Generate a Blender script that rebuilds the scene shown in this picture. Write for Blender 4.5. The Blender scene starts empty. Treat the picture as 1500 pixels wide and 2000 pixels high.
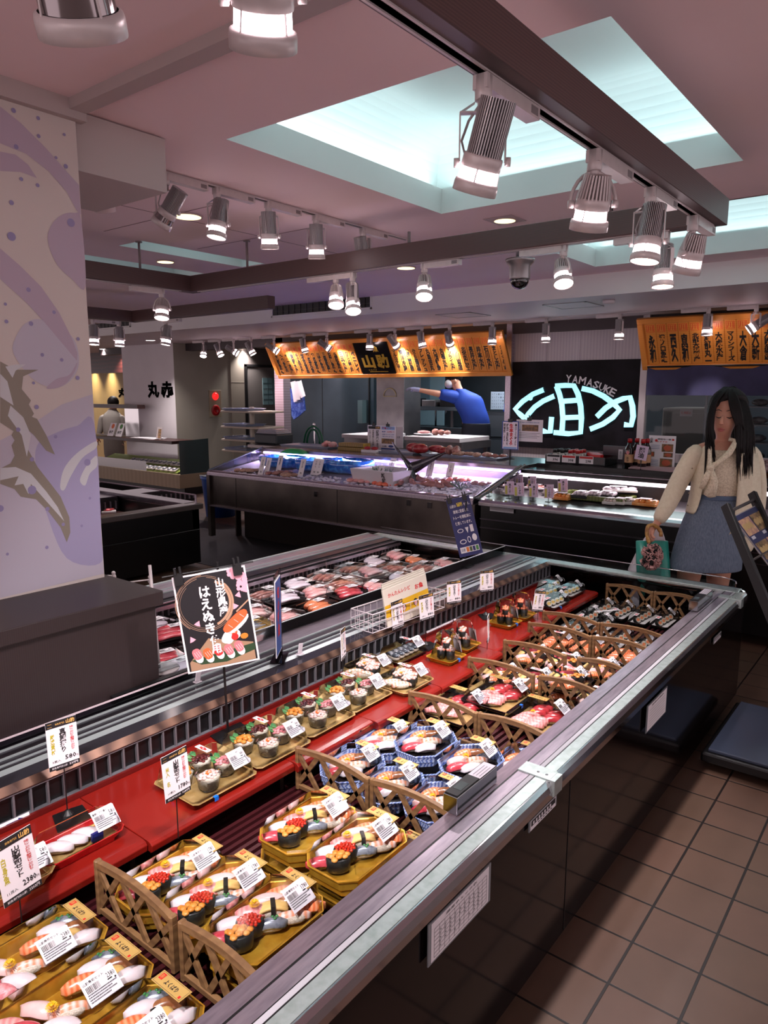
import bpy, math, random
from math import sin, cos, pi, radians, sqrt, atan2
from mathutils import Vector as V, Matrix as M

# ------------------------------------------------------------------ camera, world, exposure
S = bpy.context.scene
COL = S.collection
CAMH, FPX, YAW, PITCH, ROLL = 1.6414, 1412.1, .9085, .1660, .0016


def cam_basis():
 cy, sy, cp, sp = cos(YAW), sin(YAW), cos(PITCH), sin(PITCH)
 f = V((sy * cp, cy * cp, -sp)); r = V((cy, -sy, 0)); u = r.cross(f)
 cr, sr = cos(ROLL), sin(ROLL)
 return cr * r + sr * u, -sr * r + cr * u, f


CR, CU, CF = cam_basis()
CAM = V((0, 0, CAMH))
cd = bpy.data.cameras.new('camera')
cam = bpy.data.objects.new('camera', cd); COL.objects.link(cam)
m = M.Identity(4)
for i in range(3):
 m[i][0] = CR[i]; m[i][1] = CU[i]; m[i][2] = -CF[i]; m[i][3] = CAM[i]
cam.matrix_world = m
cd.sensor_fit = 'HORIZONTAL'; cd.sensor_width = 36; cd.lens = 36 * FPX / 1500
cd.clip_start = .02
S.camera = cam
S.view_settings.view_transform = 'Standard'; S.view_settings.look = 'None'
S.view_settings.gamma = 1; S.view_settings.use_curve_mapping = False
S.view_settings.exposure = .75
S.cycles.use_denoising = True
S.cycles.max_bounces = 7; S.cycles.diffuse_bounces = 4; S.cycles.glossy_bounces = 3
S.cycles.transparent_max_bounces = 24
S.cycles.sample_clamp_indirect = 3
S.cycles.caustics_reflective = False; S.cycles.caustics_refractive = False
w = bpy.data.worlds.new('store'); S.world = w; w.use_nodes = True
w.node_tree.nodes['Background'].inputs[0].default_value = (.84, .69, .72, 1)
w.node_tree.nodes['Background'].inputs[1].default_value = .85


def area(loc, size, power, col, rot=(0, 0, 0), spread=None):
 l = bpy.data.lights.new('area_light', 'AREA'); l.shape = 'RECTANGLE'
 l.size, l.size_y = size; l.energy = power; l.color = col
 if spread: l.spread = spread
 o = bpy.data.objects.new('area_light', l); COL.objects.link(o)
 o.location = loc; o.rotation_euler = rot
 return o


def ray(px, py):
 return CR * ((px - 750) / FPX) - CU * ((py - 1000) / FPX) + CF


def PX(px, py, x=None, y=None, z=None, d=None):
 """the point of the place seen at a photograph pixel, on a plane x=, y=, z= or at depth d"""
 r = ray(px, py)
 if x is not None: t = x / r.x
 elif y is not None: t = y / r.y
 elif z is not None: t = (z - CAMH) / r.z
 else: t = d
 return CAM + r * t


# ------------------------------------------------------------------ materials
def lin(c):
 return tuple(((v / 255) / 12.92 if v / 255 <= .04045 else ((v / 255 + .055) / 1.055) ** 2.4) for v in c) + (1,)


MATS = {}


def mat(name, rgb=(128, 128, 128), rough=.5, metal=0., spec=.5, emis=None, es=0., noise=None, bump=None, alpha=None, coat=0., sss=0.,
  kind=None, stretch=None):
 if name in MATS: return MATS[name]
 a = bpy.data.materials.new(name); a.use_nodes = True
 nt = a.node_tree; b = nt.nodes['Principled BSDF']
 b.inputs['Base Color'].default_value = lin(rgb)
 b.inputs['Roughness'].default_value = rough
 b.inputs['Metallic'].default_value = metal
 b.inputs['Specular IOR Level'].default_value = spec
 b.inputs['Coat Weight'].default_value = coat
 b.inputs['Coat Roughness'].default_value = .08
 if emis is not None:
  b.inputs['Emission Color'].default_value = lin(emis); b.inputs['Emission Strength'].default_value = es
 if sss:
  b.inputs['Subsurface Weight'].default_value = sss; b.inputs['Subsurface Radius'].default_value = (.01, .004, .003)
  b.inputs['Subsurface Scale'].default_value = .5
 tc = nt.nodes.new('ShaderNodeTexCoord')

 def coords():
  if not stretch: return tc.outputs['Object']
  mp = nt.nodes.new('ShaderNodeMapping'); mp.inputs['Scale'].default_value = stretch
  nt.links.new(tc.outputs['Object'], mp.inputs[0]); return mp.outputs[0]
 if noise:
  sc, rgb2, lo, hi = noise
  n = nt.nodes.new('ShaderNodeTexNoise'); n.inputs['Scale'].default_value = sc; n.inputs['Detail'].default_value = 4
  nt.links.new(coords(), n.inputs['Vector'])
  r = nt.nodes.new('ShaderNodeValToRGB'); r.color_ramp.elements[0].position = lo; r.color_ramp.elements[1].position = hi
  r.color_ramp.elements[0].color = lin(rgb); r.color_ramp.elements[1].color = lin(rgb2)
  nt.links.new(n.outputs['Fac'], r.inputs[0]); nt.links.new(r.outputs[0], b.inputs['Base Color'])
 if bump:
  sc, st = bump
  n = nt.nodes.new('ShaderNodeTexNoise'); n.inputs['Scale'].default_value = sc; n.inputs['Detail'].default_value = 3
  nt.links.new(coords(), n.inputs['Vector'])
  bp = nt.nodes.new('ShaderNodeBump'); bp.inputs['Strength'].default_value = st; bp.inputs['Distance'].default_value = .002
  nt.links.new(n.outputs['Fac'], bp.inputs['Height']); nt.links.new(bp.outputs[0], b.inputs['Normal'])
 if kind == 'clear':     # thin clear plastic or glass sheet: mostly see-through, reflecting at grazing angles
  out = nt.nodes['Material Output']
  tr = nt.nodes.new('ShaderNodeBsdfTransparent'); tr.inputs[0].default_value = lin(rgb)
  gl = nt.nodes.new('ShaderNodeBsdfGlossy'); gl.inputs['Roughness'].default_value = rough
  fr = nt.nodes.new('ShaderNodeFresnel'); fr.inputs[0].default_value = 1.4 if 'lid' not in name else 1.27
  mx = nt.nodes.new('ShaderNodeMixShader')
  nt.links.new(fr.outputs[0], mx.inputs[0]); nt.links.new(tr.outputs[0], mx.inputs[1]); nt.links.new(gl.outputs[0], mx.inputs[2])
  nt.links.new(mx.outputs[0], out.inputs[0])
 MATS[name] = a
 return a


def wavy(name, c1, c2, scale, dist, rough, axis='X', coat=0, stretch=(1, 1, 1), metal=0, spec=.5):
 """wood grain or banding: wave texture with distortion"""
 if name in MATS: return MATS[name]
 a = mat(name, c1, rough, metal, spec, coat=coat); nt = a.node_tree; b = nt.nodes['Principled BSDF']
 tc = nt.nodes.new('ShaderNodeTexCoord'); mp = nt.nodes.new('ShaderNodeMapping'); mp.inputs['Scale'].default_value = stretch
 wv = nt.nodes.new('ShaderNodeTexWave'); wv.bands_direction = axis; wv.inputs['Scale'].default_value = scale
 wv.inputs['Distortion'].default_value = dist; wv.inputs['Detail'].default_value = 3
 r = nt.nodes.new('ShaderNodeValToRGB'); r.color_ramp.elements[0].color = lin(c1); r.color_ramp.elements[1].color = lin(c2)
 nt.links.new(tc.outputs['Object'], mp.inputs[0]); nt.links.new(mp.outputs[0], wv.inputs[0])
 nt.links.new(wv.outputs[0], r.inputs[0]); nt.links.new(r.outputs[0], b.inputs['Base Color'])
 return a


def glow(name, rgb, s):
 return mat(name, rgb, .5, emis=rgb, es=s)


# ------------------------------------------------------------------ text outlines as flat meshes
TXT = {}


def text_mesh(s, bold=.0, spacing=1.0):
 k = (s, bold, spacing)
 if k in TXT: return TXT[k]
 cu = bpy.data.curves.new('t', 'FONT'); cu.body = s; cu.size = 1; cu.align_x = 'CENTER'; cu.space_line = spacing
 cu.resolution_u = 1; cu.offset = bold; cu.fill_mode = 'FRONT'
 ob = bpy.data.objects.new('t', cu); COL.objects.link(ob)
 dg = bpy.context.evaluated_depsgraph_get()
 me = ob.evaluated_get(dg).to_mesh()
 vs = [v.co.copy() for v in me.vertices]; fs = [tuple(p.vertices) for p in me.polygons]
 ob.evaluated_get(dg).to_mesh_clear()
 bpy.data.objects.remove(ob); bpy.data.curves.remove(cu)
 if vs:
  x0 = min(v.x for v in vs); x1 = max(v.x for v in vs); y0 = min(v.y for v in vs); y1 = max(v.y for v in vs)
 else: x0 = x1 = y0 = y1 = 0
 TXT[k] = (vs, fs, (x0, x1, y0, y1))
 return TXT[k]


# ------------------------------------------------------------------ mesh builder
class MB:
 def __init__(s, T=None):
  s.v = []; s.f = []; s.m = []; s.sm = []; s.T = T or M.Identity(4); s.k = 0; s.smooth = False

 def mi(s, k, smooth=None):
  s.k = k
  if smooth is not None: s.smooth = smooth
  return s

 def add(s, vs, fs, T=None):
  n = len(s.v); X = s.T if T is None else s.T @ T
  s.v += [X @ V(p) for p in vs]
  for f in fs:
   s.f.append(tuple(i + n for i in f)); s.m.append(s.k); s.sm.append(s.smooth)
  return s

 def box(s, a, b, T=None):
  x0, y0, z0 = a; x1, y1, z1 = b
  s.add([(x0, y0, z0), (x1, y0, z0), (x1, y1, z0), (x0, y1, z0), (x0, y0, z1), (x1, y0, z1), (x1, y1, z1), (x0, y1, z1)],
              [(0, 3, 2, 1), (4, 5, 6, 7), (0, 1, 5, 4), (1, 2, 6, 5), (2, 3, 7, 6), (3, 0, 4, 7)], T)
  return s

 def cbox(s, c, d, T=None):
  return s.box((c[0] - d[0] / 2, c[1] - d[1] / 2, c[2] - d[2] / 2), (c[0] + d[0] / 2, c[1] + d[1] / 2, c[2] + d[2] / 2), T)

 def quad(s, *p):
  return s.add(p, [tuple(range(len(p)))])

 def rect(s, x0, y0, x1, y1, z=0.):          # flat in local xy
  return s.add([(x0, y0, z), (x1, y0, z), (x1, y1, z), (x0, y1, z)], [(0, 1, 2, 3)])

 def poly(s, pts, z=0.):
  return s.add([(p[0], p[1], z) for p in pts], [tuple(range(len(pts)))])

 def disc(s, cx, cy, r, z=0., n=16, ry=None):
  return s.poly([(cx + r * cos(2 * pi * i / n), cy + (ry or r) * sin(2 * pi * i / n)) for i in range(n)], z)

 def prism(s, pts, z0, z1, T=None):          # extruded outline, local xy
  n = len(pts)
  vs = [(p[0], p[1], z0) for p in pts] + [(p[0], p[1], z1) for p in pts]
  fs = [tuple(range(n - 1, -1, -1)), tuple(range(n, 2 * n))] + [(i, (i + 1) % n, n + (i + 1) % n, n + i) for i in range(n)]
  return s.add(vs, fs, T)

 def loft(s, rings, cap0=True, cap1=True, closed=True):
  n = len(rings[0]); vs = [p for r in rings for p in r]; fs = []
  for j in range(len(rings) - 1):
   for i in range(n if closed else n - 1):
    i2 = (i + 1) % n
    fs.append((j * n + i, j * n + i2, (j + 1) * n + i2, (j + 1) * n + i))
  if cap0: fs.append(tuple(range(n - 1, -1, -1)))
  if cap1: fs.append(tuple(range((len(rings) - 1) * n, len(rings) * n)))
  return s.add(vs, fs)

 def lathe(s, prof, n=16, c=(0, 0, 0), cap0=True, cap1=True, sx=1, sy=1):     # prof: (radius, height)
  rings = [[(c[0] + r * sx * cos(2 * pi * i / n), c[1] + r * sy * sin(2 * pi * i / n), c[2] + h) for i in range(n)] for r, h in prof]
  return s.loft(rings, cap0, cap1)

 def tube(s, pts, r, n=6):
  pts = [V(p) for p in pts]; rs = r if isinstance(r, (list, tuple)) else [r] * len(pts)
  rings = []; up = None
  for i, p in enumerate(pts):
   d = (pts[min(i + 1, len(pts) - 1)] - pts[max(i - 1, 0)]).normalized()
   if up is None: up = d.orthogonal().normalized()
   up = (up - d * up.dot(d)).normalized(); q = d.cross(up)
   rings.append([p + (up * cos(2 * pi * k / n) + q * sin(2 * pi * k / n)) * rs[i] for k in range(n)])
  return s.loft(rings)

 def ell(s, c, r, n=12, m=7, T=None, pw=1., flat=None):      # (super)ellipsoid
  vs = []; fs = []

  def e(t, p): return (abs(t) ** p) * (1 if t >= 0 else -1)
  for j in range(m + 1):
   a = -pi / 2 + pi * j / m
   for i in range(n):
    b = 2 * pi * i / n
    z = e(sin(a), pw) * r[2]
    if flat is not None and z < -flat: z = -flat
    vs.append((c[0] + e(cos(a), pw) * e(cos(b), pw) * r[0], c[1] + e(cos(a), pw) * e(sin(b), pw) * r[1], c[2] + z))
  for j in range(m):
   for i in range(n):
    fs.append((j * n + i, j * n + (i + 1) % n, (j + 1) * n + (i + 1) % n, (j + 1) * n + i))
  return s.add(vs, fs, T)

 def text(s, t, cx, cy, w, h, z=.0004, bold=.0, vert=False, spacing=.95, keep=False):
  """lettering fitted into a w x h box centred at cx, cy, flat in local xy"""
  if vert: t = '\n'.join('｜' if c == 'ー' else c for c in t)
  vs, fs, (x0, x1, y0, y1) = text_mesh(t, bold, spacing)
  if not vs: return s
  sx = w / max(x1 - x0, 1e-6); sy = h / max(y1 - y0, 1e-6)
  if keep: sx = sy = min(sx, sy)
  mx, my = (x0 + x1) / 2, (y0 + y1) / 2
  return s.add([((v.x - mx) * sx + cx, (v.y - my) * sy + cy, z) for v in vs], fs)

 def build(s, name, mats, parent=None, bevel=0, seg=2, sub=0, loc=None, weld=False):
  me = bpy.data.meshes.new(name)
  me.from_pydata([tuple(p) for p in s.v], [], s.f)
  if not isinstance(mats, (list, tuple)): mats = [mats]
  for a in mats: me.materials.append(a)
  me.polygons.foreach_set('material_index', s.m)
  me.polygons.foreach_set('use_smooth', s.sm)
  me.update()
  o = bpy.data.objects.new(name, me); COL.objects.link(o)
  if parent: o.parent = parent
  if loc: o.location = loc
  if bevel:
   b = o.modifiers.new('b', 'BEVEL'); b.width = bevel; b.segments = seg; b.limit_method = 'ANGLE'; b.angle_limit = radians(40)
  if sub:
   q = o.modifiers.new('s', 'SUBSURF'); q.levels = sub; q.render_levels = sub
  return o


def tag(o, label, cat, group=None, kind=None):
 if label: o['label'] = label
 if cat: o['category'] = cat
 if group: o['group'] = group
 if kind: o['kind'] = kind
 return o


def struct(o):
 o['kind'] = 'structure'; return o


def thing(name, label, cat, loc=(0, 0, 0), rz=0, group=None):
 o = bpy.data.objects.new(name, None); COL.objects.link(o); o.empty_display_size = .05
 o.location = loc; o.rotation_euler = (0, 0, rz)
 return tag(o, label, cat, group)


def part_label(o, s):
 o['label'] = s; return o


def copy_tree(o, parent=None):
 c = o.copy(); COL.objects.link(c); c.parent = parent
 for ch in o.children: copy_tree(ch, c)
 return c


def frame(o, u, v):
 """matrix whose local x runs along u, y along v, z outwards"""
 u = V(u).normalized(); v = V(v); v = (v - u * v.dot(u)).normalized(); n = u.cross(v)
 m = M.Identity(4)
 for i in range(3): m[i][0] = u[i]; m[i][1] = v[i]; m[i][2] = n[i]; m[i][3] = o[i]
 return m
# ------------------------------------------------------------------ the place: floor, ceilings, walls
ZC, ZR, XS = 2.60, 2.424, 6.0      # main ceiling, rear ceiling, face of the step between them
TILE = .195


def floor_mat():
 a = mat('floor_tiles', (126, 98, 82), .42); nt = a.node_tree; b = nt.nodes['Principled BSDF']
 tc = nt.nodes.new('ShaderNodeTexCoord'); mp = nt.nodes.new('ShaderNodeMapping')
 mp.inputs['Scale'].default_value = (1 / TILE, 1 / TILE, 1 / TILE)
 mp.inputs['Location'].default_value = (-.2378 + .022, -.0973 + .022, 0)
 br = nt.nodes.new('ShaderNodeTexBrick'); br.offset = 0; br.squash = 1
 br.inputs['Scale'].default_value = 1; br.inputs['Brick Width'].default_value = 1; br.inputs['Row Height'].default_value = 1
 br.inputs['Mortar Size'].default_value = .022; br.inputs['Mortar Smooth'].default_value = .2
 br.inputs['Color1'].default_value = lin((98, 73, 61)); br.inputs['Color2'].default_value = lin((91, 70, 57)); br.inputs['Mortar'].default_value = lin((26, 18, 16))
 nt.links.new(tc.outputs['Object'], mp.inputs[0]); nt.links.new(mp.outputs[0], br.inputs[0])
 n = nt.nodes.new('ShaderNodeTexNoise'); n.inputs['Scale'].default_value = 9; n.inputs['Detail'].default_value = 6
 nt.links.new(tc.outputs['Object'], n.inputs['Vector'])
 mr = nt.nodes.new('ShaderNodeMapRange'); mr.inputs[3].default_value = .78; mr.inputs[4].default_value = 1.1
 nt.links.new(n.outputs['Fac'], mr.inputs[0])
 mx = nt.nodes.new('ShaderNodeVectorMath'); mx.operation = 'MULTIPLY'
 nt.links.new(br.outputs['Color'], mx.inputs[0]); nt.links.new(mr.outputs[0], mx.inputs[1]); nt.links.new(mx.outputs[0], b.inputs['Base Color'])
 bp = nt.nodes.new('ShaderNodeBump'); bp.inputs['Strength'].default_value = .6; bp.inputs['Distance'].default_value = .003; bp.invert = True
 nt.links.new(br.outputs['Fac'], bp.inputs['Height']); nt.links.new(bp.outputs[0], b.inputs['Normal'])
 return a


CEIL = mat('ceiling_paint', (236, 212, 214), .65, noise=(1.2, (230, 205, 207), .3, .7), bump=(60, .05))
SOFF = mat('soffit_paint', (222, 220, 220), .6, noise=(2, (216, 214, 214), .3, .7))
WELLM = mat('well_paint', (205, 212, 210), .7, noise=(1.5, (196, 205, 204), .3, .7))
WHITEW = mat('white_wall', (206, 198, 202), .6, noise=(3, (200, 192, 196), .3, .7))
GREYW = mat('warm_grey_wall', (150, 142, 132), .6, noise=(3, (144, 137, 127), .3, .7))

b = MB(); b.box((-3, -4, -.05), (16, 20, 0))
struct(b.build('floor', floor_mat()))
b = MB(); b.box((4.25, 2.0, .0005), (5.75, 8.9, .004))
struct(b.build('floor_mat_runner', mat('dark_rubber', (44, 40, 46), .7, bump=(120, .3), noise=(6, (34, 31, 37), .3, .7))))

# ceiling slab with its light wells cut out (plan rectangles x0,x1,y0,y1)
wells = [(1.985, 3.49, .805, 2.325), (4.15, 5.65, -3.2, 2.32), (2.91, 3.985, 4.27, 4.53), (2.40, 4.0, 5.02, 5.42)]
xs = sorted({-3., XS} | {v for q in wells for v in q[:2]}); ys = sorted({-4., 14.} | {v for q in wells for v in q[2:]})
b = MB()
for i in range(len(xs) - 1):
 for j in range(len(ys) - 1):
  cx, cy = (xs[i] + xs[i + 1]) / 2, (ys[j] + ys[j + 1]) / 2
  if any(q[0] < cx < q[1] and q[2] < cy < q[3] for q in wells): continue
  b.quad((xs[i], ys[j], ZC), (xs[i], ys[j + 1], ZC), (xs[i + 1], ys[j + 1], ZC), (xs[i + 1], ys[j], ZC))
struct(b.build('ceiling', CEIL))
for q in wells:
 x0, x1, y0, y1 = q; small = (y1 - y0) < 1
 hb, g, ht = (.13, .10, .42) if not small else (.10, .05, .3)
 b = MB(); z1 = ZC + hb
 for p, r in (((x0, y0), (x1, y0)), ((x1, y0), (x1, y1)), ((x1, y1), (x0, y1)), ((x0, y1), (x0, y0))):
  b.quad((*p, ZC), (*r, ZC), (*r, z1), (*p, z1))
 X0, X1, Y0, Y1, z2 = x0 - g, x1 + g, y0 - g, y1 + g, ZC + ht
 for a_, c_ in (((X0, Y0), (X1, y0)), ((X0, y1), (X1, Y1)), ((X0, y0), (x0, y1)), ((x1, y0), (X1, y1))):
  b.quad((a_[0], a_[1], z1), (c_[0], a_[1], z1), (c_[0], c_[1], z1), (a_[0], c_[1], z1))
 # coved sides curving into the lid
 N = 8; k = .22 if not small else .12; b.smooth = True
 prev = (0, z1)
 for s_ in range(N + 1):
  t = s_ / N * pi / 2; cur = (k * (1 - cos(t)), z2 - k + k * sin(t)) if s_ else (0, z2 - k)
  for (ax, ay), (bx_, by_), (nx, ny) in (((X0, Y0), (X1, Y0), (0, 1)), ((X1, Y0), (X1, Y1), (-1, 0)), ((X1, Y1), (X0, Y1), (0, -1)), ((X0, Y1), (X0, Y0), (1, 0))):
   dx, dy = bx_ - ax, by_ - ay; L = sqrt(dx * dx + dy * dy); dx /= L; dy /= L
   def P(e, st): o_, z_ = e; return (st[0] + nx * o_, st[1] + ny * o_, z_)
   p0 = V((ax + nx * prev[0] + dx * prev[0], ay + ny * prev[0] + dy * prev[0], prev[1])); p1 = V((bx_ + nx * prev[0] - dx * prev[0], by_ + ny * prev[0] - dy * prev[0], prev[1]))
   p2 = V((bx_ + nx * cur[0] - dx * cur[0], by_ + ny * cur[0] - dy * cur[0], cur[1])); p3 = V((ax + nx * cur[0] + dx * cur[0], ay + ny * cur[0] + dy * cur[0], cur[1]))
   b.quad(p0, p1, p2, p3)
  prev = cur
 b.smooth = False
 b.quad((X0 + k, Y0 + k, z2), (X1 - k, Y0 + k, z2), (X1 - k, Y1 - k, z2), (X0 + k, Y1 - k, z2)) if (X1 - X0 > 2 * k and Y1 - Y0 > 2 * k) else None
 struct(b.build('ceiling_light_well', WELLM))
 # the cove lamps lie on the ledge and wash the vault
 cy = (.74, .95, 1.)
 pw = (1.9 if not small else 1.6)
 if small: sides = [((x0 + x1) / 2, (y0 + y1) / 2, x1 - x0 - .2, .1, (pi, 0, 0))]
 else: sides = []
 for (lx, ly, sx, sy, rot) in sides:
  area((lx, ly, ZC + .16), (sx, sy), pw * .6, cy, rot)
 if not small:
  e = g * .5
  for (lx, ly, sx, sy, tx, ty) in ((x0 - e, (y0 + y1) / 2, g * .8, y1 - y0, 0, 1), (x1 + e, (y0 + y1) / 2, g * .8, y1 - y0, 0, -1),
                                         ((x0 + x1) / 2, y0 - e, x1 - x0, g * .8, -1, 0), ((x0 + x1) / 2, y1 + e, x1 - x0, g * .8, 1, 0)):
   area((lx, ly, z1 + .012), (sx, sy), pw * max(sx, sy) / 1.5, cy, (pi - .35 * tx, .35 * ty, 0))

# step face, rear ceiling
b = MB()
b.quad((XS, -4, ZR), (XS, 14, ZR), (XS, 14, ZC), (XS, -4, ZC))
struct(b.build('wall_soffit', SOFF))
b = MB(); b.quad((XS, -4, ZR), (XS, 20, ZR), (16, 20, ZR), (16, -4, ZR)); b.quad((2, 14, ZR), (2, 20, ZR), (6, 20, ZR), (6, 14, ZR))
struct(b.build('ceiling_rear', mat('rear_ceiling_paint', (200, 186, 192), .6, noise=(1, (194, 180, 186), .3, .7))))
# shallow step in the main ceiling running away from the pillar, and the small bulkhead beside it
b = MB(); b.box((1.40, -2, ZC - .035), (1.46, 2.45, ZC)); b.box((-2, 2.42, ZC - .06), (1.46, 2.46, ZC))
struct(b.build('trim_ceiling_step', mat('trim_grey', (172, 158, 156), .6)))
b = MB(); b.box((1.43, 2.50, 2.40), (1.83, 3.0, ZC - .005))
struct(b.build('wall_bulkhead', mat('bulkhead_paint', (178, 166, 164), .6)))
b = MB()
for (x0, y0, x1, y1) in ((1.9, 3.05, 1.905, 4.2), (2.6, 3.05, 2.605, 4.2), (3.3, 3.05, 3.305, 4.2), (1.6, 3.55, 4.1, 3.555), (4.13, -3, 4.145, 4.6)):  # last strip: shadow line before the long light well, painted dark
 b.box((x0, y0, ZC - .0015), (x1, y1, ZC - .0005))
struct(b.build('ceiling_panel_joints', mat('joint_and_shadow_dark', (120, 96, 98), .8)))

# ---- the pillar clad in a printed sheet, on its dark wood plinth
b = MB(); b.box((-.6, 2.45, .95), (1.435, 3.0, ZC - .03))
struct(b.build('wall_pillar', mat('pillar_sheet', (200, 188, 182), .6, noise=(2, (194, 182, 178), .3, .7))))


def arc(cx, cy, r0, r1, a0, a1, n=20):
 o = [(cx + r1 * cos(radians(a0 + (a1 - a0) * i / n)), cy + r1 * sin(radians(a0 + (a1 - a0) * i / n))) for i in range(n + 1)]
 return o + [(cx + r0 * cos(radians(a1 + (a0 - a1) * i / n)), cy + r0 * sin(radians(a1 + (a0 - a1) * i / n))) for i in range(n + 1)]


def pp(*pts):      # photograph pixels on the pillar face -> its x, z
 o = []
 for x, y in pts:
  q = PX(x, y, y=2.45); o.append((min(q.x, 1.433), q.z))
 return o


def spline(pts, n=5):
 o = []; N = len(pts)
 for i in range(N):
  p0, p1, p2, p3 = pts[i - 1], pts[i], pts[(i + 1) % N], pts[(i + 2) % N]
  for k in range(n):
   t = k / n
   o.append(tuple(.5 * (2 * p1[j] + (p2[j] - p0[j]) * t + (2 * p0[j] - 5 * p1[j] + 4 * p2[j] - p3[j]) * t * t + (3 * p1[j] - p0[j] - 3 * p2[j] + p3[j]) * t ** 3) for j in (0, 1)))
 return o


T0 = frame((0, 2.4495, 0), (1, 0, 0), (0, 0, 1))
LILAC = [mat('print_lilac', (174, 156, 172), .6), mat('print_lilac_light', (182, 174, 188), .6), mat('print_blue_lilac', (160, 152, 184), .6),
         mat('print_dot', (140, 130, 168), .6), mat('print_taupe', (136, 126, 114), .6), mat('print_pale', (194, 192, 196), .6)]
b = MB(T0)
# lower half turns lilac
b.mi(1).poly(pp((0, 860), (60, 830), (120, 790), (185, 770), (204, 1120), (0, 1168)), .0002)
b.mi(0).poly(pp((0, 208), (40, 240), (90, 290), (130, 335), (157, 362), (162, 420), (150, 412), (130, 375), (95, 335), (50, 300), (0, 280)), .0004)
b.poly(pp((0, 296), (30, 302), (55, 322), (72, 348), (40, 336), (0, 334)), .0004)
b.mi(0).poly(spline(pp((93, 470), (100, 440), (120, 420), (145, 416), (160, 430), (167, 560), (140, 545), (110, 515))), .0006)
b.mi(0).poly(pp((0, 485), (40, 520), (80, 560), (115, 610), (140, 660), (151, 690), (150, 705), (82, 624), (50, 590), (0, 545)), .0006)
b.mi(1).poly(spline(pp((26, 690), (35, 650), (55, 628), (82, 624), (120, 640), (148, 670), (152, 720), (120, 755), (70, 745))), .0005)
b.mi(2).poly(spline(pp((72, 870), (110, 845), (150, 832), (189, 828), (200, 1040), (195, 1100), (130, 1090), (90, 1000), (72, 930))), .0004)
b.mi(0).poly(spline(pp((90, 758), (110, 740), (135, 732), (150, 708), (146, 725), (130, 748), (110, 758))), .0007)
b.mi(5).poly(spline(pp((117, 950), (125, 915), (150, 885), (186, 862), (188, 875), (160, 895), (138, 930), (125, 957))), .0008)
b.poly(spline(pp((156, 940), (160, 925), (172, 905), (190, 890), (190, 910), (175, 925), (166, 948))), .0008)
# the tail and fins of the printed fish
b.mi(4).poly(pp((0, 706), (30, 722), (75, 722), (45, 735), (42, 760), (60, 782), (56, 790), (66, 808), (62, 814), (72, 818), (90, 850), (107, 888), (90, 880), (66, 850), (52, 838), (50, 870), (60, 888), (73, 912), (95, 940), (118, 970), (135, 1010), (137, 1040), (130, 1059), (118, 1030), (95, 1000), (70, 975), (40, 970), (28, 955), (0, 945), (0, 915), (20, 905), (28, 890), (22, 870), (28, 860), (22, 850), (26, 842), (0, 825), (0, 790)), .0010)
b.mi(5).poly(pp((0, 730), (14, 745), (26, 792), (0, 775)), .0012)
b.poly(pp((10, 716), (30, 712), (50, 712), (30, 724), (24, 738)), .0012)
b.poly(pp((20, 792), (45, 815), (60, 850), (52, 892), (42, 850), (15, 812)), .0012)
b.poly(pp((0, 914), (30, 912), (60, 925), (90, 960), (112, 990), (125, 1018), (100, 990), (60, 945), (55, 965), (45, 945), (28, 948), (36, 930), (0, 938)), .0012)
b.mi(3)
for x, y, r in ((26, 216, 6), (74, 231, 5), (75, 266, 5), (125, 263, 4), (31, 287, 6), (109, 308, 4), (128, 325, 6), (41, 350, 5), (73, 362, 5), (22, 396, 6),
    (138, 435, 11), (22, 462, 11), (55, 566, 6), (105, 610, 5), (10, 594, 4), (60, 632, 6), (12, 628, 5), (152, 662, 5), (82, 693, 5), (120, 703, 5), (151, 738, 6),
    (65, 748, 4), (71, 795, 6), (35, 839, 6), (108, 853, 5), (62, 897, 6), (62, 957, 12), (170, 903, 10), (0, 993, 9), (92, 994, 6), (175, 973, 4), (123, 1024, 5), (159, 1027, 4), (91, 1069, 5), (14, 1082, 4)):
 q = pp((x, y))[0]; b.disc(q[0], q[1], r * .00125, .0016, 14)
o = b.build('wall_pillar_print', LILAC); struct(o)
WD = wavy('dark_wood', (36, 27, 28), (46, 35, 35), 6, 3, .45, 'X', stretch=(8, 8, .6))
b = MB(); b.box((-.6, 2.14, .6), (1.44, 3.05, .90))
b.box((-.6, 2.12, .90), (1.46, 3.07, .95))
struct(b.build('wall_pillar_plinth', [WD], bevel=.003))
# ------------------------------------------------------------------ the open refrigerated island
STEEL = mat('brushed_steel', (186, 172, 184), .30, .85, noise=(14, (160, 148, 160), .35, .7), bump=(90, .08), stretch=(1, 6, 6))
STEELD = mat('dark_steel', (112, 104, 114), .28, 1, noise=(10, (96, 90, 98), .3, .7))
STEELL = mat('light_strip_steel', (188, 200, 198), .35, .7, noise=(40, (168, 182, 178), .4, .7))
CHROME = mat('chrome_edge', (205, 200, 205), .12, 1)
BLACK = mat('black_plastic', (14, 13, 15), .4)
PANEL = mat('case_panel', (13, 8, 9), .10, spec=.3, noise=(3, (16, 10, 11), .3, .7))
PANELB = mat('case_panel_black', (9, 8, 10), .25)
GLASS = mat('glass_clear', (236, 242, 244), .03, kind='clear')
GLASSD = mat('glass_smoke', (150, 150, 158), .05, kind='clear')
RED = mat('red_lacquer', (128, 26, 18), .25, noise=(5, (118, 22, 16), .3, .7), coat=.2)
REDD = mat('red_lacquer_dark', (96, 20, 18), .3)
COPPER = wavy('copper_reflecting_trim', (70, 50, 44), (132, 100, 84), 2, 6, .3, 'X', metal=.6, stretch=(2, 2, 2))
MAROON = mat('maroon_slats', (62, 22, 26), .35, noise=(8, (52, 18, 22), .3, .7))
XL, XR, YF, YB, ZT = -.9, 4.15, .757, 3.35, .60

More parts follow.
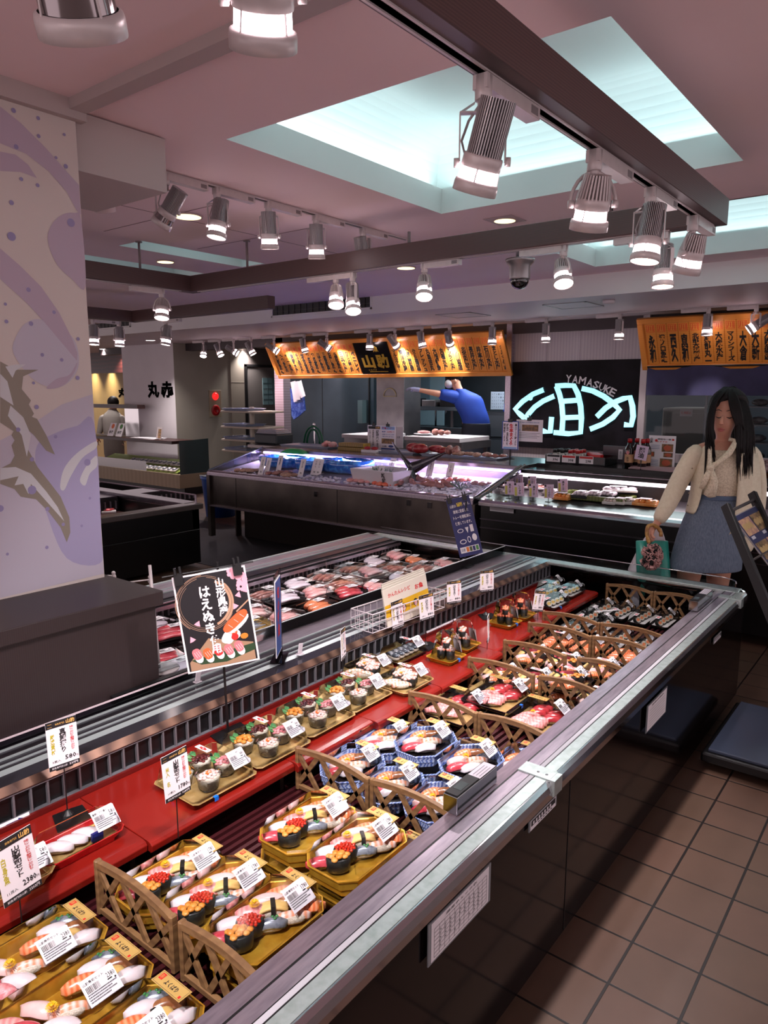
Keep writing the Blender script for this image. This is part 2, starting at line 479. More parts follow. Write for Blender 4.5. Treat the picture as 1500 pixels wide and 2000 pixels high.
isl = thing('refrigerated_island', 'long double sided open refrigerated island with steel rails holding the sushi and raw fish packs', 'display case', ((XL + XR) / 2, 2.05, 0))


def P_(b, name, mats, **k):       # part of the island, built in world coordinates
 o = b.build(name, mats, **k); o.parent = isl; o.matrix_parent_inverse = M.Translation(-V(isl.location)); return o


b = MB(); r = .10      # body with rounded corners
cor = [(XL, YF + .005)] + [(XR - r + r * sin(a), YF + .005 + r - r * cos(a)) for a in [i * pi / 16 for i in range(9)]] + \
      [(XR - r + r * cos(a), YB - r - .005 + r * sin(a)) for a in [i * pi / 16 for i in range(9)]] + [(XL, YB - .005)]
n = len(cor); b.smooth = False
for i in range(n - 1):
 p, q = cor[i], cor[i + 1]; b.quad((*p, .045), (*q, .045), (*q, .545), (*p, .545))
P_(b, 'side_panel', [PANEL])
b = MB(); cc = [(x - (.02 if x > 3.9 else 0), min(max(y, YF + .03), YB - .03)) for x, y in cor]; b.prism(cc, .002, .05); P_(b, 'kick_plate', [BLACK])
b = MB(); b.box((1.853, YF + .0035, .05), (1.856, YF + .006, .545)); P_(b, 'panel_joint', [BLACK]); b = MB(); b.box((-.1, YF + .0035, .05), (-.097, YF + .006, .545)); P_(b, 'panel_joint', [BLACK])
# bumper: chrome nosing following the outline
b = MB(); b.smooth = True
prof = [(-.004, .545), (-.012, .552), (-.014, .575), (-.010, .592), (0, .600), (.012, .601)]


def offs(pts, d):
 o = []
 for i, (x, y) in enumerate(pts):
  a = V(pts[max(i - 1, 0)]); c = V(pts[min(i + 1, len(pts) - 1)]); t = (c - a).normalized(); o.append((x - t.y * d, y + t.x * d))
 return o


rings = [[(x, y, z) for x, y in offs(cor, d)] for d, z in prof]
for j in range(len(rings) - 1):
 for i in range(n - 1): b.quad(rings[j][i], rings[j][i + 1], rings[j + 1][i + 1], rings[j + 1][i])
P_(b, 'bumper_rail', [CHROME])
b = MB(); b.box((XL, .800 - .001, .5985), (XR - .1, .8022, .602)); b.box((XL, .815, .5985), (XR - .1, .817, .6015)); b.box((XL, .8505, .590), (XR - .12, .856, .6008)); P_(b, 'rail_groove', [BLACK])
b = MB(); b.box((XL, .766, .59), (XR - .1, .799, .6015)); P_(b, 'price_rail', [STEELL])
b = MB(); b.box((XL, .8022, .59), (XR - .1, .815, .601)); P_(b, 'clear_strip', [mat('pale_plastic', (168, 166, 172), .15)])
b = MB(); b.box((XL, .817, .58), (XR - .1, .8505, .601)); P_(b, 'front_rail', [STEEL])
b = MB()
b.quad((XL, .856, .5995), (XR - .12, .856, .5995), (XR - .12, .905, .590), (XL, .905, .590))
b.quad((XL, .905, .590), (XR - .12, .905, .590), (XR - .12, .915, .38), (XL, .915, .38)); P_(b, 'inner_rail', [STEEL])
for x0 in (1.70, 3.88):
 b = MB(); b.box((x0, .757, .598), (x0 + .055, .853, .6055)); b.mi(1)
 for y in (.775, .80): b.lathe([(.004, 0), (.004, .0012), (.002, .0018)], 10, (x0 + .02, y, .6055))
 b.mi(0); b.box((x0, .742, .56), (x0 + .05, .757, .6055)); P_(b, 'rail_joint_plate', [STEELL, CHROME], bevel=.001)
# deck
b = MB(); b.box((XL, .91, .33), (XR - .06, 1.90, .355)); b.box((XL, 2.2, .35), (XR - .06, 3.09, .47)); P_(b, 'well_floor', [mat('well_black', (10, 8, 9), .5)])
b = MB()
y = .925
while y < 1.9:
 b.box((XL, y, .381), (XR - .1, y + .013, .396)); y += .026
x = XL
while x < XR - .2:
 b.box((x, .92, .371), (x + .012, 1.9, .3812)); x += .42
P_(b, 'deck_grating', [MAROON])
b = MB(); b.box((XL, 2.23, .47), (XR - .08, 3.08, .485)); P_(b, 'fish_deck', [mat('brown_deck', (92, 56, 56), .4)])
# divider
b = MB(); b.box((XL, 1.90, .36), (XR - .03, 2.225, .575)); P_(b, 'divider_body', [BLACK])
b = MB()
st = [(1.872, .594, 1.884, .601, COPPER)]
b.quad((XL, 1.868, .583), (XR - .05, 1.868, .583), (XR - .05, 1.886, .602), (XL, 1.886, .602)); b.quad((XL, 1.868, .583), (XR - .05, 1.868, .583), (XR - .05, 1.872, .577), (XL, 1.872, .577)); P_(b, 'copper_trim', [COPPER])
b = MB()
for y0, y1, z0, z1, k in ((1.886, 1.940, .602, .604, 0), (1.940, 1.966, .604, .607, 1), (1.966, 1.984, .606, .606, 2), (1.984, 1.990, .610, .610, 1), (1.990, 2.02, .606, .606, 0), (2.02, 2.026, .611, .611, 1), (2.026, 2.07, .607, .607, 2), (2.07, 2.076, .612, .612, 1), (2.076, 2.20, .608, .600, 3), (2.20, 2.225, .600, .590, 3)):
 b.mi(k).quad((XL, y0, z0), (XR - .05, y0, z0), (XR - .05, y1, z1), (XL, y1, z1))
 b.quad((XL, y0, z0), (XR - .05, y0, z0), (XR - .05, y0, z0 - .02), (XL, y0, z0 - .02))
b.quad((XL, 2.225, .59), (XR - .05, 2.225, .59), (XR - .05, 2.225, .48), (XL, 2.225, .48))
P_(b, 'divider_cap', [mat('cap_dark', (48, 46, 52), .12, .3), mat('cap_light', (176, 186, 186), .3, .5), STEELD, STEEL])
b = MB(); x = XL
while x < XR - .06:
 b.box((x, 1.874, .502), (x + .0055, 1.884, .58)); x += .047
b.box((XL, 1.872, .574), (XR - .05, 1.886, .583)); b.box((XL, 1.872, .497), (XR - .05, 1.886, .505)); P_(b, 'air_grille', [mat('grille_grey', (128, 128, 134), .4, .5)])
b = MB(); b.box((XL, 1.886, .495), (XR - .05, 1.90, .58)); P_(b, 'grille_backing', [BLACK])
b = MB(); b.box((XL, 1.862, .47), (XR - .05, 1.874, .503)); P_(b, 'red_backrail', [REDD])
# back side: inner comb, rail
b = MB(); b.box((XL, 3.055, .42), (XR - .05, 3.085, .585)); P_(b, 'rear_inner_wall', [BLACK])
b = MB(); x = XL
while x < XR - .06:
 b.box((x, 3.045, .51), (x + .004, 3.055, .56)); x += .036
b.box((XL, 3.043, .545), (XR - .05, 3.057, .566)); b.box((XL, 3.043, .578), (XR - .05, 3.06, .583)); P_(b, 'rear_air_grille', [STEEL])
b = MB()
for y0, y1, z0, z1, k in ((3.085, 3.15, .592, .598, 1), (3.15, 3.155, .604, .604, 2), (3.155, 3.20, .600, .600, 0), (3.20, 3.206, .605, .605, 2), (3.206, 3.31, .602, .602, 0), (3.31, 3.33, .606, .606, 2)):
 b.mi(k).quad((XL, y0, z0), (XR - .08, y0, z0), (XR - .08, y1, z1), (XL, y1, z1)); b.quad((XL, y0, z0), (XR - .08, y0, z0), (XR - .08, y0, z0 - .015), (XL, y0, z0 - .015))
P_(b, 'rear_rail', [STEEL, STEELD, mat('cap_light', (1, 1, 1))])
# the glass end and its chrome lip
b = MB(); b.smooth = True
E_ = [(XR - .02, 3.25), (XR - .02, .92), (XR - .027, .875), (XR - .045, .84), (XR - .075, .815), (XR - .12, .803)]
for i in range(len(E_) - 1):
 p, q = E_[i], E_[i + 1]; b.quad((*p, .60), (*q, .60), (*q, .648), (*p, .648)); b.quad((*p, .60), (*q, .60), (q[0] - .012, q[1] + .012 * (i > 1), .40), (p[0] - .012, p[1], .40))
P_(b, 'end_glass', [GLASS])
b = MB(); b.smooth = True; b.tube([(x, y, .649) for x, y in [(XR - .02, 3.25)] + E_[1:]], .0035, 6); P_(b, 'glass_top_edge', [CHROME])
b = MB(); b.box((XR - .10, .93, .585), (XR - .012, 3.28, .602)); b.box((XR - .12, .79, .588), (XR - .03, .94, .6045)); P_(b, 'end_rail', [STEELL], bevel=.004)
b = MB(); b.box((XR - .115, 1.49, .41), (XR - .105, 1.50, .55)); P_(b, 'glass_partition', [GLASS]); b = MB(); b.box((3.30, 2.228, .487), (3.303, 3.04, .60)); P_(b, 'glass_partition', [GLASS])
b = MB(); b.box((XL, 2.195, .60), (XR - .06, 2.199, .652)); P_(b, 'divider_glass', [GLASS])
b = MB(); b.box((XL, 2.194, .652), (XR - .06, 2.200, .6545)); P_(b, 'divider_glass_edge', [mat('edge_light', (190, 196, 198), .3)])
b = MB(); b.box((.2, 2.085, .606), (1.56, 2.088, .634)); P_(b, 'front_upstand', [GLASSD]); b = MB(); b.box((.2, 2.083, .634), (1.56, 2.090, .6375)); P_(b, 'upstand_edge', [mat('edge_pink', (196, 178, 184), .3)])
b = MB(); b.box((1.24, 2.11, .606), (1.56, 2.13, .632)); P_(b, 'black_plate', [BLACK])

# thermometer boxes on the front rail
def thermo(x0, x1, nm='thermometer_box'):
 b = MB(); b.box((x0, .868, .60), (x1, .910, .648)); o = P_(b, nm, [mat('mirror_box', (150, 156, 158), .12, 1)], bevel=.0015)
 part_label(o, 'mirrored box with a digital thermometer on the front rail')
 def sub(b, name, m): return b.build(name, m, o)
 b = MB(); b.box((x0 + .004, .871, .648), (x0 + (x1 - x0) * .55, .907, .6515)); b.mi(1).box((x0 + .03, .877, .6515), (x0 + .07, .901, .6522)); sub(b, 'display', [BLACK, mat('lcd', (58, 66, 66), .2)])
 b = MB(frame((x0 + (x1 - x0) * .77, .8885, .6492), (1, 0, 0), (0, 1, 0))); L = (x1 - x0) * .42
 b.rect(-L / 2, -.018, L / 2, .018); b.mi(1)
 for k in range(3): b.rect(-L * .4, -.012 + k * .009, L * .3, -.0105 + k * .009, .0003)
 sub(b, 'info_plate', [mat('plate_grey', (176, 170, 178), .4), mat('ink', (24, 22, 26), .6)])


thermo(1.41, 1.61); thermo(3.56, 3.83)

INK = mat('ink', (24, 22, 26), .6)
PAPER = mat('paper_white', (226, 220, 224), .6, noise=(30, (220, 214, 218), .3, .7))
# small plate and record sheets hanging on the panel
def sheet(name, label, cat, x0, x1, z0, z1, y, kind):
 t = thing(name, label, cat, ((x0 + x1) / 2, y, z0))
 w, h_ = x1 - x0, z1 - z0
 T = frame((0, 0, h_ / 2), (1, 0, 0), (0, 0, 1))
 b = MB(T); b.box((-w / 2, -h_ / 2, -.002), (w / 2, h_ / 2, .001)); b.build('sleeve', [mat('sleeve_grey', (126, 130, 134), .25)], t)
 b = MB(T); b.rect(-w * .46, -h_ * .46, w * .46, h_ * .46, .0014); b.mi(1)
 if kind == 'grid':
  b.text('温度チェック表', 0, h_ * .38, w * .5, h_ * .06, .002)
  for i in range(12): b.rect(-w * .42 + i * w * .0764, -h_ * .4, -w * .42 + i * w * .0764 + .0008, h_ * .28, .0018)
  for i in range(8): b.rect(-w * .42, -h_ * .4 + i * h_ * .097, w * .42, -h_ * .4 + i * h_ * .097 + .0008, .0018)
  random.seed(3)
  for i in range(9):
   for j in range(5):
    if random.random() < .8: b.text(random.choice('3457'), -w * .33 + i * w * .0764, h_ * .14 - j * h_ * .097, w * .03, h_ * .04, .002)
 elif kind == 'lines':
  b.text('清掃点検表', 0, h_ * .38, w * .6, h_ * .07, .002)
  for i in range(7): b.rect(-w * .38, -h_ * .36 + i * h_ * .1, w * .38, -h_ * .36 + i * h_ * .1 + .0008, .0018)
 else:
  b.rect(-w * .44, -h_ * .1, w * .44, h_ * .4, .0018); b.k = 0
  for i in range(7): b.rect(-w * .38 + i * w * .1, -h_ * .02, -w * .38 + i * w * .1 + w * .05, h_ * .25, .002)
  b.k = 1
  for i in range(6): b.rect(-w * .2 + i * w * .09, -h_ * .32, -w * .2 + i * w * .09 + w * .06, -h_ * .22, .002)
 b.build('sheet' if kind != 'plate' else 'nameplate_face', [PAPER, INK], t)


sheet('record_sheet', 'white temperature record sheet with a written grid hanging on the front panel', 'sheet', 1.115, 1.375, .445, .545, YF - .006, 'grid')
sheet('checklist_sheet', 'small white ruled checklist hanging on the front panel at the far end', 'sheet', 2.49, 2.72, .43, .535, YF - .006, 'lines')
sheet('case_nameplate', 'thin silver and black nameplate fixed under the steel rail', 'nameplate', 1.58, 1.745, .512, .543, YF - .002, 'plate')
sheet('small_nameplate', 'small silver nameplate under the rail at the rounded far corner', 'nameplate', 3.42, 3.55, .50, .53, YF - .002, 'plate')

# red shelf boards along the back of the sushi side
edges = [(-.35, .30, 1.545), (.30, .97, 1.53), (.97, 1.49, 1.515), (1.49, 1.87, 1.50), (1.87, 2.27, 1.48), (2.27, 2.76, 1.475), (2.76, 3.30, 1.50), (3.30, 3.98, 1.52)]
where = ['at the left edge of the picture', 'under the red sushi tray at the lower left', 'bare board in front of the tall poster', 'under the nearest cup sushi trays', 'under the farther cup and roll trays',
         'under the nearest pair of sushi towers', 'under the farther pair of sushi towers', 'under the thick black rolls at the far end']
for (x0, x1, yf), wh in zip(edges, where):
 t = thing('red_shelf_board', 'glossy red shelf board ' + wh, 'shelf board', ((x0 + x1) / 2, 1.69, .47), 0, 'red shelf boards of the island')
 L = (x1 - x0) / 2 - .0012
 b = MB(); b.smooth = True
 pf = [(1.86, 0), (1.86, .02), (yf + .02, .02), (yf + .006, .017), (yf, .010), (yf + .002, -.008), (yf + .01, -.014), (yf + .01, -.010)]
 rg = [[(sx * L, y - 1.69, z) for y, z in pf] for sx in (-1, 1)]
 b.smooth = False; b.loft(rg)
 b.build('board', [RED], t, bevel=.002, seg=1)
 b = MB(); b.box((-L + .02, yf - 1.69 + .03, -.07), (-L + .035, .16, 0)); b.build('bracket', [BLACK], t); b = MB(); b.box((L - .035, yf - 1.69 + .03, -.07), (L - .02, .16, 0)); b.build('bracket', [BLACK], t)

# ------------------------------------------------------------------ wooden lattice fences
FW = wavy('fence_plastic_wood', (132, 100, 66), (112, 82, 54), 14, 4, .42, 'Z', stretch=(3, 3, 1))


def make_fence(label, x, y0, y1, z0=.397, h=.143):
 """y0: far end, y1: near end"""
 L = y0 - y1
 t = thing('lattice_fence', label, 'divider fence', (x, y1, z0), 0, 'wood look lattice fences between the packs')
 b = MB()
 b.box((-.009, -.001, 0), (.009, .012, h - .004)); b.build('post', [FW], t, bevel=.003, seg=1)
 b = MB(); b.box((-.009, L - .012, 0), (.009, L + .001, h)); b.build('post', [FW], t, bevel=.003, seg=1)
 b = MB(); b.box((-.006, .01, .004), (.006, L - .01, .020)); b.build('bottom_rail', [FW], t, bevel=.002, seg=1)
 top = lambda y: h - .012 + .020 * sin(pi * (.18 + .82 * (y / L)) ** .9) - .018 * (1 - y / L) ** 2      # arch, lower at the near end
 b = MB(); N = 14; b.smooth = False
 rg = []
 for i in range(N + 1):
  y = .008 + (L - .016) * i / N; z = top(y)
  rg.append([(-.007, y, z - .009), (.007, y, z - .009), (.007, y, z + .007), (-.007, y, z + .007)])
 b.loft(rg); b.build('arched_rail', [FW], t)
 b = MB()      # crossing struts
 def strut(ya, za, yb, zb):
  d = V((0, yb - ya, zb - za)); l = d.length; d.normalize(); nn = V((0, -d.z, d.y)) * .0072
  a = V((0, ya, za)); c = V((0, yb, zb)); r_ = []
  for p in (a, c): r_.append([p + nn + V((.004, 0, 0)), p - nn + V((.004, 0, 0)), p - nn - V((.004, 0, 0)), p + nn - V((.004, 0, 0))])
  b.loft(r_)
 k = L / 3
 for i in range(3):
  strut(k * i + .006, .018, k * (i + 1) - .004, top(k * (i + 1) - .01) - .006)
  strut(k * (i + 1) - .006, .018, k * i + .004, top(k * i + .01) - .006)
 b.build('lattice', [FW], t)
 return t


FX = [(.813, 1.503, 1.20, 'beside the nearest 2380 yen packs, farther half', 1.178, .93, 'beside the nearest 2380 yen packs, half next to the rail'),
      (1.504, 1.52, 1.225, 'between gold packs and blue packs, farther half', 1.218, .93, 'between gold packs and blue packs, half next to the rail'),
      (2.072, 1.495, 1.20, 'between blue packs and tuna packs, farther half', 1.196, .93, 'between blue packs and tuna packs, half next to the rail'),
      (2.51, 1.505, 1.20, 'behind the tuna packs, farther half', 1.18, .93, 'behind the tuna packs, half next to the rail'),
      (2.79, 1.49, 1.19, 'behind the mixed sushi packs, farther half', 1.14, .93, 'behind the mixed sushi packs, half next to the rail'),
      (3.09, 1.52, 1.20, 'in front of the large salmon packs, farther half', 1.195, .93, 'in front of the large salmon packs, half next to the rail'),
      (3.30, 1.545, 1.245, 'in front of the salad rolls, farther half', 1.24, .93, 'in front of the salad rolls, half next to the rail'),
      (4.02, 1.49, 1.22, 'against the glass end, farther half', 1.215, .95, 'against the glass end, half next to the rail')]
for x, a, c, l1, d_, e_, l2 in FX:
 make_fence('brown lattice fence ' + l1, x, a, c); make_fence('brown lattice fence ' + l2, x, d_, e_)
# ------------------------------------------------------------------ packaged food
LID = mat('lid_plastic', (246, 248, 250), .06, kind='clear')
GOLD = mat('gold_foil', (226, 176, 62), .3, .6, noise=(26, (196, 140, 36), .35, .65), bump=(70, .25))
GOLDP = mat('pale_gold_foil', (224, 190, 128), .3, .55, noise=(30, (206, 166, 98), .35, .65))
BLUEW = wavy('blue_wave_foil', (62, 92, 170), (186, 202, 232), 16, 7, .3, 'Y', metal=.1, stretch=(1.2, 2.2, 6))
REDT = mat('red_foil', (196, 26, 34), .22, .3, noise=(30, (214, 60, 50), .45, .7))
BLKT = mat('black_tray', (20, 17, 18), .25)
WTRAY = mat('white_tray', (214, 206, 202), .4)
RICE = mat('rice', (226, 214, 196), .55, noise=(220, (204, 190, 170), .4, .6), bump=(420, .9), sss=.1)
NORI = mat('nori', (20, 22, 22), .35, noise=(80, (30, 34, 30), .4, .6), bump=(200, .4))
STICK = mat('gold_sticker', (206, 172, 100), .4, .3, noise=(30, (196, 160, 90), .3, .7))
REDINK = mat('red_ink', (196, 30, 30), .5)
WHITEL = mat('label_white', (232, 226, 230), .5)
BLUETAPE = mat('blue_tape', (20, 104, 200), .35)
YEL = mat('chrysanthemum', (240, 196, 20), .6, noise=(60, (224, 160, 12), .4, .7))
GREEN = mat('shiso_green', (52, 120, 62), .5, noise=(50, (90, 150, 80), .4, .6))
FISH = {
 'tuna': mat('tuna', (188, 54, 66), .25, coat=.5, noise=(30, (206, 84, 92), .4, .65), bump=(60, .2), sss=.15),
 'akami': mat('akami', (166, 34, 44), .22, coat=.5, noise=(40, (190, 62, 66), .4, .65), bump=(60, .2), sss=.15),
 'toro': wavy('fatty_tuna', (222, 130, 128), (236, 168, 160), 30, 5, .3, 'X', coat=.4),
 'salmon': wavy('salmon', (226, 104, 52), (240, 158, 112), 34, 3, .28, 'X', coat=.5),
 'ika': mat('squid_white', (226, 214, 214), .25, coat=.4, noise=(25, (212, 196, 198), .4, .7), sss=.2),
 'tai': mat('sea_bream', (228, 184, 178), .28, coat=.4, noise=(18, (238, 208, 202), .4, .65), sss=.2),
 'kohada': mat('silver_fish', (158, 166, 176), .22, .5, noise=(60, (96, 104, 118), .42, .6)),
 'tamago': mat('egg', (232, 196, 122), .5, noise=(40, (222, 178, 98), .4, .7)),
 'ebi': wavy('shrimp', (232, 150, 110), (238, 212, 200), 26, 2, .35, 'X', coat=.3),
 'anago': mat('eel', (126, 74, 40), .22, coat=.6, noise=(40, (176, 118, 76), .42, .62)),
 'mince': mat('minced_tuna', (206, 110, 116), .4, noise=(90, (226, 160, 160), .4, .6), bump=(160, .8)),
 'roe': mat('salmon_roe', (196, 42, 14), .12, coat=.8, sss=.2),
 'uni': mat('sea_urchin', (214, 128, 38), .4, noise=(60, (226, 156, 70), .4, .6), bump=(180, .6)),
 'crab': mat('crab_white', (232, 206, 196), .45, noise=(70, (228, 122, 84), .5, .62), bump=(140, .7)),
 'saba': mat('mackerel', (70, 76, 84), .25, .4, noise=(24, (190, 192, 196), .47, .56), coat=.4),
}
CACHE = {}


def inst(key, name, make, parent, loc, rz=0, rot=None):
 """copy of a cached one-mesh part"""
 if key not in CACHE:
  o = make(); CACHE[key] = o; first = o
 else:
  first = CACHE[key].copy(); COL.objects.link(first); first.parent = None
 first.name = name; first.parent = parent; first.location = loc
 first.rotation_euler = rot if rot else (0, 0, rz)
 for ch in []: pass
 return first


def kid(o, key, name, make):
 k = inst(key, name, make, o, (0, 0, 0)); return k


def rice_mesh(l=.027):
 def f():
  b = MB(); b.smooth = True; b.ell((0, 0, .0105), (l, .0125, .0108), 12, 7, pw=.8, flat=.0100); return b.build('rice', [RICE])
 return f


def topping_mesh(kind):
 def f():
  b = MB(); b.smooth = True
  l, w_, hh = {'tamago': (.029, .0115, .008), 'ebi': (.036, .0125, .009), 'anago': (.037, .014, .007), 'ika': (.032, .0165, .011), 'kohada': (.030, .0135, .009)}.get(kind, (.034, .0160, .0115))
  rings = []; N = 10; K = 9
  rnd = random.Random(hash(kind) % 97 if kind else 1)
  for i in range(N + 1):
   u = -1 + 2 * i / N; ww = w_ * (max(0, 1 - abs(u) ** 3.2)) ** .5 * (1 + .05 * sin(5 * u)) if kind != 'tamago' else w_ * (1 if abs(u) < .99 else .9)
   if kind == 'ebi': ww = w_ * (1 - .45 * (u + 1) / 2) * (max(.02, 1 - abs(u) ** 6)) ** .5
   ww = max(ww, .0008); zc = .021 - .0085 * u * u; top = []; bot = []
   for k in range(K):
    v = -1 + 2 * k / (K - 1); zz = zc - .0085 * abs(v) ** 2.2
    th = .0052 * (1 - .5 * abs(v) ** 3) if kind != 'tamago' else .007
    if kind == 'tamago': zz = zc - .002 * abs(v)
    top.append((u * l, v * ww, zz + th)); bot.append((u * l, v * ww, zz - .0006))
   rings.append(top + bot[::-1])
  b.loft(rings)
  if kind == 'tamago':
   b.mi(1); b.smooth = False; b.box((-.004, -.0135, .004), (.005, .0135, .0295))
  if kind == 'kohada':
   b.mi(2); [b.ell((.002 + .004 * i, .003 * (-1) ** i, .0265), (.0035, .003, .002), 6, 4) for i in range(3)]
  return b.build('topping', [FISH[kind], NORI, GREEN])
 return f


def nigiri(parent, kind, x, y, z, ang=0, far=False):
 nm = {'tuna': 'tuna_nigiri', 'akami': 'tuna_nigiri', 'toro': 'fatty_tuna_nigiri', 'salmon': 'salmon_nigiri', 'ika': 'squid_nigiri', 'tai': 'sea_bream_nigiri', 'kohada': 'silver_fish_nigiri',
          'tamago': 'egg_nigiri', 'ebi': 'shrimp_nigiri', 'anago': 'eel_nigiri', 'mince': 'minced_tuna_nigiri'}.get(kind, 'nigiri')
 if kind in ('roe', 'uni', 'crab', 'mince_g', 'salmon_g'):
  return gunkan(parent, kind, x, y, z, ang)
 r = inst('rice', nm, rice_mesh(), parent, (x, y, z), radians(ang)); r.scale = (1.16, 1.16, 1.1)
 inst('top_' + kind, 'topping', topping_mesh(kind), r, (0, 0, 0))
 return r


def blobs(b, n, r, rad, seed, zc, flat=.7):
 rnd = random.Random(seed)
 for i in range(n):
  a = i * 2.399; q = r * sqrt((i + .5) / n)
  b.ell((q * cos(a) * 1.25, q * sin(a) * .9, zc + (1 - (q / r) ** 2) * rad * 1.1), (rad * rnd.uniform(.85, 1.15), rad * rnd.uniform(.85, 1.1), rad * flat), 7, 5)


def gunkan_base():
 b = MB(); b.smooth = True; b.lathe([(.0155, 0), (.017, .004), (.017, .030), (.0155, .031)], 16, (0, 0, 0), sx=1.45, sy=.95); return b.build('nori_band', [NORI])


def gunkan_top(kind):
 def f():
  b = MB(); b.smooth = True
  if kind == 'roe': blobs(b, 34, .0175, .0034, 1, .0305, 1)
  elif kind == 'uni': blobs(b, 10, .0165, .0072, 2, .031, .6)
  else: blobs(b, 22, .018, .0056, 3, .031, .8)
  m_ = {'roe': FISH['roe'], 'uni': FISH['uni'], 'crab': FISH['crab'], 'mince_g': FISH['mince'], 'salmon_g': mat('minced_salmon', (224, 96, 56), .35, noise=(80, (240, 150, 110), .4, .6), bump=(120, .5), coat=.3)}[kind]
  return b.build('filling', [m_])
 return f


GN = {'roe': 'salmon_roe_gunkan', 'uni': 'sea_urchin_gunkan', 'crab': 'crab_gunkan', 'mince_g': 'minced_tuna_gunkan', 'salmon_g': 'salmon_gunkan'}


def gunkan(parent, kind, x, y, z, ang=0):
 r = inst('gunkan', GN[kind], gunkan_base, parent, (x, y, z), radians(ang)); r.scale = (1.22, 1.22, 1.12)
 inst('gt_' + kind, 'filling', gunkan_top(kind), r, (0, 0, 0))
 return r


def flower(parent, x, y, z, s=1):
 def f():
  b = MB(); b.smooth = False
  for ring, (r0, r1, n, zz, up) in enumerate(((.003, .0135, 18, 0, .001), (.002, .011, 15, .0015, .004), (.001, .007, 11, .003, .006))):
   for i in range(n):
    a = 2 * pi * (i + .4 * ring) / n; da = .13 + .05 * ring
    c, s_ = cos(a), sin(a)
    b.add([(r0 * c, r0 * s_, zz), (r1 * .75 * cos(a - da), r1 * .75 * sin(a - da), zz + up), (r1 * c, r1 * s_, zz + up * 1.2), (r1 * .75 * cos(a + da), r1 * .75 * sin(a + da), zz + up)], [(0, 1, 2, 3)])
  b.smooth = True; b.ell((0, 0, .005), (.004, .004, .003), 8, 5)
  return b.build('flower', [YEL])
 o = inst('flower', 'chrysanthemum_flower', f, parent, (x, y, z)); o.scale = (s, s, s); return o


def octo(L, W, c):
 x, y = L / 2, W / 2; return [(-x + c, -y), (x - c, -y), (x, -y + c), (x, y - c), (x - c, y), (-x + c, y), (-x, y - c), (-x, -y + c)]


def ring(L, W, c, z): return [(x, y, z) for x, y in octo(L, W, c)]


def tray_make(key, L, W, c, h, m1, m2=None, deep=True):
 def f():
  b = MB(); k = .80 if h < .03 else .89
  R = [ring(L * k, W * k, c * .8, 0), ring(L * (k + .02), W * (k + .02), c * .85, h * .35), ring(L * (k + .06), W * (k + .055), c * .9, h * .42), ring(L * .965, W * .955, c * .95, h * .85), ring(L, W, c, h * .92), ring(L, W, c, h)]
  b.loft(R, True, False); b.mi(1)
  b.k = 0; b.loft([ring(L, W, c, h), ring(L * .955, W * .93, c, h), ring(L * .90, W * .84, c, h * .5)], False, False); b.k = 1; b.loft([ring(L * .90, W * .84, c, h * .5), ring(L * .88, W * .82, c * .9, h * .38)], False, True)
  return b.build('tray', [m1, m2 or m1], bevel=.0012, seg=1)
 return f


def lid_make(key, L, W, c, h, H, taper=.84):
 def f():
  b = MB()
  b.loft([ring(L * .985, W * .98, c, h), ring(L * .95, W * .93, c, h + .004), ring(L * (taper + .03), W * (taper + .01), c * .9, H - .004), ring(L * taper, W * (taper - .03), c * .85, H)], False, True)
  return b.build('lid', [LID])
 return f


def price_label(parent, x, y, z, title, price, rx=38, w_=.068, h_=.05, rz=0, rzl=0):
 key = 'label_%s_%s_%.3f' % (title, price, w_)

 def f():
  b = MB(); W, H = w_, h_
  b.rect(-W / 2, -H / 2, W / 2, H / 2); b.add([(-W / 2, H / 2, 0), (W / 2, H / 2, 0), (W / 2, H / 2 + .005, -.006), (-W / 2, H / 2 + .005, -.006)], [(0, 1, 2, 3)])
  b.mi(1); b.text(title, -W * .14, H * .38, W * .62, H * .12, .0005, bold=.01)
  b.text(price, W * .34, H * .22, W * .25, H * .2, .0005, bold=.01)
  rnd = random.Random(5); x_ = -W * .42
  while x_ < -W * .02:
   q = rnd.choice((.0006, .001, .0014)); b.rect(x_, H * .0, x_ + q, H * .25, .0004); x_ += q + rnd.choice((.0006, .0009))
  for i, l in enumerate((.85, .7, .8, .6)):
   yy = -H * .08 - i * H * .095; x_ = -W * .44
   while x_ < -W * .44 + W * l:
    q = rnd.uniform(.0008, .0022); b.rect(x_, yy, x_ + q, yy + H * .045, .0004); x_ += q + .0005
  b.rect(W * .2, H * .04, W * .34, H * .09, .0004); b.rect(W * .40, -H * .02, W * .45, H * .05, .0004)
  return b.build('price_label', [WHITEL, INK])
 o = inst(key, 'price_label', f, parent, (x, y, z)); o.rotation_euler = (radians(rx), 0, radians(rzl)); return o


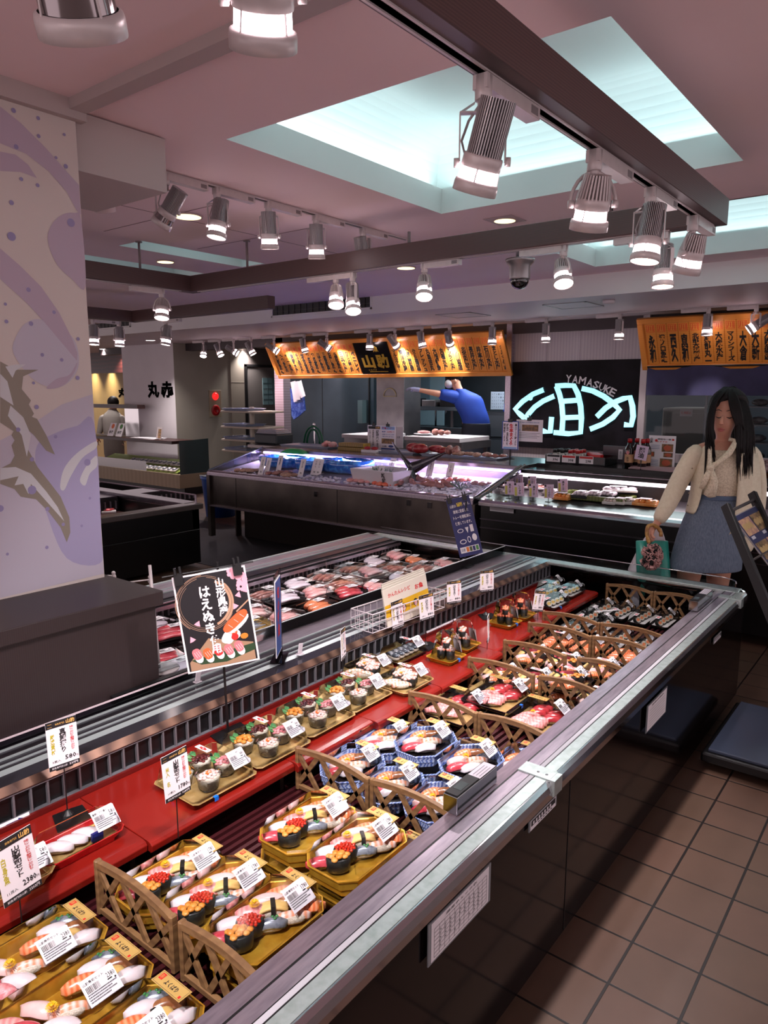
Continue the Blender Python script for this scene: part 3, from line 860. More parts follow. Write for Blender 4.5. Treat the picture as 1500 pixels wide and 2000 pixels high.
def sticker_gold(parent, x, y, z, tilt=0, L=.088):
 def f():
  b = MB(); b.box((-L / 2, -.0155, -.0003), (L / 2, .0155, .0002)); b.mi(1)
  for a_ in ((-L / 2 + .003, -.0135, L / 2 - .003, -.0129), (-L / 2 + .003, .0129, L / 2 - .003, .0135), (-L / 2 + .003, -.0135, -L / 2 + .0036, .0135), (L / 2 - .0036, -.0135, L / 2 - .003, .0135)): b.rect(*a_, .0005)
  b.text('よくばり', .001, -.001, L * .44, .0125, .0006, bold=.02); b.mi(2)
  b.rect(-L / 2 + .006, -.004, -L / 2 + .0165, .0105, .0006); b.rect(L / 2 - .012, -.011, L / 2 - .007, -.005, .0006); b.mi(0).text('寿', -L / 2 + .0112, .0032, .008, .011, .0009)
  return b.build('gold_sticker', [STICK, INK, REDINK])
 o = inst('gst%.3f' % L, 'gold_sticker', f, parent, (x, y, z)); o.rotation_euler = M.Rotation(-pi / 2, 3, 'Z').to_euler() if not tilt else (M.Rotation(-pi / 2, 3, 'Z') @ M.Rotation(-tilt, 3, 'X').inverted()).to_euler()
 return o


def sticker_red(parent, x, y, z, rz=-90, L=.06):
 def f():
  b = MB(); b.box((-L / 2, -.0095, -.0003), (L / 2, .0095, .0002)); b.mi(1); b.disc(0, 0, .0085, .0006, 14, .0075); b.rect(-L * .25, -.004, L * .25, .004, .0005)
  b.mi(0).text('寿', 0, 0, .008, .009, .0009); b.mi(2).text('鮮', -L * .4, 0, .006, .008, .0006); b.text('度', L * .4, 0, .006, .008, .0006)
  return b.build('red_white_sticker', [WHITEL, REDINK, INK])
 o = inst('rst%.3f' % L, 'red_white_sticker', f, parent, (x, y, z), radians(rz)); return o


def tape(parent, x, y, z, rz=0):
 def f():
  b = MB(); b.box((-.007, -.010, -.0002), (.007, .0, .0003)); b.box((-.007, -.0103, -.012), (.007, -.0098, .0003)); return b.build('blue_tape', [BLUETAPE])
 return inst('tape', 'blue_tape', f, parent, (x, y, z), radians(rz))


def pack(name, label, cat, x, y, z, key, L, W, c, h, H, m1, m2, group=None, rz=0, taper=.84):
 if H < 0: H = -H; key += 'low'
 t = thing(name, label, cat, (x, y, z), radians(rz), group)
 inst('tray_' + key, 'tray', tray_make(key, L, W, c, h, m1, m2), t, (0, 0, 0))
 inst('lid_' + key, 'lid', lid_make(key, L, W, c, h, H, taper), t, (0, 0, 0))
 return t


# gold ten piece set: positions measured on the nearest one (metres from its centre, x along the case, y away from the viewer)
TEN = [('tuna', -.092, .048, -42), ('uni', -.072, .006, -42), ('roe', -.033, .018, -42), ('ika', -.047, .062, -38), ('kohada', .006, -.012, -40), ('toro', .006, .056, -40), ('tamago', .038, .022, -40),
       ('tai', .052, .058, -40), ('salmon', .088, .048, -38), ('anago', .088, .004, -40), ('ebi', .050, -.034, -40), ('salmon', .095, -.040, -40)]


def gold10(label, x, y, z, price='1780', full=True, lab=True):
 t = pack('sushi_pack', label, 'sushi pack', x, y, z, 'g10', .262, .168, .034, .047, .078 if full else -.056, GOLD, GOLD, 'gold ten piece sushi sets')
 if not full:
  price_label(t, .105, -.080, .022, '山助寿司セット', price, 80, .07, .02); return t
 if full:
  for k, a, b_, an in TEN: nigiri(t, k, a, b_ * .9 - .004, .024, an)
  flower(t, .006, .040, .060)
 price_label(t, .072, -.034, .077, '山助寿司セット', price, 40)
 sticker_gold(t, .112, .008, .0788)
 return t


zd = .397
gold10('gold tray of ten nigiri, 1780 yen, back one of three behind the first fence', .952, 1.400, zd + .012)
gold10('gold tray of ten nigiri, 1780 yen, middle one of three behind the first fence', .955, 1.236, zd + .035)
gold10('gold tray under the front 1780 yen sushi tray nearest the rail', .965, 1.063, zd, full=False)
gold10('topmost gold tray of ten nigiri, 1780 yen, beside the rail behind the first fence', .953, 1.071, zd + .060)
gold10('gold tray at the bottom of the back gold stack before the second fence', 1.272, 1.243, zd, full=False)
gold10('top gold sushi tray of the back stack in front of the second fence', 1.270, 1.243, zd + .060)
gold10('gold tray at the bottom of the front gold stack before the second fence', 1.272, 1.072, zd, full=False)
gold10('top gold sushi tray of the front stack in front of the second fence', 1.271, 1.074, zd + .060)
t = pack('sushi_pack', 'gold sushi tray mostly hidden under the rail beside the thermometer box', 'sushi pack', 1.33, .995, .400, 'g10', .262, .140, .034, .040, .072, GOLD, GOLD)
for k, a, b_, an in TEN[4:10]: nigiri(t, k, a, b_ - .02, .014, an)
sticker_gold(t, .112, .008, .0685)

ELEVEN = [('toro', -.085, .052, -40), ('ika', .100, .048, -30), ('salmon', .060, .035, -20), ('tai', -.025, .038, -60), ('tuna', -.07, .018, -40), ('tamago', .098, .000, -10), ('ebi', .012, -.012, -30), ('ika', .128, -.028, -20),
          ('kohada', .130, .052, -40), ('anago', .136, .018, -30), ('tai', -.125, .050, -30), ('mince', -.055, -.030, -50), ('crab_n', -.015, -.038, -50), ('tuna', -.125, -.01, -40)]
for lb, yy, dz in (('big gold tray priced 2380 yen, farthest of the three at the lower left', 1.402, .030), ('big gold tray priced 2380 yen, middle of the three at the lower left', 1.233, .030),
                   ('big gold tray priced 2380 yen, nearest of the three at the bottom left', 1.068, .030)):
 t = pack('sushi_pack', lb, 'sushi pack', .575, yy, zd + dz, 'g11', .345, .168, .034, .047, .080, GOLD, GOLD, 'large gold 2380 yen sushi sets')
 for k, a, b_, an in ELEVEN:
  if k == 'crab_n': k = 'ika'
  nigiri(t, k, a, b_ * .92, .024, an)
 flower(t, -.018, -.002, .060); price_label(t, .058, -.050, .080, '山助寿司セット', '2380', 34); sticker_gold(t, .140, .008, .0808)
 gg = inst('garnish', 'green_onion', lambda: (lambda b: (b.ell((0, 0, 0), (.006, .004, .003), 6, 4), b.ell((.007, .003, .001), (.004, .003, .003), 6, 4), b.ell((-.003, .006, .001), (.004, .003, .003), 6, 4), b.build('green_onion', [GREEN]))[-1])(MB()), t, (.118, .056, .049))

# blue wave pattern packs
SIX = [('tuna', -.055, .020, -35), ('ika', -.030, -.020, -35), ('tai', -.018, .042, -35), ('salmon', .038, .052, -25), ('ebi', .020, -.006, -45), ('anago', .070, .020, -50), ('kohada', .062, -.020, -40)]


def blue(label, x, y, z, full=True):
 t = pack('sushi_pack', label, 'sushi pack', x, y, z, 'bl', .224, .168, .046, .040, .072 if full else -.056, BLUEW, BLKT, 'blue wave patterned sushi packs')
 if not full: return t
 if full:
  for k, a, b_, an in SIX: nigiri(t, k, a * .88, b_ * .88, .018, an)
  flower(t, -.012, .012, .054, .85)
 price_label(t, .052, -.034, .070, '旬の寿司盛合せ', '980', 42, .058, .048); sticker_gold(t, .082, .006, .0728, L=.080)
 return t


blue('blue patterned sushi pack at the back left, against the farther lattice fence half', 1.640, 1.405, zd + .02)
blue('blue patterned sushi pack at the back beside the red shelf, third column', 1.842, 1.428, zd + .02)
blue('blue pack under the raised blue sushi pack in the middle', 1.850, 1.262, zd, False)
blue('blue patterned sushi pack raised on top of another in the middle of the blue group', 1.852, 1.268, zd + .060)
blue('blue patterned sushi pack in the middle left of the blue group', 1.625, 1.237, zd + .02)
blue('blue patterned sushi pack at the front left, next to the brown fence and the rail', 1.630, 1.068, zd + .025)
blue('blue pack under the front blue pack beside the thermometer box', 1.842, 1.063, zd, False)
blue('blue patterned sushi pack at the front, stacked beside the thermometer box', 1.835, 1.082, zd + .060)
t = pack('sushi_pack', 'sushi pack with salmon slipping under the steel rail beyond the thermometer box', 'sushi pack', 2.0, .985, .405, 'bl', .222, .166, .042, .036, .070, BLUEW, BLKT)
for k, a, b_, an in SIX: nigiri(t, k, a, b_, .014, an)
sticker_gold(t, .082, .006, .0708, L=.080)


def tunaset(label, x, y, z):
 t = pack('sushi_pack', label, 'sushi pack', x, y, z, 'tu', .238, .216, .012, .026, .064, BLKT, GOLDP, 'tuna nigiri packs')
 for i in range(4): nigiri(t, 'toro', -.072 + i * .024, .052 - i * .004, .012, -62)
 for i in range(3): nigiri(t, 'toro', -.064 + i * .024, -.006, .012, -62)
 for i in range(3): nigiri(t, 'akami', .014 + i * .030, -.038, .012, -50); nigiri(t, 'akami', .030 + i * .028, .026, .014, -50)
 flower(t, -.012, .022, .050, .9); price_label(t, .076, -.058, .062, '本まぐろ握り', '1980', 42, .058, .052); sticker_gold(t, .09, .05, .0655, L=.080); tape(t, -.02, -.104, .028)
 return t


tunaset('tuna nigiri pack farthest back, partly behind the brown fence', 2.245, 1.395, zd + .012)
tunaset('tuna nigiri pack at the back right of the tuna group, near the red shelf', 2.405, 1.300, zd + .03)
tunaset('tuna nigiri pack in front with blue tape, nearest to the steel rail', 2.375, 1.108, zd + .004)

# mixed packs with red and white stickers
MIX = [('salmon', -.055, .02, -40), ('tai', -.020, .042, -40), ('tamago', .020, .052, -30), ('mince', .000, .000, -40), ('ebi', .042, .018, -40), ('uni', .035, -.025, -40), ('salmon', -.03, -.03, -40), ('tuna', .07, .045, -40)]


def mixed(label, x, y, z, items=MIX, key='mx', sz=(.19, .15), title='にぎり寿司', price='680', group='mixed sushi packs with red and white stickers', stick=True):
 L, W = sz
 t = pack('sushi_pack', label, 'sushi pack', x, y, z, key, L, W, .012, .024, .060, BLKT, GOLDP, group)
 for k, a, b_, an in items: nigiri(t, k, a, b_, .011, an)
 price_label(t, L * .31, -W * .22, .058, title, price, 42, .052, .044)
 if stick: sticker_red(t, L * .33, W * .12, .0612)
 return t


def lst(kind, n, m_, dx=.036, dy=.06, an=-50): return [(kind, (i - (n - 1) / 2) * dx, (j - (m_ - 1) / 2) * dy, an) for i in range(n) for j in range(m_)]


mx = mixed('mixed sushi pack behind the first brown fence beyond the tuna, farthest back', 2.64, 1.42, zd); flower(mx, -.02, .0, .045, .8)
mx = mixed('mixed sushi pack with a yellow flower in the middle of the row beyond the tuna', 2.66, 1.27, zd + .01); flower(mx, -.0, .012, .047, .8)
mx = mixed('mixed sushi pack under the raised one beyond the tuna', 2.67, 1.12, zd)
mx = mixed('mixed sushi pack raised on another with a yellow flower in its centre, beyond the tuna', 2.672, 1.125, zd + .048); flower(mx, -.006, .014, .049, .9)
mx = mixed('mixed sushi pack low beside the rail in the row beyond the tuna', 2.66, .99, zd)
mx = mixed('mixed sushi pack beside the red shelf before the salmon row', 2.94, 1.42, zd); mx = mixed('mixed sushi pack with a flower near the rail before the salmon row', 2.945, 1.09, zd + .012); flower(mx, 0, .012, .047, .8)
mx = mixed('mixed sushi pack in the middle before the salmon row', 2.94, 1.255, zd); mx = mixed('mixed sushi pack half under the rail before the salmon row', 2.94, .97, zd)
SAL = lst('salmon', 4, 2, .038, .062, -55)
mixed('salmon nigiri pack beside the red shelf between the last two fence rows', 3.195, 1.42, zd, SAL, title='サーモン握り', price='780', group='salmon nigiri packs')
mixed('salmon nigiri pack in the middle between the last two fence rows', 3.20, 1.26, zd + .01, SAL, title='サーモン握り', price='780', group='salmon nigiri packs', stick=False)
mixed('salmon nigiri pack near the rail between the last two fence rows', 3.20, 1.08, zd + .01, SAL, title='サーモン握り', price='780', group='salmon nigiri packs', stick=False)


# cut rolls
def cut_roll(kind='salmon'):
 def f():
  b = MB(); b.smooth = True; T = M.Rotation(radians(62), 4, 'X')
  old = b.T; b.T = T; b.lathe([(.0165, -.010), (.018, -.008), (.018, .008), (.0165, .0095)], 14, sx=1.25)
  b.mi(1).smooth = False; b.disc(0, 0, .0195, .0098, 14, .0155); b.mi(2).disc(-.002, 0, .0135, .0103, 10, .008); b.mi(3).disc(.010, .003, .0035, .0105, 8)
  b.T = old; return b.build('cut_roll', [NORI, RICE, FISH[kind] if kind in FISH else mat('omelette', (214, 176, 96), .5), GREEN])
 return f


def rollpack(label, x, y, z, kind='salmon', n=4, dark=False, sz=(.235, .10), group='packs of cut rolls', title='サラダ巻'):
 L, W = sz
 t = pack('sushi_pack', label, 'sushi pack', x, y, z, 'rp%.2f%.2f' % sz, L, W, .010, .020, .056, BLKT, WTRAY if not dark else BLKT, group)
 for i in range(n): inst('roll_' + kind, 'cut_roll', cut_roll(kind), t, (-L * .33 + i * L * .20, .006 - .004 * i, .026), radians(-18))
 if W > .11:
  for i in range(n): inst('roll_' + kind, 'cut_roll', cut_roll(kind), t, (-L * .30 + i * L * .20, .05, .026), radians(-18))
 price_label(t, L * .40, -W * .12, .052, title, '480', 45, .046, .042, rzl=10); sticker_red(t, -L * .33, W * .1, .0572, 0, .05)
 return t


rollpack('salad roll pack in the middle beyond the last fence, nearest of the row', 3.47, 1.44, zd); rollpack('salad roll pack beyond the last fence, second from the red shelf', 3.56, 1.335, zd + .01)
rollpack('salad roll pack stacked high beyond the last fence', 3.62, 1.43, zd + .02); rollpack('salad roll pack beside the bare slats, beyond the last fence', 3.44, 1.20, zd)
rollpack('salad roll pack near the rail beyond the last fence', 3.42, 1.08, zd); rollpack('salad roll pack half under the rail beyond the last fence', 3.42, .975, zd)
for i, (x, y, lb) in enumerate(((3.84, 1.44, 'at the red shelf corner'), (3.86, 1.335, 'second from the red shelf'), (3.88, 1.225, 'blue taped, in the middle'),
        (3.90, 1.115, 'near the far rail corner'))):
 t = rollpack('orange salad roll pack by the glass end, ' + lb, x, y, zd + (.012 if i < 2 else 0), title='サラダ巻')
 if i in (1, 2): tape(t, 0, -.045, .022)
t = thing('arrow_strip', 'small white strip with a black double arrow lying on the far roll packs', 'sign', (3.70, 1.36, .475), radians(-38))
b = MB(); b.box((-.075, -.008, 0), (.075, .008, .001)); b.mi(1); b.poly([(-.07, 0), (-.058, -.004), (-.058, .004)], .0014); b.poly([(.07, 0), (.058, .004), (.058, -.004)], .0014); b.text('商品を置かないで下さい', 0, 0, .09, .006, .0014); b.build('strip', [WHITEL, INK], t)

# ---- the red shelf
zs = .4905
t = pack('sushi_pack', 'red and gold tray of three white nigiri on the red shelf, lower left', 'sushi pack', .845, 1.645, zs, 'rd', .215, .112, .018, .026, .062, REDT, GOLDP)
for i in range(3): nigiri(t, 'ika', -.050 + i * .038, .004, .012, -40)
b = MB(); b.box((.020, -.034, .015), (.050, -.026, .038)); b.mi(1).text('鯛', .035, 0, .001, .001); b.build('blue_film', [mat('blue_film', (30, 40, 110), .3), WHITEL], t)
price_label(t, .068, -.018, .056, '真鯛にぎり握り', '580', 45, .064, .052)
t = pack('sushi_pack', 'gold rimmed sushi pack behind the large price card at the left edge', 'sushi pack', .655, 1.625, zs, 'rd2', .20, .112, .018, .026, .062, GOLDP, GOLDP)
for i in range(3): nigiri(t, 'ika', -.050 + i * .038, .004, .012, -40)
price_label(t, .065, -.018, .056, '真鯛にぎり握り', '580', 45, .064, .052)


def cup_make(kind):
 def f():
  b = MB(); b.smooth = True; b.lathe([(.024, 0), (.026, .004), (.032, .040), (.034, .042)], 16, cap1=False); b.mi(1).lathe([(.022, .002), (.024, .005), (.029, .033), (.020, .037)], 16)
  b.mi(2); blobs(b, 18 if kind != 'uni' else 12, .021, .0062 if kind != 'uni' else .009, 4, .036, .6)
  if kind != 'crab':
   b.mi(3); b.smooth = False; [b.add([(.016 * cos(a), .016 * sin(a), .038), (.034 * cos(a - .3), .034 * sin(a - .3), .043), (.038 * cos(a), .038 * sin(a), .048), (.034 * cos(a + .3), .034 * sin(a + .3), .043)], [(0, 1, 2, 3)]) for a in (1.6, 2.2, 2.8)]
  if kind == 'crab': b.mi(4); b.smooth = True; [b.ell((.006 * cos(k), .006 * sin(k), .044), (.004, .003, .003), 6, 4) for k in range(6)]
  m_ = {'uni': FISH['uni'], 'mince': FISH['mince'], 'crab': mat('shredded_crab', (236, 214, 208), .5, noise=(60, (224, 176, 166), .4, .6), bump=(120, .6)), 'natto': mat('dark_tuna_dice', (110, 34, 34), .25, noise=(70, (60, 16, 20), .4, .6), coat=.4)}[kind]
  return b.build('cup_sushi', [mat('cup_plastic', (230, 232, 232), .08, kind='clear'), RICE, m_, GREEN, mat('orange_roe', (240, 110, 30), .3)])
 return f


def cups(label, x, y, tp=False):
 t = pack('sushi_pack', label, 'sushi pack', x, y, zs, 'cu', .235, .205, .012, .016, .064, GOLDP, GOLDP, 'trays of four cup sushi', taper=.86)
 for k, a, c_ in (('uni', -.062, .034), ('natto', .022, .054), ('crab', -.022, -.040), ('mince', .062, -.010)):
  inst('cup_' + k, {'uni': 'sea_urchin_cup', 'natto': 'dark_tuna_cup', 'crab': 'crab_cup', 'mince': 'minced_tuna_cup'}[k], cup_make(k), t, (a, c_, .008)).scale = (1.14, 1.14, 1.08)
 price_label(t, .080, -.052, .060, 'てまりカップ寿司', '880', 45, .060, .052); sticker_red(t, .048, .072, .0655)
 if tp: tape(t, -.05, -.100, .018); tape(t, -.108, -.0, .018, -90)
 return t


cups('tray of four cup sushi with blue tape behind the 1780 yen price card', 1.245, 1.640, True)
cups('tray of four cup sushi, second from the left on the red shelf', 1.490, 1.650)
cups('tray of four cup sushi, third from the left on the red shelf', 1.735, 1.665)
t = pack('sushi_pack', 'tray of four cup sushi, farthest on the red shelf', 'sushi pack', 1.965, 1.675, zs, 'cu', .235, .205, .012, .016, .064, GOLDP, GOLDP, 'trays of four cup sushi', taper=.86)
for k, a, c_ in (('uni', -.062, .034), ('natto', .022, .054), ('crab', -.022, -.040), ('mince', .062, -.010)): inst('cup_' + k, 'sushi_cup', None, t, (a, c_, .008)).scale = (1.14, 1.14, 1.08)
price_label(t, .080, -.052, .060, 'てまりカップ寿司', '880', 45, .060, .052); sticker_red(t, .048, .072, .0655)


def seafood(label, x, y):
 t = pack('sushi_pack', label, 'sushi pack', x, y, zs, 'sf', .20, .150, .012, .020, .060, GOLDP, GOLDP, 'packs of nori wrapped seafood sushi')
 for a, c_, k in ((-.052, .03, 'ebi'), (-.045, -.016, 'ebi')): nigiri(t, k, a, c_, .012, -40)
 for a, c_ in ((-.012, -.024), (.022, -.008), (.0, .028), (.036, .034)): gunkan(t, 'crab', a, c_, .010, -40)
 flower(t, -.006, .018, .050, .8); price_label(t, .066, -.030, .056, '海鮮寿司盛合せ', '780', 45, .056, .048); sticker_red(t, .056, .046, .0612)
 return t


seafood('pack of nori wrapped seafood sushi with a flower, farther one below the comb grille', 2.175, 1.775)
seafood('pack of nori wrapped seafood sushi with a flower, nearer one at the shelf edge', 2.185, 1.595)


def saba_m():
 b = MB(); b.smooth = True; b.ell((0, 0, .014), (.020, .034, .015), 12, 7, pw=.85, flat=.013); b.mi(1).ell((0, 0, .022), (.019, .035, .013), 12, 7, pw=.85, flat=.004); return b.build('mackerel_sushi', [RICE, FISH['saba']])


t = pack('sushi_pack', 'pack of silver grey pressed mackerel sushi near the two towers', 'sushi pack', 2.435, 1.79, zs, 'sb', .225, .125, .012, .018, .058, BLKT, GOLDP)
for i in range(5): inst('saba', 'mackerel_sushi', saba_m, t, (-.075 + i * .034, -.004, .012), radians(-14))
price_label(t, .082, -.022, .054, 'しめさば棒寿司', '580', 45, .058, .048); sticker_red(t, .07, .038, .0592)


def tower(label, x, y, kind, tp):
 t = thing('sushi_tower_pack', label, 'sushi pack', (x, y, zs), 0, 'tall clear boxes of tower sushi')
 inst('twt', 'tray', tray_make('tw', .135, .135, .010, .020, GOLD, GOLD), t, (0, 0, 0))

 def f():
  b = MB(); b.loft([ring(.112, .112, .012, .016), ring(.108, .108, .014, .020), ring(.074, .074, .016, .120), ring(.064, .064, .016, .126)], False, True); return b.build('lid', [LID])
 inst('twl', 'lid', f, t, (0, 0, 0))

 def tier(n, r, rr, hh):
  def g():
   b = MB(); b.smooth = True
   for i in range(n):
    a = 2 * pi * i / n + .4; b.mi(0); b.lathe([(rr * .9, 0), (rr, .003), (rr, hh), (rr * .9, hh + .001)], 10, (r * cos(a), r * sin(a), 0))
    b.mi(1); rnd = random.Random(i)
    for k in range(11): q = 2 * pi * k / 7; b.ell((r * cos(a) + rr * .8 * cos(q) * (k > 3), r * sin(a) + rr * .8 * sin(q) * (k > 3), hh + .003 + rnd.random() * .004 + .005 * (k < 4)), (.0078, .0078, .0066), 6, 4)
   if n == 2: b.mi(2); [b.ell((.012 * cos(k * 2), .012 * sin(k * 2), hh + .011), (.006, .003, .003), 6, 4) for k in range(3)]
   return b.build('gunkan_tier', [NORI, FISH['crab'] if kind == 'crab' else CACHE_M(), GREEN])
  return g
 inst('tier1' + kind, 'lower_tier', tier(3, .0235, .019, .034), t, (0, 0, .014)); inst('tier2' + kind, 'upper_tier', tier(2, .0125, .0135, .024), t, (0, 0, .058))
 o = price_label(t, .050, -.024, .058, 'こぼれるタワー', '880', 78, .046, .056, rzl=78)
 if tp: tape(t, -.006, -.062, .022)
 return t


def CACHE_M(): return mat('minced_salmon', (224, 96, 56), .35, noise=(80, (240, 150, 110), .4, .6), bump=(120, .5), coat=.3)


tower('tall clear box of crab topped tower sushi with blue tape, nearest tower', 2.525, 1.625, 'crab', True)
tower('tall clear box of crab topped tower sushi behind the nearest tower', 2.695, 1.650, 'crab', False)
tower('tall clear box of orange salmon tower sushi with blue tape, left of the farther pair', 3.105, 1.655, 'salmon', True)
tower('tall clear box of orange salmon tower sushi, right of the farther pair', 3.265, 1.655, 'salmon', False)
for x, y, lb, dk in ((3.60, 1.60, 'white faced thick rolls in front, with blue tape', 0), (3.74, 1.70, 'white faced thick rolls just behind the taped one', 0), (3.86, 1.62, 'dark tray of thick rolls at the far end of the red shelf', 1), (3.90, 1.76, 'dark tray of thick rolls in the far corner of the red shelf', 1)):
 t = rollpack('pack of ' + lb, x - .04, y, zs, 'omelette', 4, dk, (.21, .105), 'thick roll packs on the red shelf', '特上太巻き')
 if lb.endswith('tape'): tape(t, -.05, -.052, .018)

# ------------------------------------------------------------------ price cards on stands
def card(name, label, x, y, z0, zc0, zc1, w_, big, price, yellow, rz=0, n='3貫入', lean=0, base=True, tax='537'):
 """z0 foot, zc0..zc1 the card"""
 t = thing(name, label, 'price card', (x, y, z0), radians(rz), 'black and white price cards of the sushi side')
 h_ = zc1 - zc0; T = frame((0, 0, zc0 - z0 + h_ / 2), (cos(lean), 0, sin(lean)), (-sin(lean), .05, cos(lean)))
 b = MB(T); b.box((-w_ / 2, -h_ / 2, -.0015), (w_ / 2, h_ / 2, 0))
 b.mi(1).rect(-w_ / 2, h_ * .36, w_ / 2, h_ / 2, .0003); b.rect(-w_ / 2, -h_ / 2, w_ / 2, -h_ * .41, .0003)
 b.mi(3).text('山助', w_ * .30, h_ * .43, w_ * .28, h_ * .09, .0007, bold=.03); b.text('鮮魚専門店', -w_ * .04, h_ * .425, w_ * .30, h_ * .04, .0007); b.rect(-w_ * .44, h_ * .39, -w_ * .30, h_ * .395, .0007); b.rect(-w_ * .44, h_ * .45, -w_ * .30, h_ * .455, .0007)
 b.mi(1).text(big, w_ * .02, h_ * .07, w_ * .22, h_ * .50, .0006, bold=.02, vert=True, spacing=.9)
 b.mi(2).text('味にこだわり鮮度にこだわり', w_ * .32, h_ * .07, w_ * .13, h_ * .50, .0006, bold=.01, vert=True, spacing=.9)
 b.mi(4).text(yellow, -w_ * .32, h_ * .03, w_ * .14, h_ * .42, .0006, bold=.02, vert=True, spacing=.95)
 b.mi(1).text(price, w_ * .22, -h_ * .30, w_ * .36, h_ * .10, .0006, bold=.02); b.text('円', w_ * .44, -h_ * .325, w_ * .06, h_ * .04, .0006); b.text(n, -w_ * .24, -h_ * .33, w_ * .28, h_ * .05, .0006)
 b.mi(0).text(tax + '円', w_ * .30, -h_ * .455, w_ * .28, h_ * .05, .0007, bold=.01); b.text('鮮魚専門店山助', -w_ * .16, -h_ * .455, w_ * .5, h_ * .04, .0007)
 b.build('card', [WHITEL, INK, REDINK, mat('gold_print', (226, 176, 96), .5), mat('yellow_print', (186, 172, 40), .5)], t)
 b = MB(); b.tube([(0, .004, .01), (0, .004, zc0 - z0 + .004)], .0016, 6); b.build('rod', [BLACK], t)
 b = MB(); b.box((-.022, -.003, zc0 - z0 - .004), (.022, .006, zc0 - z0 + .005)); b.build('clip_bar', [BLACK], t, bevel=.001, seg=1)
 if base:
  b = MB(); b.prism([(-.048, -.052), (-.036, -.060), (-.010, -.050), (.016, -.060), (.044, -.050), (.050, .030), (.020, .034), (-.030, .034)], 0, .004); b.lathe([(.018, .004), (.016, .010), (.006, .020), (.003, .022)], 12, (0, .004, 0)); b.build('base', [BLACK], t)
 return t


card('price_card', 'sea bream nigiri price card, 580 yen, standing clear on a black stand', .898, 1.792, .4905, .640, .775, .080, '真鯛握り', '580', '厳選素材', -8)
card('price_card', 'price card at 580 yen cut off by the left edge of the picture', .66, 1.80, .4905, .645, .78, .080, '真鯛握り', '580', '厳選素材', -8)
card('price_card', 'largest price card, 2380 yen, in front of the red shelf at the left edge', .632, 1.500, .470, .548, .698, .086, '山助寿司セット', '2380', '白身魚', 4, '11貫入', .08, False, '2203')
card('price_card', 'price card of the 1780 yen set standing in front of the cup sushi', 1.036, 1.488, .470, .600, .725, .080, '山助寿司セット', '1780', '米入　名', 2, '10貫入', .03, False, '1649')
card('price_card', 'sardine sushi price card, 580 yen, leftmost of the row before the wire basket', 2.487, 1.862, .4905, .592, .722, .074, 'いわし梅酢寿司', '580', '厳選素材', -6, lean=.06, base=False)
card('price_card', 'crab tower price card, 880 yen, second in the row before the wire basket', 2.611, 1.790, .4905, .617, .735, .086, 'こぼれるかにタワー', '880', '厳選素材', -14, lean=.05)
card('price_card', 'tuna tower price card, 880 yen, third in the row before the wire basket', 2.857, 1.80, .4905, .634, .745, .080, 'こぼれるまぐろタワー', '880', '厳選素材', -26)
card('price_card', 'price card of the salmon tower at 880 yen, fourth and farthest in the row', 3.17, 1.800, .4905, .623, .735, .080, 'こぼれるサーモンタワー', '880', '厳選素材', -30)
card('price_card', 'narrow looking price card turned away, standing before the grille left of the row', 2.05, 1.80, .4905, .60, .72, .080, 'かにクリーム', '480', '厳選素材', 28, lean=-.1)
card('price_card', 'price card turned away beside the nearest sushi tower', 2.72, 1.53, .4905, .545, .66, .076, 'こぼれるタワー', '880', '厳選素材', 25, lean=-.08, base=False)
card('price_card', 'tilted price card at the right of the farther sushi towers', 3.24, 1.54, .4905, .55, .655, .074, 'まぐろタワー', '880', '厳選素材', -20, lean=-.22, base=False)
# arrow strips along the grille
for x0, lb in ((.70, 'at the left edge'), (2.86, 'before the farther towers')):
 t = thing('grille_notice_strip', 'white notice strip with a blue arrow below the grille ' + lb, 'sign', (x0, 1.868, .50))
 b = MB(frame((0, 0, 0), (1, 0, 0), (0, .35, 1))); b.box((-.13, -.009, 0), (.13, .011, .001)); b.mi(1).text('この上に商品を置かないで下さい', -.03, .001, .17, .008, .0014)
 b.mi(2).poly([(.068, -.002), (.10, -.002), (.10, -.006), (.118, .001), (.10, .008), (.10, .004), (.068, .004)], .0014); b.build('strip', [WHITEL, INK, mat('arrow_navy', (40, 56, 110), .5)], t)
# ------------------------------------------------------------------ wood light frame with tracks
BW = wavy('beam_wood', (84, 60, 58), (66, 46, 46), 5, 4, .45, 'Z', stretch=(.5, .5, 9))
WPL = mat('white_lamp_metal', (196, 184, 184), .35, .1, noise=(40, (188, 176, 176), .3, .7))
FIN = mat('grey_fins', (176, 170, 172), .4, .5)
LENS = glow('lamp_lens', (255, 244, 246), 8)
LENSR = glow('lamp_ring_glow', (255, 232, 238), 13)
CABLE = mat('white_cable', (180, 168, 168), .5)
ZB = 2.32      # underside of the beams


def beam(b, a, c, w_=.085, h_=.105):
 (x0, y0), (x1, y1) = a, c
 if abs(x1 - x0) > abs(y1 - y0): b.box((min(x0, x1), y0 - w_ / 2, ZB), (max(x0, x1), y0 + w_ / 2, ZB + h_))
 else: b.box((x0 - w_ / 2, min(y0, y1), ZB), (x0 + w_ / 2, max(y0, y1), ZB + h_))


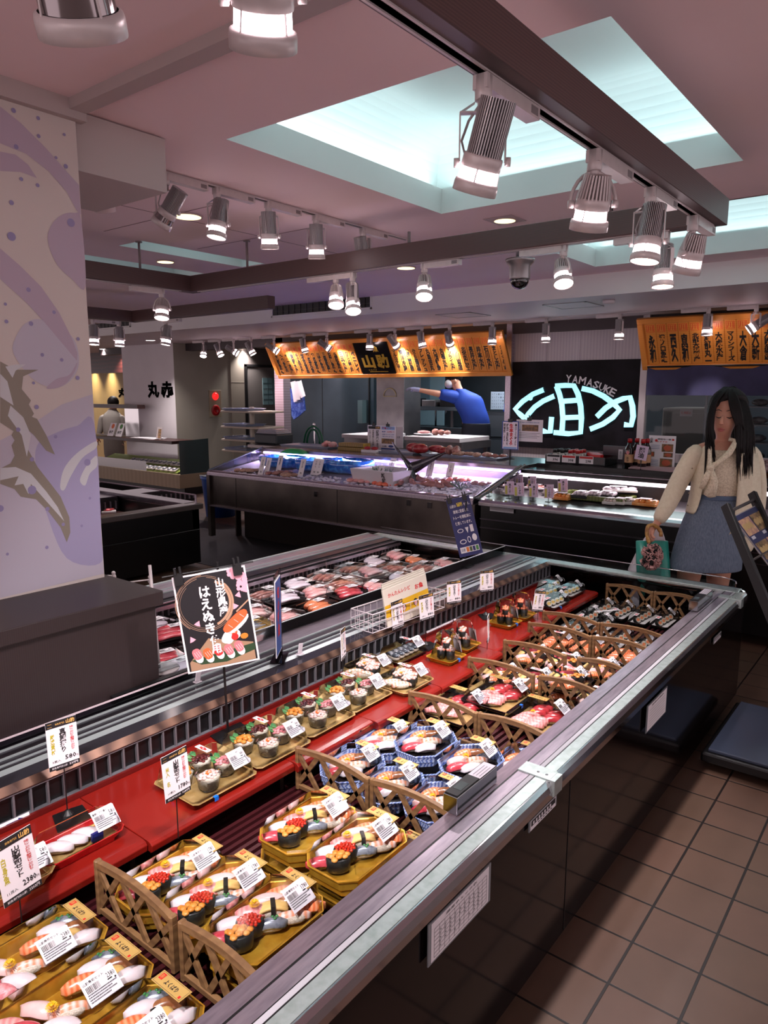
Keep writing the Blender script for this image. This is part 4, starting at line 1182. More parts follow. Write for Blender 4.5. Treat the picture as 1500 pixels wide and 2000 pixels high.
def track(name, a, c, label, zz=ZB):
 (x0, y0), (x1, y1) = a, c; w_ = .017
 t = thing(name, label, 'lighting track', ((x0 + x1) / 2, (y0 + y1) / 2, zz), 0, 'lighting tracks')
 hx, hy = abs(x1 - x0) / 2 + w_, abs(y1 - y0) / 2 + w_
 b = MB()
 if hx > hy:
  b.box((-hx, -w_, -.004), (hx, -w_ + .006, .004)); b.box((-hx, w_ - .006, -.004), (hx, w_, .004)); b.mi(1).box((-hx, -w_ + .006, 0), (hx, w_ - .006, .004))
 else:
  b.box((-w_, -hy, -.004), (-w_ + .006, hy, .004)); b.box((w_ - .006, -hy, -.004), (w_, hy, .004)); b.mi(1).box((-w_ + .006, -hy, 0), (w_ - .006, hy, .004))
 b.build('rail', [WPL, BLACK], t); return t


fr = thing('wooden_light_frame', 'dark wood grained rectangular light frame hanging from the ceiling over the sushi case', 'light frame', (1.5, 2.5, ZB))
def frp(b, nm, m_):
 o = b.build(nm, m_, fr, bevel=.002, seg=1) if nm == 'beam' else b.build(nm, m_, fr)
 o.matrix_parent_inverse = M.Translation(-V(fr.location)); return o


b = MB(); beam(b, (-1.0, .86), (3.36, .86)); frp(b, 'beam', [BW])
b = MB(); beam(b, (3.32, .903), (3.32, 4.27)); frp(b, 'beam', [BW])
b = MB(); beam(b, (.6, 4.3), (3.36, 4.3)); frp(b, 'beam', [BW])
for x, y in ((2.91, 4.3), (3.32, 3.72), (.4, .86)):
 b = MB(); b.smooth = True; b.tube([(x, y, ZB + .1), (x, y, ZC - .004)], .008, 8); b.lathe([(.022, -.006), (.022, 0)], 12, (x, y, ZC - .001)); frp(b, 'hanging_rod', [mat('grey_rod', (120, 108, 108), .5)])
b = MB(); b.smooth = True
for y in (2.70, 2.42): b.tube([(3.32, y, ZB + .1), (3.32, y, ZB + .17)], .009, 6)
frp(b, 'rod_stub', [mat('grey_rod', (1, 1, 1))])
f2 = thing('wooden_light_frame', 'second dark wood light frame farther back at the left, mostly behind the pillar', 'light frame', (2.5, 5.2, ZB))
for a, c in (((.8, 6.6), (4.4, 6.6)), ((4.36, 4.6), (4.36, 6.6))):
 b = MB(); beam(b, a, c); o = b.build('beam', [BW], f2, bevel=.002, seg=1); o.matrix_parent_inverse = M.Translation(-V(f2.location))
b = MB(); b.tube([(2.9, 6.6, ZB + .1), (2.9, 6.6, ZC)], .008, 8); o = b.build('hanging_rod', [mat('grey_rod', (1, 1, 1))], f2); o.matrix_parent_inverse = M.Translation(-V(f2.location))
track('lighting_track', (-1, .875), (3.30, .875), 'white lighting track under the nearest wooden beam')
track('lighting_track', (3.315, 1.05), (3.315, 4.2), 'white lighting track under the cross beam of the wooden frame')
track('lighting_track', (.9, 4.3), (3.2, 4.3), 'white lighting track under the back beam of the wooden frame')
track('lighting_track', (1.83, 2.87), (3.9, 2.87), 'white lighting track fixed on the main ceiling behind the pillar', ZC - .005)
track('lighting_track', (7.4, .5), (7.4, 6.2), 'grey lighting track on the rear ceiling in front of the order boards', ZR - .005)
track('lighting_track', (-.2, .20), (1.2, .20), 'white lighting track above the camera, outside the picture', 2.4)

# ------------------------------------------------------------------ spot lamps
def lamp_parts():
 P = {}
 b = MB(); b.box((-.016, -.018, -.034), (.235, .018, -.004)); b.mi(1); b.box((.19, -.0186, -.028), (.225, -.018, -.010)); b.mi(0)
 P['adapter'] = (b, [WPL, mat('lamp_text', (120, 110, 112), .5)])
 b = MB(); b.smooth = True; b.lathe([(.017, -.055), (.019, -.053), (.019, -.005)], 14, (0, 0, 0)); P['neck'] = (b, [WPL])
 # yoke: two arms down to the pivot at z=-.215
 b = MB()
 for s in (-1, 1):
  b.box((-.009, s * .050 - .0015, -.18), (.009, s * .050 + .0015, -.078)); b.quad((-.009, s * .050, -.078), (.009, s * .050, -.078), (.009, s * .018, -.058), (-.009, s * .018, -.058))
 b.box((-.009, -.05, -.080), (.009, .05, -.077)); b.smooth = True; b.lathe([(.013, -.078), (.013, -.052)], 10); b.tube([(0, .05, -.18), (0, .062, -.18)], .010, 10); b.tube([(0, -.05, -.18), (0, -.062, -.18)], .010, 10)
 P['yoke'] = (b, [WPL])
 b = MB(); b.smooth = True; b.tube([(0, .058 * cos(a), -.135 + .078 * sin(a)) for a in [pi * i / 12 for i in range(13)]], .005, 6); b.tube([(0, .05, -.135), (0, .064, -.135)], .010, 10); b.tube([(0, -.05, -.135), (0, -.064, -.135)], .010, 10); b.lathe([(.012, -.065), (.012, -.05)], 10); P['yoke_round'] = (b, [WPL])
 b = MB()
 for i in range(20):      # long finned heat sink
  a = pi * i / 20; c, s_ = cos(a), sin(a); T = M.Rotation(a, 4, 'Z'); b.box((-.039, -.0013, .014), (.039, .0013, .125), T)
 b.smooth = True; b.lathe([(.026, .012), (.026, .118)], 14); P['fin_long'] = (b, [FIN])
 b = MB()
 for i in range(14):
  a = pi * i / 14; T = M.Rotation(a, 4, 'Z'); b.add([(-.044, -.0022, .012), (.044, -.0022, .012), (.044, .0022, .012), (-.044, .0022, .012), (-.034, -.0022, .070), (.034, -.0022, .070), (.034, .0022, .070), (-.034, .0022, .070)], [(0, 3, 2, 1), (4, 5, 6, 7), (0, 1, 5, 4), (1, 2, 6, 5), (2, 3, 7, 6), (3, 0, 4, 7)], T)
 b.smooth = True; b.lathe([(.030, .012), (.024, .066)], 14); P['fin_short'] = (b, [WPL])
 b = MB(); b.smooth = True
 b.lathe([(.030, .014), (.043, .014), (.0445, .010), (.0445, -.012), (.042, -.014)], 24, cap1=False)
 b.lathe([(.0445, -.038), (.0485, -.040), (.050, -.046), (.050, -.064), (.0465, -.064), (.0465, -.058), (.0445, -.040)], 24, cap0=False, cap1=False)
 b.smooth = False
 for k in range(4): a = pi / 4 + pi / 2 * k; b.tube([(.0425 * cos(a), .0425 * sin(a), -.013), (.0455 * cos(a), .0455 * sin(a), -.040)], .0016, 5)
 P['head'] = (b, [WPL])
 b = MB(); b.smooth = True; b.lathe([(.041, -.012), (.0425, -.039)], 24, cap0=False, cap1=False); P['glow_ring'] = (b, [LENSR])
 b = MB(); b.disc(0, 0, .0462, -.0595, 24); b.mi(1)
 for k in range(7): b.disc(.026 * cos(k) * (k > 0), .026 * sin(k) * (k > 0), .008, -.0605, 10)
 P['lens'] = (b, [LENS, mat('lamp_chip', (255, 220, 190), .4, emis=(255, 214, 176), es=7)])
 b = MB(); b.smooth = True; b.tube([(0, .006, -.06), (.012, .03, -.09), (.016, .045, -.13), (.008, .035, -.17), (0, .01, -.15)], .003, 6); P['cable'] = (b, [CABLE])
 out = {}
 for k, (b, mm) in P.items():
  o = b.build(k, mm); out[k] = o.data; bpy.data.objects.remove(o)
 return out


LP = lamp_parts()


PV = .18
def lamp(label, x, y, z, adir=0, aim=(0, 0, -1), short=False, on=True, sc=1., power=10, yoke=0., cone=75, col=(1, .90, .92), group='track spot lamps'):
 t = thing('spot_lamp', label, 'spot lamp', (x, y, z), radians(adir), group); t.scale = (sc, sc, sc)

 def put(k, nm, par=t):
  o = bpy.data.objects.new(nm, LP[k]); COL.objects.link(o); o.parent = par; return o
 put('adapter', 'adapter'); put('neck', 'neck')
 pv = .135 if short else .18
 yk = put('yoke_round' if short else 'yoke', 'yoke'); yk.rotation_euler = (0, 0, radians(yoke - adir))
 put('cable', 'cable').rotation_euler = (0, 0, radians(yoke - adir))
 a = V(aim).normalized()
 R = M.Rotation(-radians(adir), 3, 'Z')
 q = (-a).to_track_quat('Z', 'Y'); q = (R @ q.to_matrix()).to_quaternion()
 hd = put('head', 'lamp_head'); hd.location = (0, 0, -pv); hd.rotation_mode = 'QUATERNION'; hd.rotation_quaternion = q
 put('fin_short' if short else 'fin_long', 'heat_sink', hd)
 gr = put('glow_ring', 'glow_ring', hd); ln = put('lens', 'lens', hd)
 if not (on and power > 0):
  gr.name, ln.name = 'clear_ring', 'dark_lens'
  for o in (gr, ln):
   for sl in o.material_slots: sl.link = 'OBJECT'; sl.material = mat('unlit_lens', (150, 140, 142), .1, .8)
 if on and power > 0:
  l = bpy.data.lights.new('spot_light', 'SPOT'); l.energy = power; l.spot_size = radians(cone); l.spot_blend = .6; l.color = col; l.shadow_soft_size = .04
  lo = bpy.data.objects.new('spot_light', l); COL.objects.link(lo)
  p = V((x, y, z)) + V((0, 0, -pv * sc)) + a * .07 * sc; lo.location = p; lo.rotation_euler = (-a).to_track_quat('Z', 'Y').to_euler()
 return t


def aimv(rl, fb=0): v = V((0, 0, -1)) + V((CR.x, CR.y, 0)).normalized() * rl + V((CF.x, CF.y, 0)).normalized() * fb; return v


zt = ZB - .002
q = PX(935, 150, z=2.315)
lamp('large finned spot lamp hanging under the near beam in front of the light well', q.x, .875, zt, 0, aimv(-.24, .38), yoke=35, power=60, cone=64)
q = PX(1145, 300, z=2.31); lamp('rounded short spot lamp second along the near beam', q.x, .875, zt, 0, aimv(-.05, .38), True, yoke=35, sc=1.1, power=50, cone=64)
q = PX(1255, 372, z=2.31); lamp('finned spot lamp third along the near beam, tilted towards the viewer', q.x, .875, zt, 0, aimv(-.15, -.05), yoke=10, power=50, cone=64)
q = PX(1348, 425, z=2.31); lamp('short spot lamp at the right end of the near beam', q.x, .875, zt, 0, aimv(-.12, .35), True, yoke=80, sc=1.1, power=34, cone=64)
for px, py, lb, am, sh, pw in ((322, 346, 'unlit spot lamp tilted far over, nearest the bulkhead', aimv(-.75, .25), 0, 0), (427, 372, 'spot lamp second on the ceiling track, tilted towards the viewer', aimv(-.15, -.1), 0, 26),
                               (535, 398, 'spot lamp third on the ceiling track, hanging straight', aimv(0, .15), 0, 26), (620, 425, 'spot lamp fourth on the ceiling track, hanging straight', aimv(0, .15), 0, 26), (700, 452, 'spot lamp farthest on the ceiling track', aimv(.16, .3), 0, 26)):
 q = PX(px, py, z=ZC - .025); lamp(lb, q.x, 2.86, ZC - .008, 0, am, bool(sh), power=pw, yoke=35, sc=.95)
for px, py, lb, am, sh, ad in ((680, 540, 'short round spot lamp at the left of the cross beam', aimv(0, -.45), 1, 90), (748, 543, 'slim spot lamp beside the short one on the cross beam, facing the viewer', aimv(.06, -.5), 0, 90), (866, 522, 'round spot lamp on the cross beam left of the camera dome', aimv(-.05, -.5), 1, -90),
                               (1128, 488, 'round spot lamp on the cross beam right of the camera dome', aimv(0, -.5), 1, 90), (1318, 462, 'spot lamp at the right end of the cross beam', aimv(-.03, -.1), 0, 90)):
 q = PX(px, py, z=zt); lamp(lb, 3.315, q.y, zt, ad, am, bool(sh), power=18, yoke=-30 if ad > 0 else -30, sc=.95)
for px, py, lb, am, sh, yy, ad in ((315, 572, 'round spot lamp under the back beam beside the pillar', aimv(0, -.3), 1, 4.3, 180),):
 q = PX(px, py, y=yy); lamp(lb, q.x, yy, zt, ad, am, True, power=16, yoke=35)
lamp('spot lamp directly behind the round one near the pillar', 4.36, PX(322, 600, x=4.36).y, zt, -90, aimv(-.15, -.1), False, power=16, yoke=30)
for px, lb in ((230, 'spot lamp hanging before the small vent near the pillar'), (180, 'spot lamp half hidden by the pillar edge')):
 q = PX(px, 602, y=6.6); lamp(lb, q.x, 6.6, zt, 0 if px < 200 else 180, aimv(0, -.1), False, power=14, yoke=35)
for x_, lb in ((.12, 'unseen spot lamp added on the near beam to brighten the lower left packs'), (-.28, 'second unseen spot lamp added on the near beam to brighten the lower left packs')): lamp(lb, x_, .875, zt, 0, (.38, .22, -1), False, power=70, cone=85)  # both hang out of view, added to brighten the front left packs
# rear track
REAR = [(397, -.0, -.6, 0, 'spot lamp at the far left end of the rear track, facing the viewer'), (428, .5, -.3, 0, 'second spot lamp from the left on the rear track, tilted right'), (456, 1.6, -.2, 0, 'spot lamp on the rear track lying sideways, left of the orange board'), (490, .55, -.1, 0, 'spot lamp on the rear track just left of the orange board'),
  (535, 1.5, -.2, 0, 'spot lamp lying sideways before the left end of the long orange board'), (594, .28, 0, 0, 'spot lamp slightly tilted before the left part of the long orange board'), (638, 1.4, .1, 0, 'sideways spot lamp with a looped cable before the orange board'), (722, 0, 0, 0, 'spot lamp hanging before the black and gold panel'),
  (771, .8, .8, 1, 'spot lamp turned to the board just right of the gold panel'), (824, .22, 0, 0, 'spot lamp before the middle of the right half of the long board'), (878, .4, 1.2, 1, 'spot lamp with a looped cable turned to the long board'), (962, 0, 0, 0, 'spot lamp before the right end of the long orange board'),
  (1067, 0, 0, 0, 'spot lamp on the rear track above the black fish sign'), (1211, 0, 0, 0, 'spot lamp on the rear track above the right edge of the fish sign'), (1384, 0, 0, 0, 'spot lamp hanging before the right orange board'), (1478, -1.3, .5, 1, 'spot lamp turned sideways at the right edge of the picture')]
for px, rl, fb, sh, lb in REAR:
 py = 664 + (px - 400) * -.0673 + 8
 q = PX(px, py, x=7.4)
 lamp(lb, 7.4, q.y, ZR - .008, 90, aimv(rl, fb), False, power=34 if px > 500 else 30, yoke=-35, sc=1.05, cone=80, col=(1, .80, .86) if px < 700 else (1, .93, .93))
# two lamps close above the viewer
q = PX(130, -145, d=1.02); lamp('large spot lamp cut off at the top left corner of the picture', q.x, q.y, q.z + .18, 0, aimv(-.05, .72), False, on=False, sc=1.3, yoke=35, power=0)
q = PX(512, -52, d=1.22); lamp('large glowing spot lamp cut off at the top edge of the picture', q.x, q.y, q.z + .18, 0, aimv(-.12, .68), False, sc=1.2, yoke=35, power=45)

# ------------------------------------------------------------------ fittings on the ceilings
def downlight(label, px, py, z, r, square=False, tilt=False, warm=True, pw=6):
 q = PX(px, py, z=z); t = thing('recessed_downlight', label, 'downlight', (q.x, q.y, z), radians(0), 'ceiling downlights')
 b = MB(); b.smooth = not square
 if square: b.box((-r * 1.5, -r * 1.5, -.004), (r * 1.5, r * 1.5, -.001)); b.smooth = True
 b.lathe([(r * 1.12, -.008), (r * 1.15, -.001)], 24, cap0=False); b.lathe([(r, -.0085), (r * 1.12, -.008)], 24, cap0=False, cap1=False); b.build('ring', [mat('downlight_frame', (176, 156, 156), .4)], t)
 if tilt:
  b = MB(); b.smooth = True; T = M.Rotation(radians(20), 4, V((CF.x, CF.y, 0)).cross(V((0, 0, 1)))); b.T = T; b.lathe([(r * .62, .0), (r * .62, -.075), (r * .55, -.078)], 20, cap1=False); b.build('tilting_head', [mat('lamp_white', (196, 176, 176), .4)], t)
  b = MB(T); b.disc(0, 0, r * .55, -.074, 20); b.build('lens', [LENS], t)
 else:
  b = MB(); b.disc(0, 0, r, -.0088, 24); b.build('lens', [glow('downlight_warm', (255, 236, 176), 1.2) if warm else glow('downlight_white', (255, 240, 236), 6)], t)
 if pw:
  l = bpy.data.lights.new('downlight_spot', 'SPOT'); l.energy = pw; l.spot_size = radians(110); l.spot_blend = .8; l.color = (1, .86, .72) if warm else (1, .93, .9); l.shadow_soft_size = .05
  o = bpy.data.objects.new('downlight_spot', l); COL.objects.link(o); o.location = (q.x, q.y, z - (.10 if tilt else .02))
 return t


downlight('tilting round downlight in the ceiling right beside the pillar', 200, 382, ZC, .085, tilt=True, warm=False, pw=14)
downlight('round yellowish downlight behind the tilted unlit spot lamp', 366, 421, ZC, .075, pw=8)
downlight('round downlight with a square frame near the corner of the large light well', 986, 429, ZC, .060, True, pw=8)
downlight('small round downlight between the two narrow light wells', 323, 510, ZC, .060, pw=6)
downlight('glowing round downlight seen just under the cross beam', 793, 522, ZC, .07, pw=6)
for px, py, lb in ((294, 664, 'rear downlight nearest to the soffit at the left'), (278, 676, 'rear downlight left of the white column'), (202, 681, 'rear downlight beside the pillar edge'), (228, 686, 'rear downlight above the dark red header'), (480, 678, 'rear downlight behind the rear track left of the board')):
 downlight(lb, px, py, ZR - .001, .07, warm=False, pw=110)
q = PX(1020, 540, z=2.45)
q = PX(1016, 506, x=4.3); t = thing('security_camera_dome', 'silver security camera dome with a dark glass ball below the ceiling', 'security camera', (4.3, q.y, q.z))
b = MB(); b.smooth = True; b.lathe([(.062, -.128), (.066, -.12), (.066, -.045), (.086, -.022), (.092, -.010), (.092, 0)], 28); b.build('housing', [mat('silver_housing', (150, 146, 148), .3, .7)], t)
b = MB(); b.smooth = True; b.ell((0, 0, -.128), (.060, .060, .058), 24, 12); b.build('dark_dome', [mat('dome_glass', (10, 9, 11), .06, coat=1)], t)
b = MB(); b.smooth = True; b.tube([(0, 0, 0), (0, 0, ZC - q.z)], .028, 12); b.box((.085, -.01, -.02), (.11, .01, -.004)); b.build('stem', [mat('silver_housing', (1, 1, 1))], t)
for px, py, lb in ((1183, 396, 'grey fire sensor on the ceiling beside the round spot lamp'), (672, 503, 'grey fire sensor under the ceiling behind the lamps'),):
 q = PX(px, py, z=ZC); t = thing('fire_sensor', lb, 'fire sensor', (q.x, q.y, ZC)); b = MB(); b.smooth = True; b.lathe([(.016, -.05), (.034, -.044), (.036, -.030), (.046, -.022), (.05, -.001)], 18); b.build('body', [mat('sensor_grey', (120, 104, 106), .5)], t)
 b = MB(); [b.cbox((.036 * cos(k), .036 * sin(k), -.036), (.005, .005, .012)) for k in [i * pi / 6 for i in range(12)]]; b.build('slots', [BLACK], t)
for px, py, z, r, lb in ((1189, 586, ZR, .05, 'round smoke detector on the rear ceiling right of the access hatch'), (237, 691 - 20, ZR, .04, 'small dark sprinkler on the rear ceiling')):
 q = PX(px, py, z=z); t = thing('smoke_detector', lb, 'smoke detector', (q.x, q.y, z)); b = MB(); b.smooth = True; b.lathe([(r * .75, -.035), (r, -.025), (r * 1.05, -.001)], 20); b.build('body', [WHITEW], t)
for px, py, s, lb in ((1120, 596, .42, 'square access hatch in the rear ceiling above the fish sign'), (905, 615, .42, 'square access hatch in the rear ceiling above the long board')):
 q = PX(px, py, z=ZR); t = thing('ceiling_hatch', lb, 'access hatch', (q.x, q.y, ZR - .001)); b = MB(); h2 = s / 2
 b.box((-h2, -h2, -.006), (h2, -h2 + .015, 0)); b.box((-h2, h2 - .015, -.006), (h2, h2, 0)); b.box((-h2, -h2, -.006), (-h2 + .015, h2, 0)); b.box((h2 - .015, -h2, -.006), (h2, h2, 0)); b.build('frame', [mat('alu_frame', (150, 146, 150), .4, .5)], t)
 b = MB(); b.box((-h2 + .015, -h2 + .015, -.003), (h2 - .015, h2 - .015, 0)); b.build('panel', [mat('rear_ceiling_paint', (1, 1, 1))], t)


def vent(label, px0, px1, py0, py1):
 a = PX(px0, py0, x=XS); c = PX(px1, py1, x=XS); y0, y1 = sorted((a.y, c.y)); z1, z0 = max(a.z, c.z), min(a.z, c.z)
 t = thing('air_vent', label, 'air vent', (XS, (y0 + y1) / 2, (z0 + z1) / 2)); hy, hz = (y1 - y0) / 2, (z1 - z0) / 2
 b = MB(); f = .022
 for q_ in (((-.012, -hy, -hz), (0, hy, -hz + f)), ((-.012, -hy, hz - f), (0, hy, hz)), ((-.012, -hy, -hz), (0, -hy + f, hz)), ((-.012, hy - f, -hz), (0, hy, hz))): b.box(*q_)
 b.build('frame', [SOFF], t, bevel=.002, seg=1)
 b = MB(); b.box((-.002, -hy + f, -hz + f), (-.0005, hy - f, hz - f)); b.build('dark_opening', [BLACK], t)
 b = MB(); n = int((hy * 2) / .09)
 for i in range(1, n): b.box((-.010, -hy + i * 2 * hy / n, -hz + f), (-.004, -hy + i * 2 * hy / n + .004, hz - f))
 for k in (.25, .5, .75): b.box((-.008, -hy + f, -hz + k * 2 * hz), (-.003, hy - f, -hz + k * 2 * hz + .004))
 b.build('louvre', [mat('louvre_grey', (70, 62, 64), .5)], t)


vent('long air vent with dark louvres in the soffit above the orange board', 530, 727, 578, 604)
vent('small air vent with dark louvres in the soffit beside the pillar', 176, 256, 621, 639)
# ------------------------------------------------------------------ walls of the rear part
XB = 7.85
DK = mat('kitchen_dark', (58, 66, 74), .5, noise=(3, (48, 56, 64), .3, .7))
STK = mat('kitchen_steel', (128, 124, 126), .35, .8, noise=(5, (110, 106, 110), .3, .7))
CREAM = mat('cream_plastic', (188, 176, 160), .5)
b = MB(); b.box((10.5, -3, 0), (10.6, 13, ZR)); struct(b.build('wall_kitchen_back', DK))
b = MB(); b.box((XB, 2.60, 0), (XB + .08, 4.17, ZR)); struct(b.build('wall_back', wavy('pale_wall_panel', (176, 166, 170), (162, 152, 158), 2.2, .5, .4, 'Y', stretch=(1, 4, .2))))
b = MB()
for y in (2.95, 3.35, 3.75): b.box((XB - .002, y, 0), (XB, y + .004, ZR))
struct(b.build('trim_panel_joints', mat('joint_pale', (140, 128, 134), .6)))
b = MB(); b.box((XB - .05, -3, ZR - .12), (XB + .1, 13, ZR)); struct(b.build('wall_header', mat('header_dark', (60, 50, 52), .6)))
XC, YC = 7.55, 10.35
yl = PX(238, 700, x=XC).y; xr = PX(448, 700, y=YC).x; xd = PX(474, 700, y=YC).x; xe = PX(540, 700, y=YC).x
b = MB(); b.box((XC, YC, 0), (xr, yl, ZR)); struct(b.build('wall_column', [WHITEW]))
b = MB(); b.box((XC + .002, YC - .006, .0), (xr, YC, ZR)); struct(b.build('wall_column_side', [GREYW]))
b = MB(); b.box((XC, YC - .012, 0), (xr, YC - .006, .09)); struct(b.build('baseboard_column', mat('base_dark', (30, 26, 28), .5)))
b = MB(); b.box((xr, YC - .02, 0), (xd, YC + .1, ZR))
b.mi(1)
for i in range(5): b.box((xr, YC - .022, .35 + i * .48), (xd, YC - .019, .358 + i * .48))
struct(b.build('wall_tile_strip', [mat('beige_tile', (140, 130, 120), .35), mat('tile_joint', (170, 160, 150), .6)]))
b = MB(); b.box((xd, YC, 0), (xe + 1, YC + .06, ZR)); struct(b.build('wall_door_side', [mat('door_wall', (84, 76, 74), .6)]))
dr = MB(); x0 = PX(478, 750, y=YC).x; x1 = xe + .2
dr.box((x0, YC - .03, 0), (x0 + .04, YC, 2.12)); dr.box((x0, YC - .03, 2.08), (x1, YC, 2.12)); d_ = dr.build('door_1', mat('door_frame_black', (26, 24, 26), .4)); struct(d_)
dr = MB(); dr.box((x0 + .06, YC - .02, .02), (x1, YC - .002, 2.07)); dr.build('door_leaf', [mat('door_grey', (132, 124, 122), .4, .3)], d_)
wa = PX(511, 738, y=YC); wb = PX(540, 790, y=YC)
dr = MB(); dr.box((wa.x, YC - .026, wb.z), (wb.x + .1, YC - .018, wa.z)); dr.mi(1)
for i in range(1, 5): dr.box((wa.x, YC - .028, wb.z + i * (wa.z - wb.z) / 5), (wb.x + .1, YC - .026, wb.z + i * (wa.z - wb.z) / 5 + .006)); dr.box((wa.x + i * .12, YC - .028, wb.z), (wa.x + i * .12 + .006, YC - .026, wa.z))
dr.build('door_window', [mat('window_teal', (120, 150, 156), .2), mat('window_line', (80, 104, 112), .3)], d_, bevel=.0)
b = MB(); b.box((9.4, 10.4, 0), (9.5, 20, ZR)); struct(b.build('wall_left_shop', mat('gold_beige_wall', (176, 154, 112), .6, noise=(1.5, (162, 140, 100), .3, .7))))
b = MB(); b.box((8.6, 10.4, 2.0), (8.75, 20, ZR)); struct(b.build('trim_header_left', wavy('dark_red_wood', (62, 24, 20), (44, 16, 14), 4, 3, .4, 'Z')))
for y in (15.2, 15.9, 16.6): area((9.25, y, 2.3), (.1, .1), 5, (1, .8, .5), (0, 0, 0), 1.2)
# shop name on the column and its twin farther back
def xface(name, label, cat, txt, x, p0, p1, m_, bold=.06, depth=.02):
 a = PX(*p0, x=x); c = PX(*p1, x=x); w_, h_ = abs(a.y - c.y), abs(a.z - c.z); cy_, cz = (a.y + c.y) / 2, (a.z + c.z) / 2
 t = thing(name, label, cat, (x, cy_, cz)); n = len(txt)
 for i, ch in enumerate(txt):
  b = MB(frame((-depth, -(i + .5 - n / 2) * w_ / n, 0), (0, -1, 0), (0, 0, 1))); b.text(ch, 0, 0, w_ / n * .88, h_, 0, bold=bold); o = b.build('letter', m_, t)
  s = o.modifiers.new('s', 'SOLIDIFY'); s.thickness = depth * .9; s.offset = -1
 return t


xface('shop_name_letters', 'large black brush style letters on the white column', 'sign', '丸赤', XC, (286, 745), (341, 778), [mat('letter_black', (8, 7, 8), 1, spec=0)], .045, .004)
xface('shop_name_letter', 'black brush style letter on the beige wall, half hidden by the column', 'sign', '丸', 9.4, (229, 758), (252, 776), [mat('letter_black', (1, 1, 1))], .045, .004)
# fire alarm
a = PX(407, 762, y=YC - .012); c = PX(432, 814, y=YC - .012)
t = thing('fire_alarm_box', 'cream fire alarm box with a lit red lamp above a red button', 'fire alarm', ((a.x + c.x) / 2, YC - .012, (a.z + c.z) / 2)); hx, hz = (c.x - a.x) / 2, (a.z - c.z) / 2
b = MB(); b.box((-hx, -.02, -hz), (hx, 0, hz)); b.build('plate', [mat('alarm_plate', (150, 136, 116), .5)], t, bevel=.004)
RY = M.Rotation(pi / 2, 4, 'X')
b = MB(M.Translation((0, 0, hz * .55)) @ RY); b.smooth = True; b.lathe([(hx * .5, .02), (hx * .48, .03), (hx * .3, .05), (.01, .055)], 18); b.build('red_lamp', [mat('alarm_lamp', (255, 20, 20), .2, emis=(255, 24, 24), es=1.6)], t)
b = MB(M.Translation((0, 0, -hz * .5)) @ RY); b.smooth = True; b.lathe([(hx * .75, .02), (hx * .7, .028), (hx * .35, .032), (hx * .3, .026)], 20); b.build('red_button', [mat('alarm_red', (140, 16, 20), .35)], t)

# ------------------------------------------------------------------ the fish counter
fx0, fx1, fyl, fyr = 5.0, 6.62, 6.32, 2.98
fc = thing('fish_counter', 'long steel fresh fish counter with an ice bed, lit violet and misty, at the back', 'display counter', (5.8, 4.65, 0))
INV = M.Translation(-V(fc.location))


def F_(b, nm, m_, **k):
 o = b.build(nm, m_, fc, **k); o.matrix_parent_inverse = INV; return o


FST = mat('counter_steel', (122, 112, 106), .3, .85, noise=(2.5, (84, 76, 74), .3, .7), bump=(30, .1))
b = MB(); b.box((5.02, fyr, .40), (6.6, fyl, .735)); F_(b, 'front_panel', [FST], bevel=.004)
b = MB()
for y in (4.47, 5.9): b.box((5.017, y, .41), (5.021, y + .005, .73))
F_(b, 'panel_joint', [BLACK])
b = MB(); b.box((5.40, fyr, .0), (6.5, fyl - .1, .40)); b.box((6.4, fyl, 0), (6.6, fyl + .5, .945)); F_(b, 'plinth', [mat('plinth_brown', (58, 50, 46), .4, .5)])
b = MB(); b.box((4.99, fyr, .395), (5.03, fyl, .41)); F_(b, 'lower_lip', [STEEL])
b = MB(); b.smooth = False
rg = [[(x, y, z) for x, z in ((4.985, .735), (4.985, .772), (5.0, .786), (5.06, .786), (5.075, .765), (5.075, .735))] for y in (fyr, fyl + .01)]; b.loft(rg); F_(b, 'front_sill', [STEEL], bevel=.003)
b = MB(); b.smooth = False; b.quad((5.07, fyr, .757), (5.07, fyl - .03, .757), (5.80, fyl - .03, .86), (5.80, fyr, .86)); b.quad((5.80, fyr, .86), (5.80, fyl - .03, .86), (5.80, fyl - .03, .955), (5.80, fyr, .955)); F_(b, 'ice_tray', [mat('tray_glossy', (196, 190, 206), .25, .4)])
b = MB(); b.box((5.78, fyr, .945), (6.62, fyl, .985)); b.box((6.05, fyl, .945), (6.62, fyl + .55, .985)); F_(b, 'back_shelf', [mat('shelf_steel', (126, 118, 118), .25, .8)], bevel=.004)
b = MB(); b.box((5.76, fyr, .925), (5.785, fyl - .05, .947)); F_(b, 'light_strip', [glow('violet_led', (196, 170, 255), 3.2)])
for y in (3.5, 4.3, 5.1, 5.9): area((5.72, y, .935), (.04, .75), 5.5, (.80, .62, 1), (0, radians(40), 0))
b = MB(); b.quad((5.0, fyl, .786), (5.78, fyl, .985), (5.78, fyl, .80), (5.0, fyl, .74)); F_(b, 'side_glass', [GLASSD]); b = MB(); b.quad((5.0, fyr, .786), (5.78, fyr, .985), (5.78, fyr, .80), (5.0, fyr, .74)); F_(b, 'side_glass', [GLASSD])
b = MB(); b.tube([(5.0, fyr, .79), (5.80, fyr, .99)], .009, 6); F_(b, 'side_rail', [mat('rail_green_steel', (120, 130, 130), .3, .6)]); b = MB(); b.tube([(5.0, fyl, .79), (5.80, fyl, .99)], .009, 6); F_(b, 'side_rail', [mat('rail_green_steel', (120, 130, 130), .3, .6)])
b = MB(); b.box((4.99, fyl - .02, .06), (5.05, fyl + .03, .76)); F_(b, 'corner_post', [FST]); b = MB(); b.box((5.35, fyl - .02, 0), (5.42, fyl, .4)); F_(b, 'corner_post', [FST])
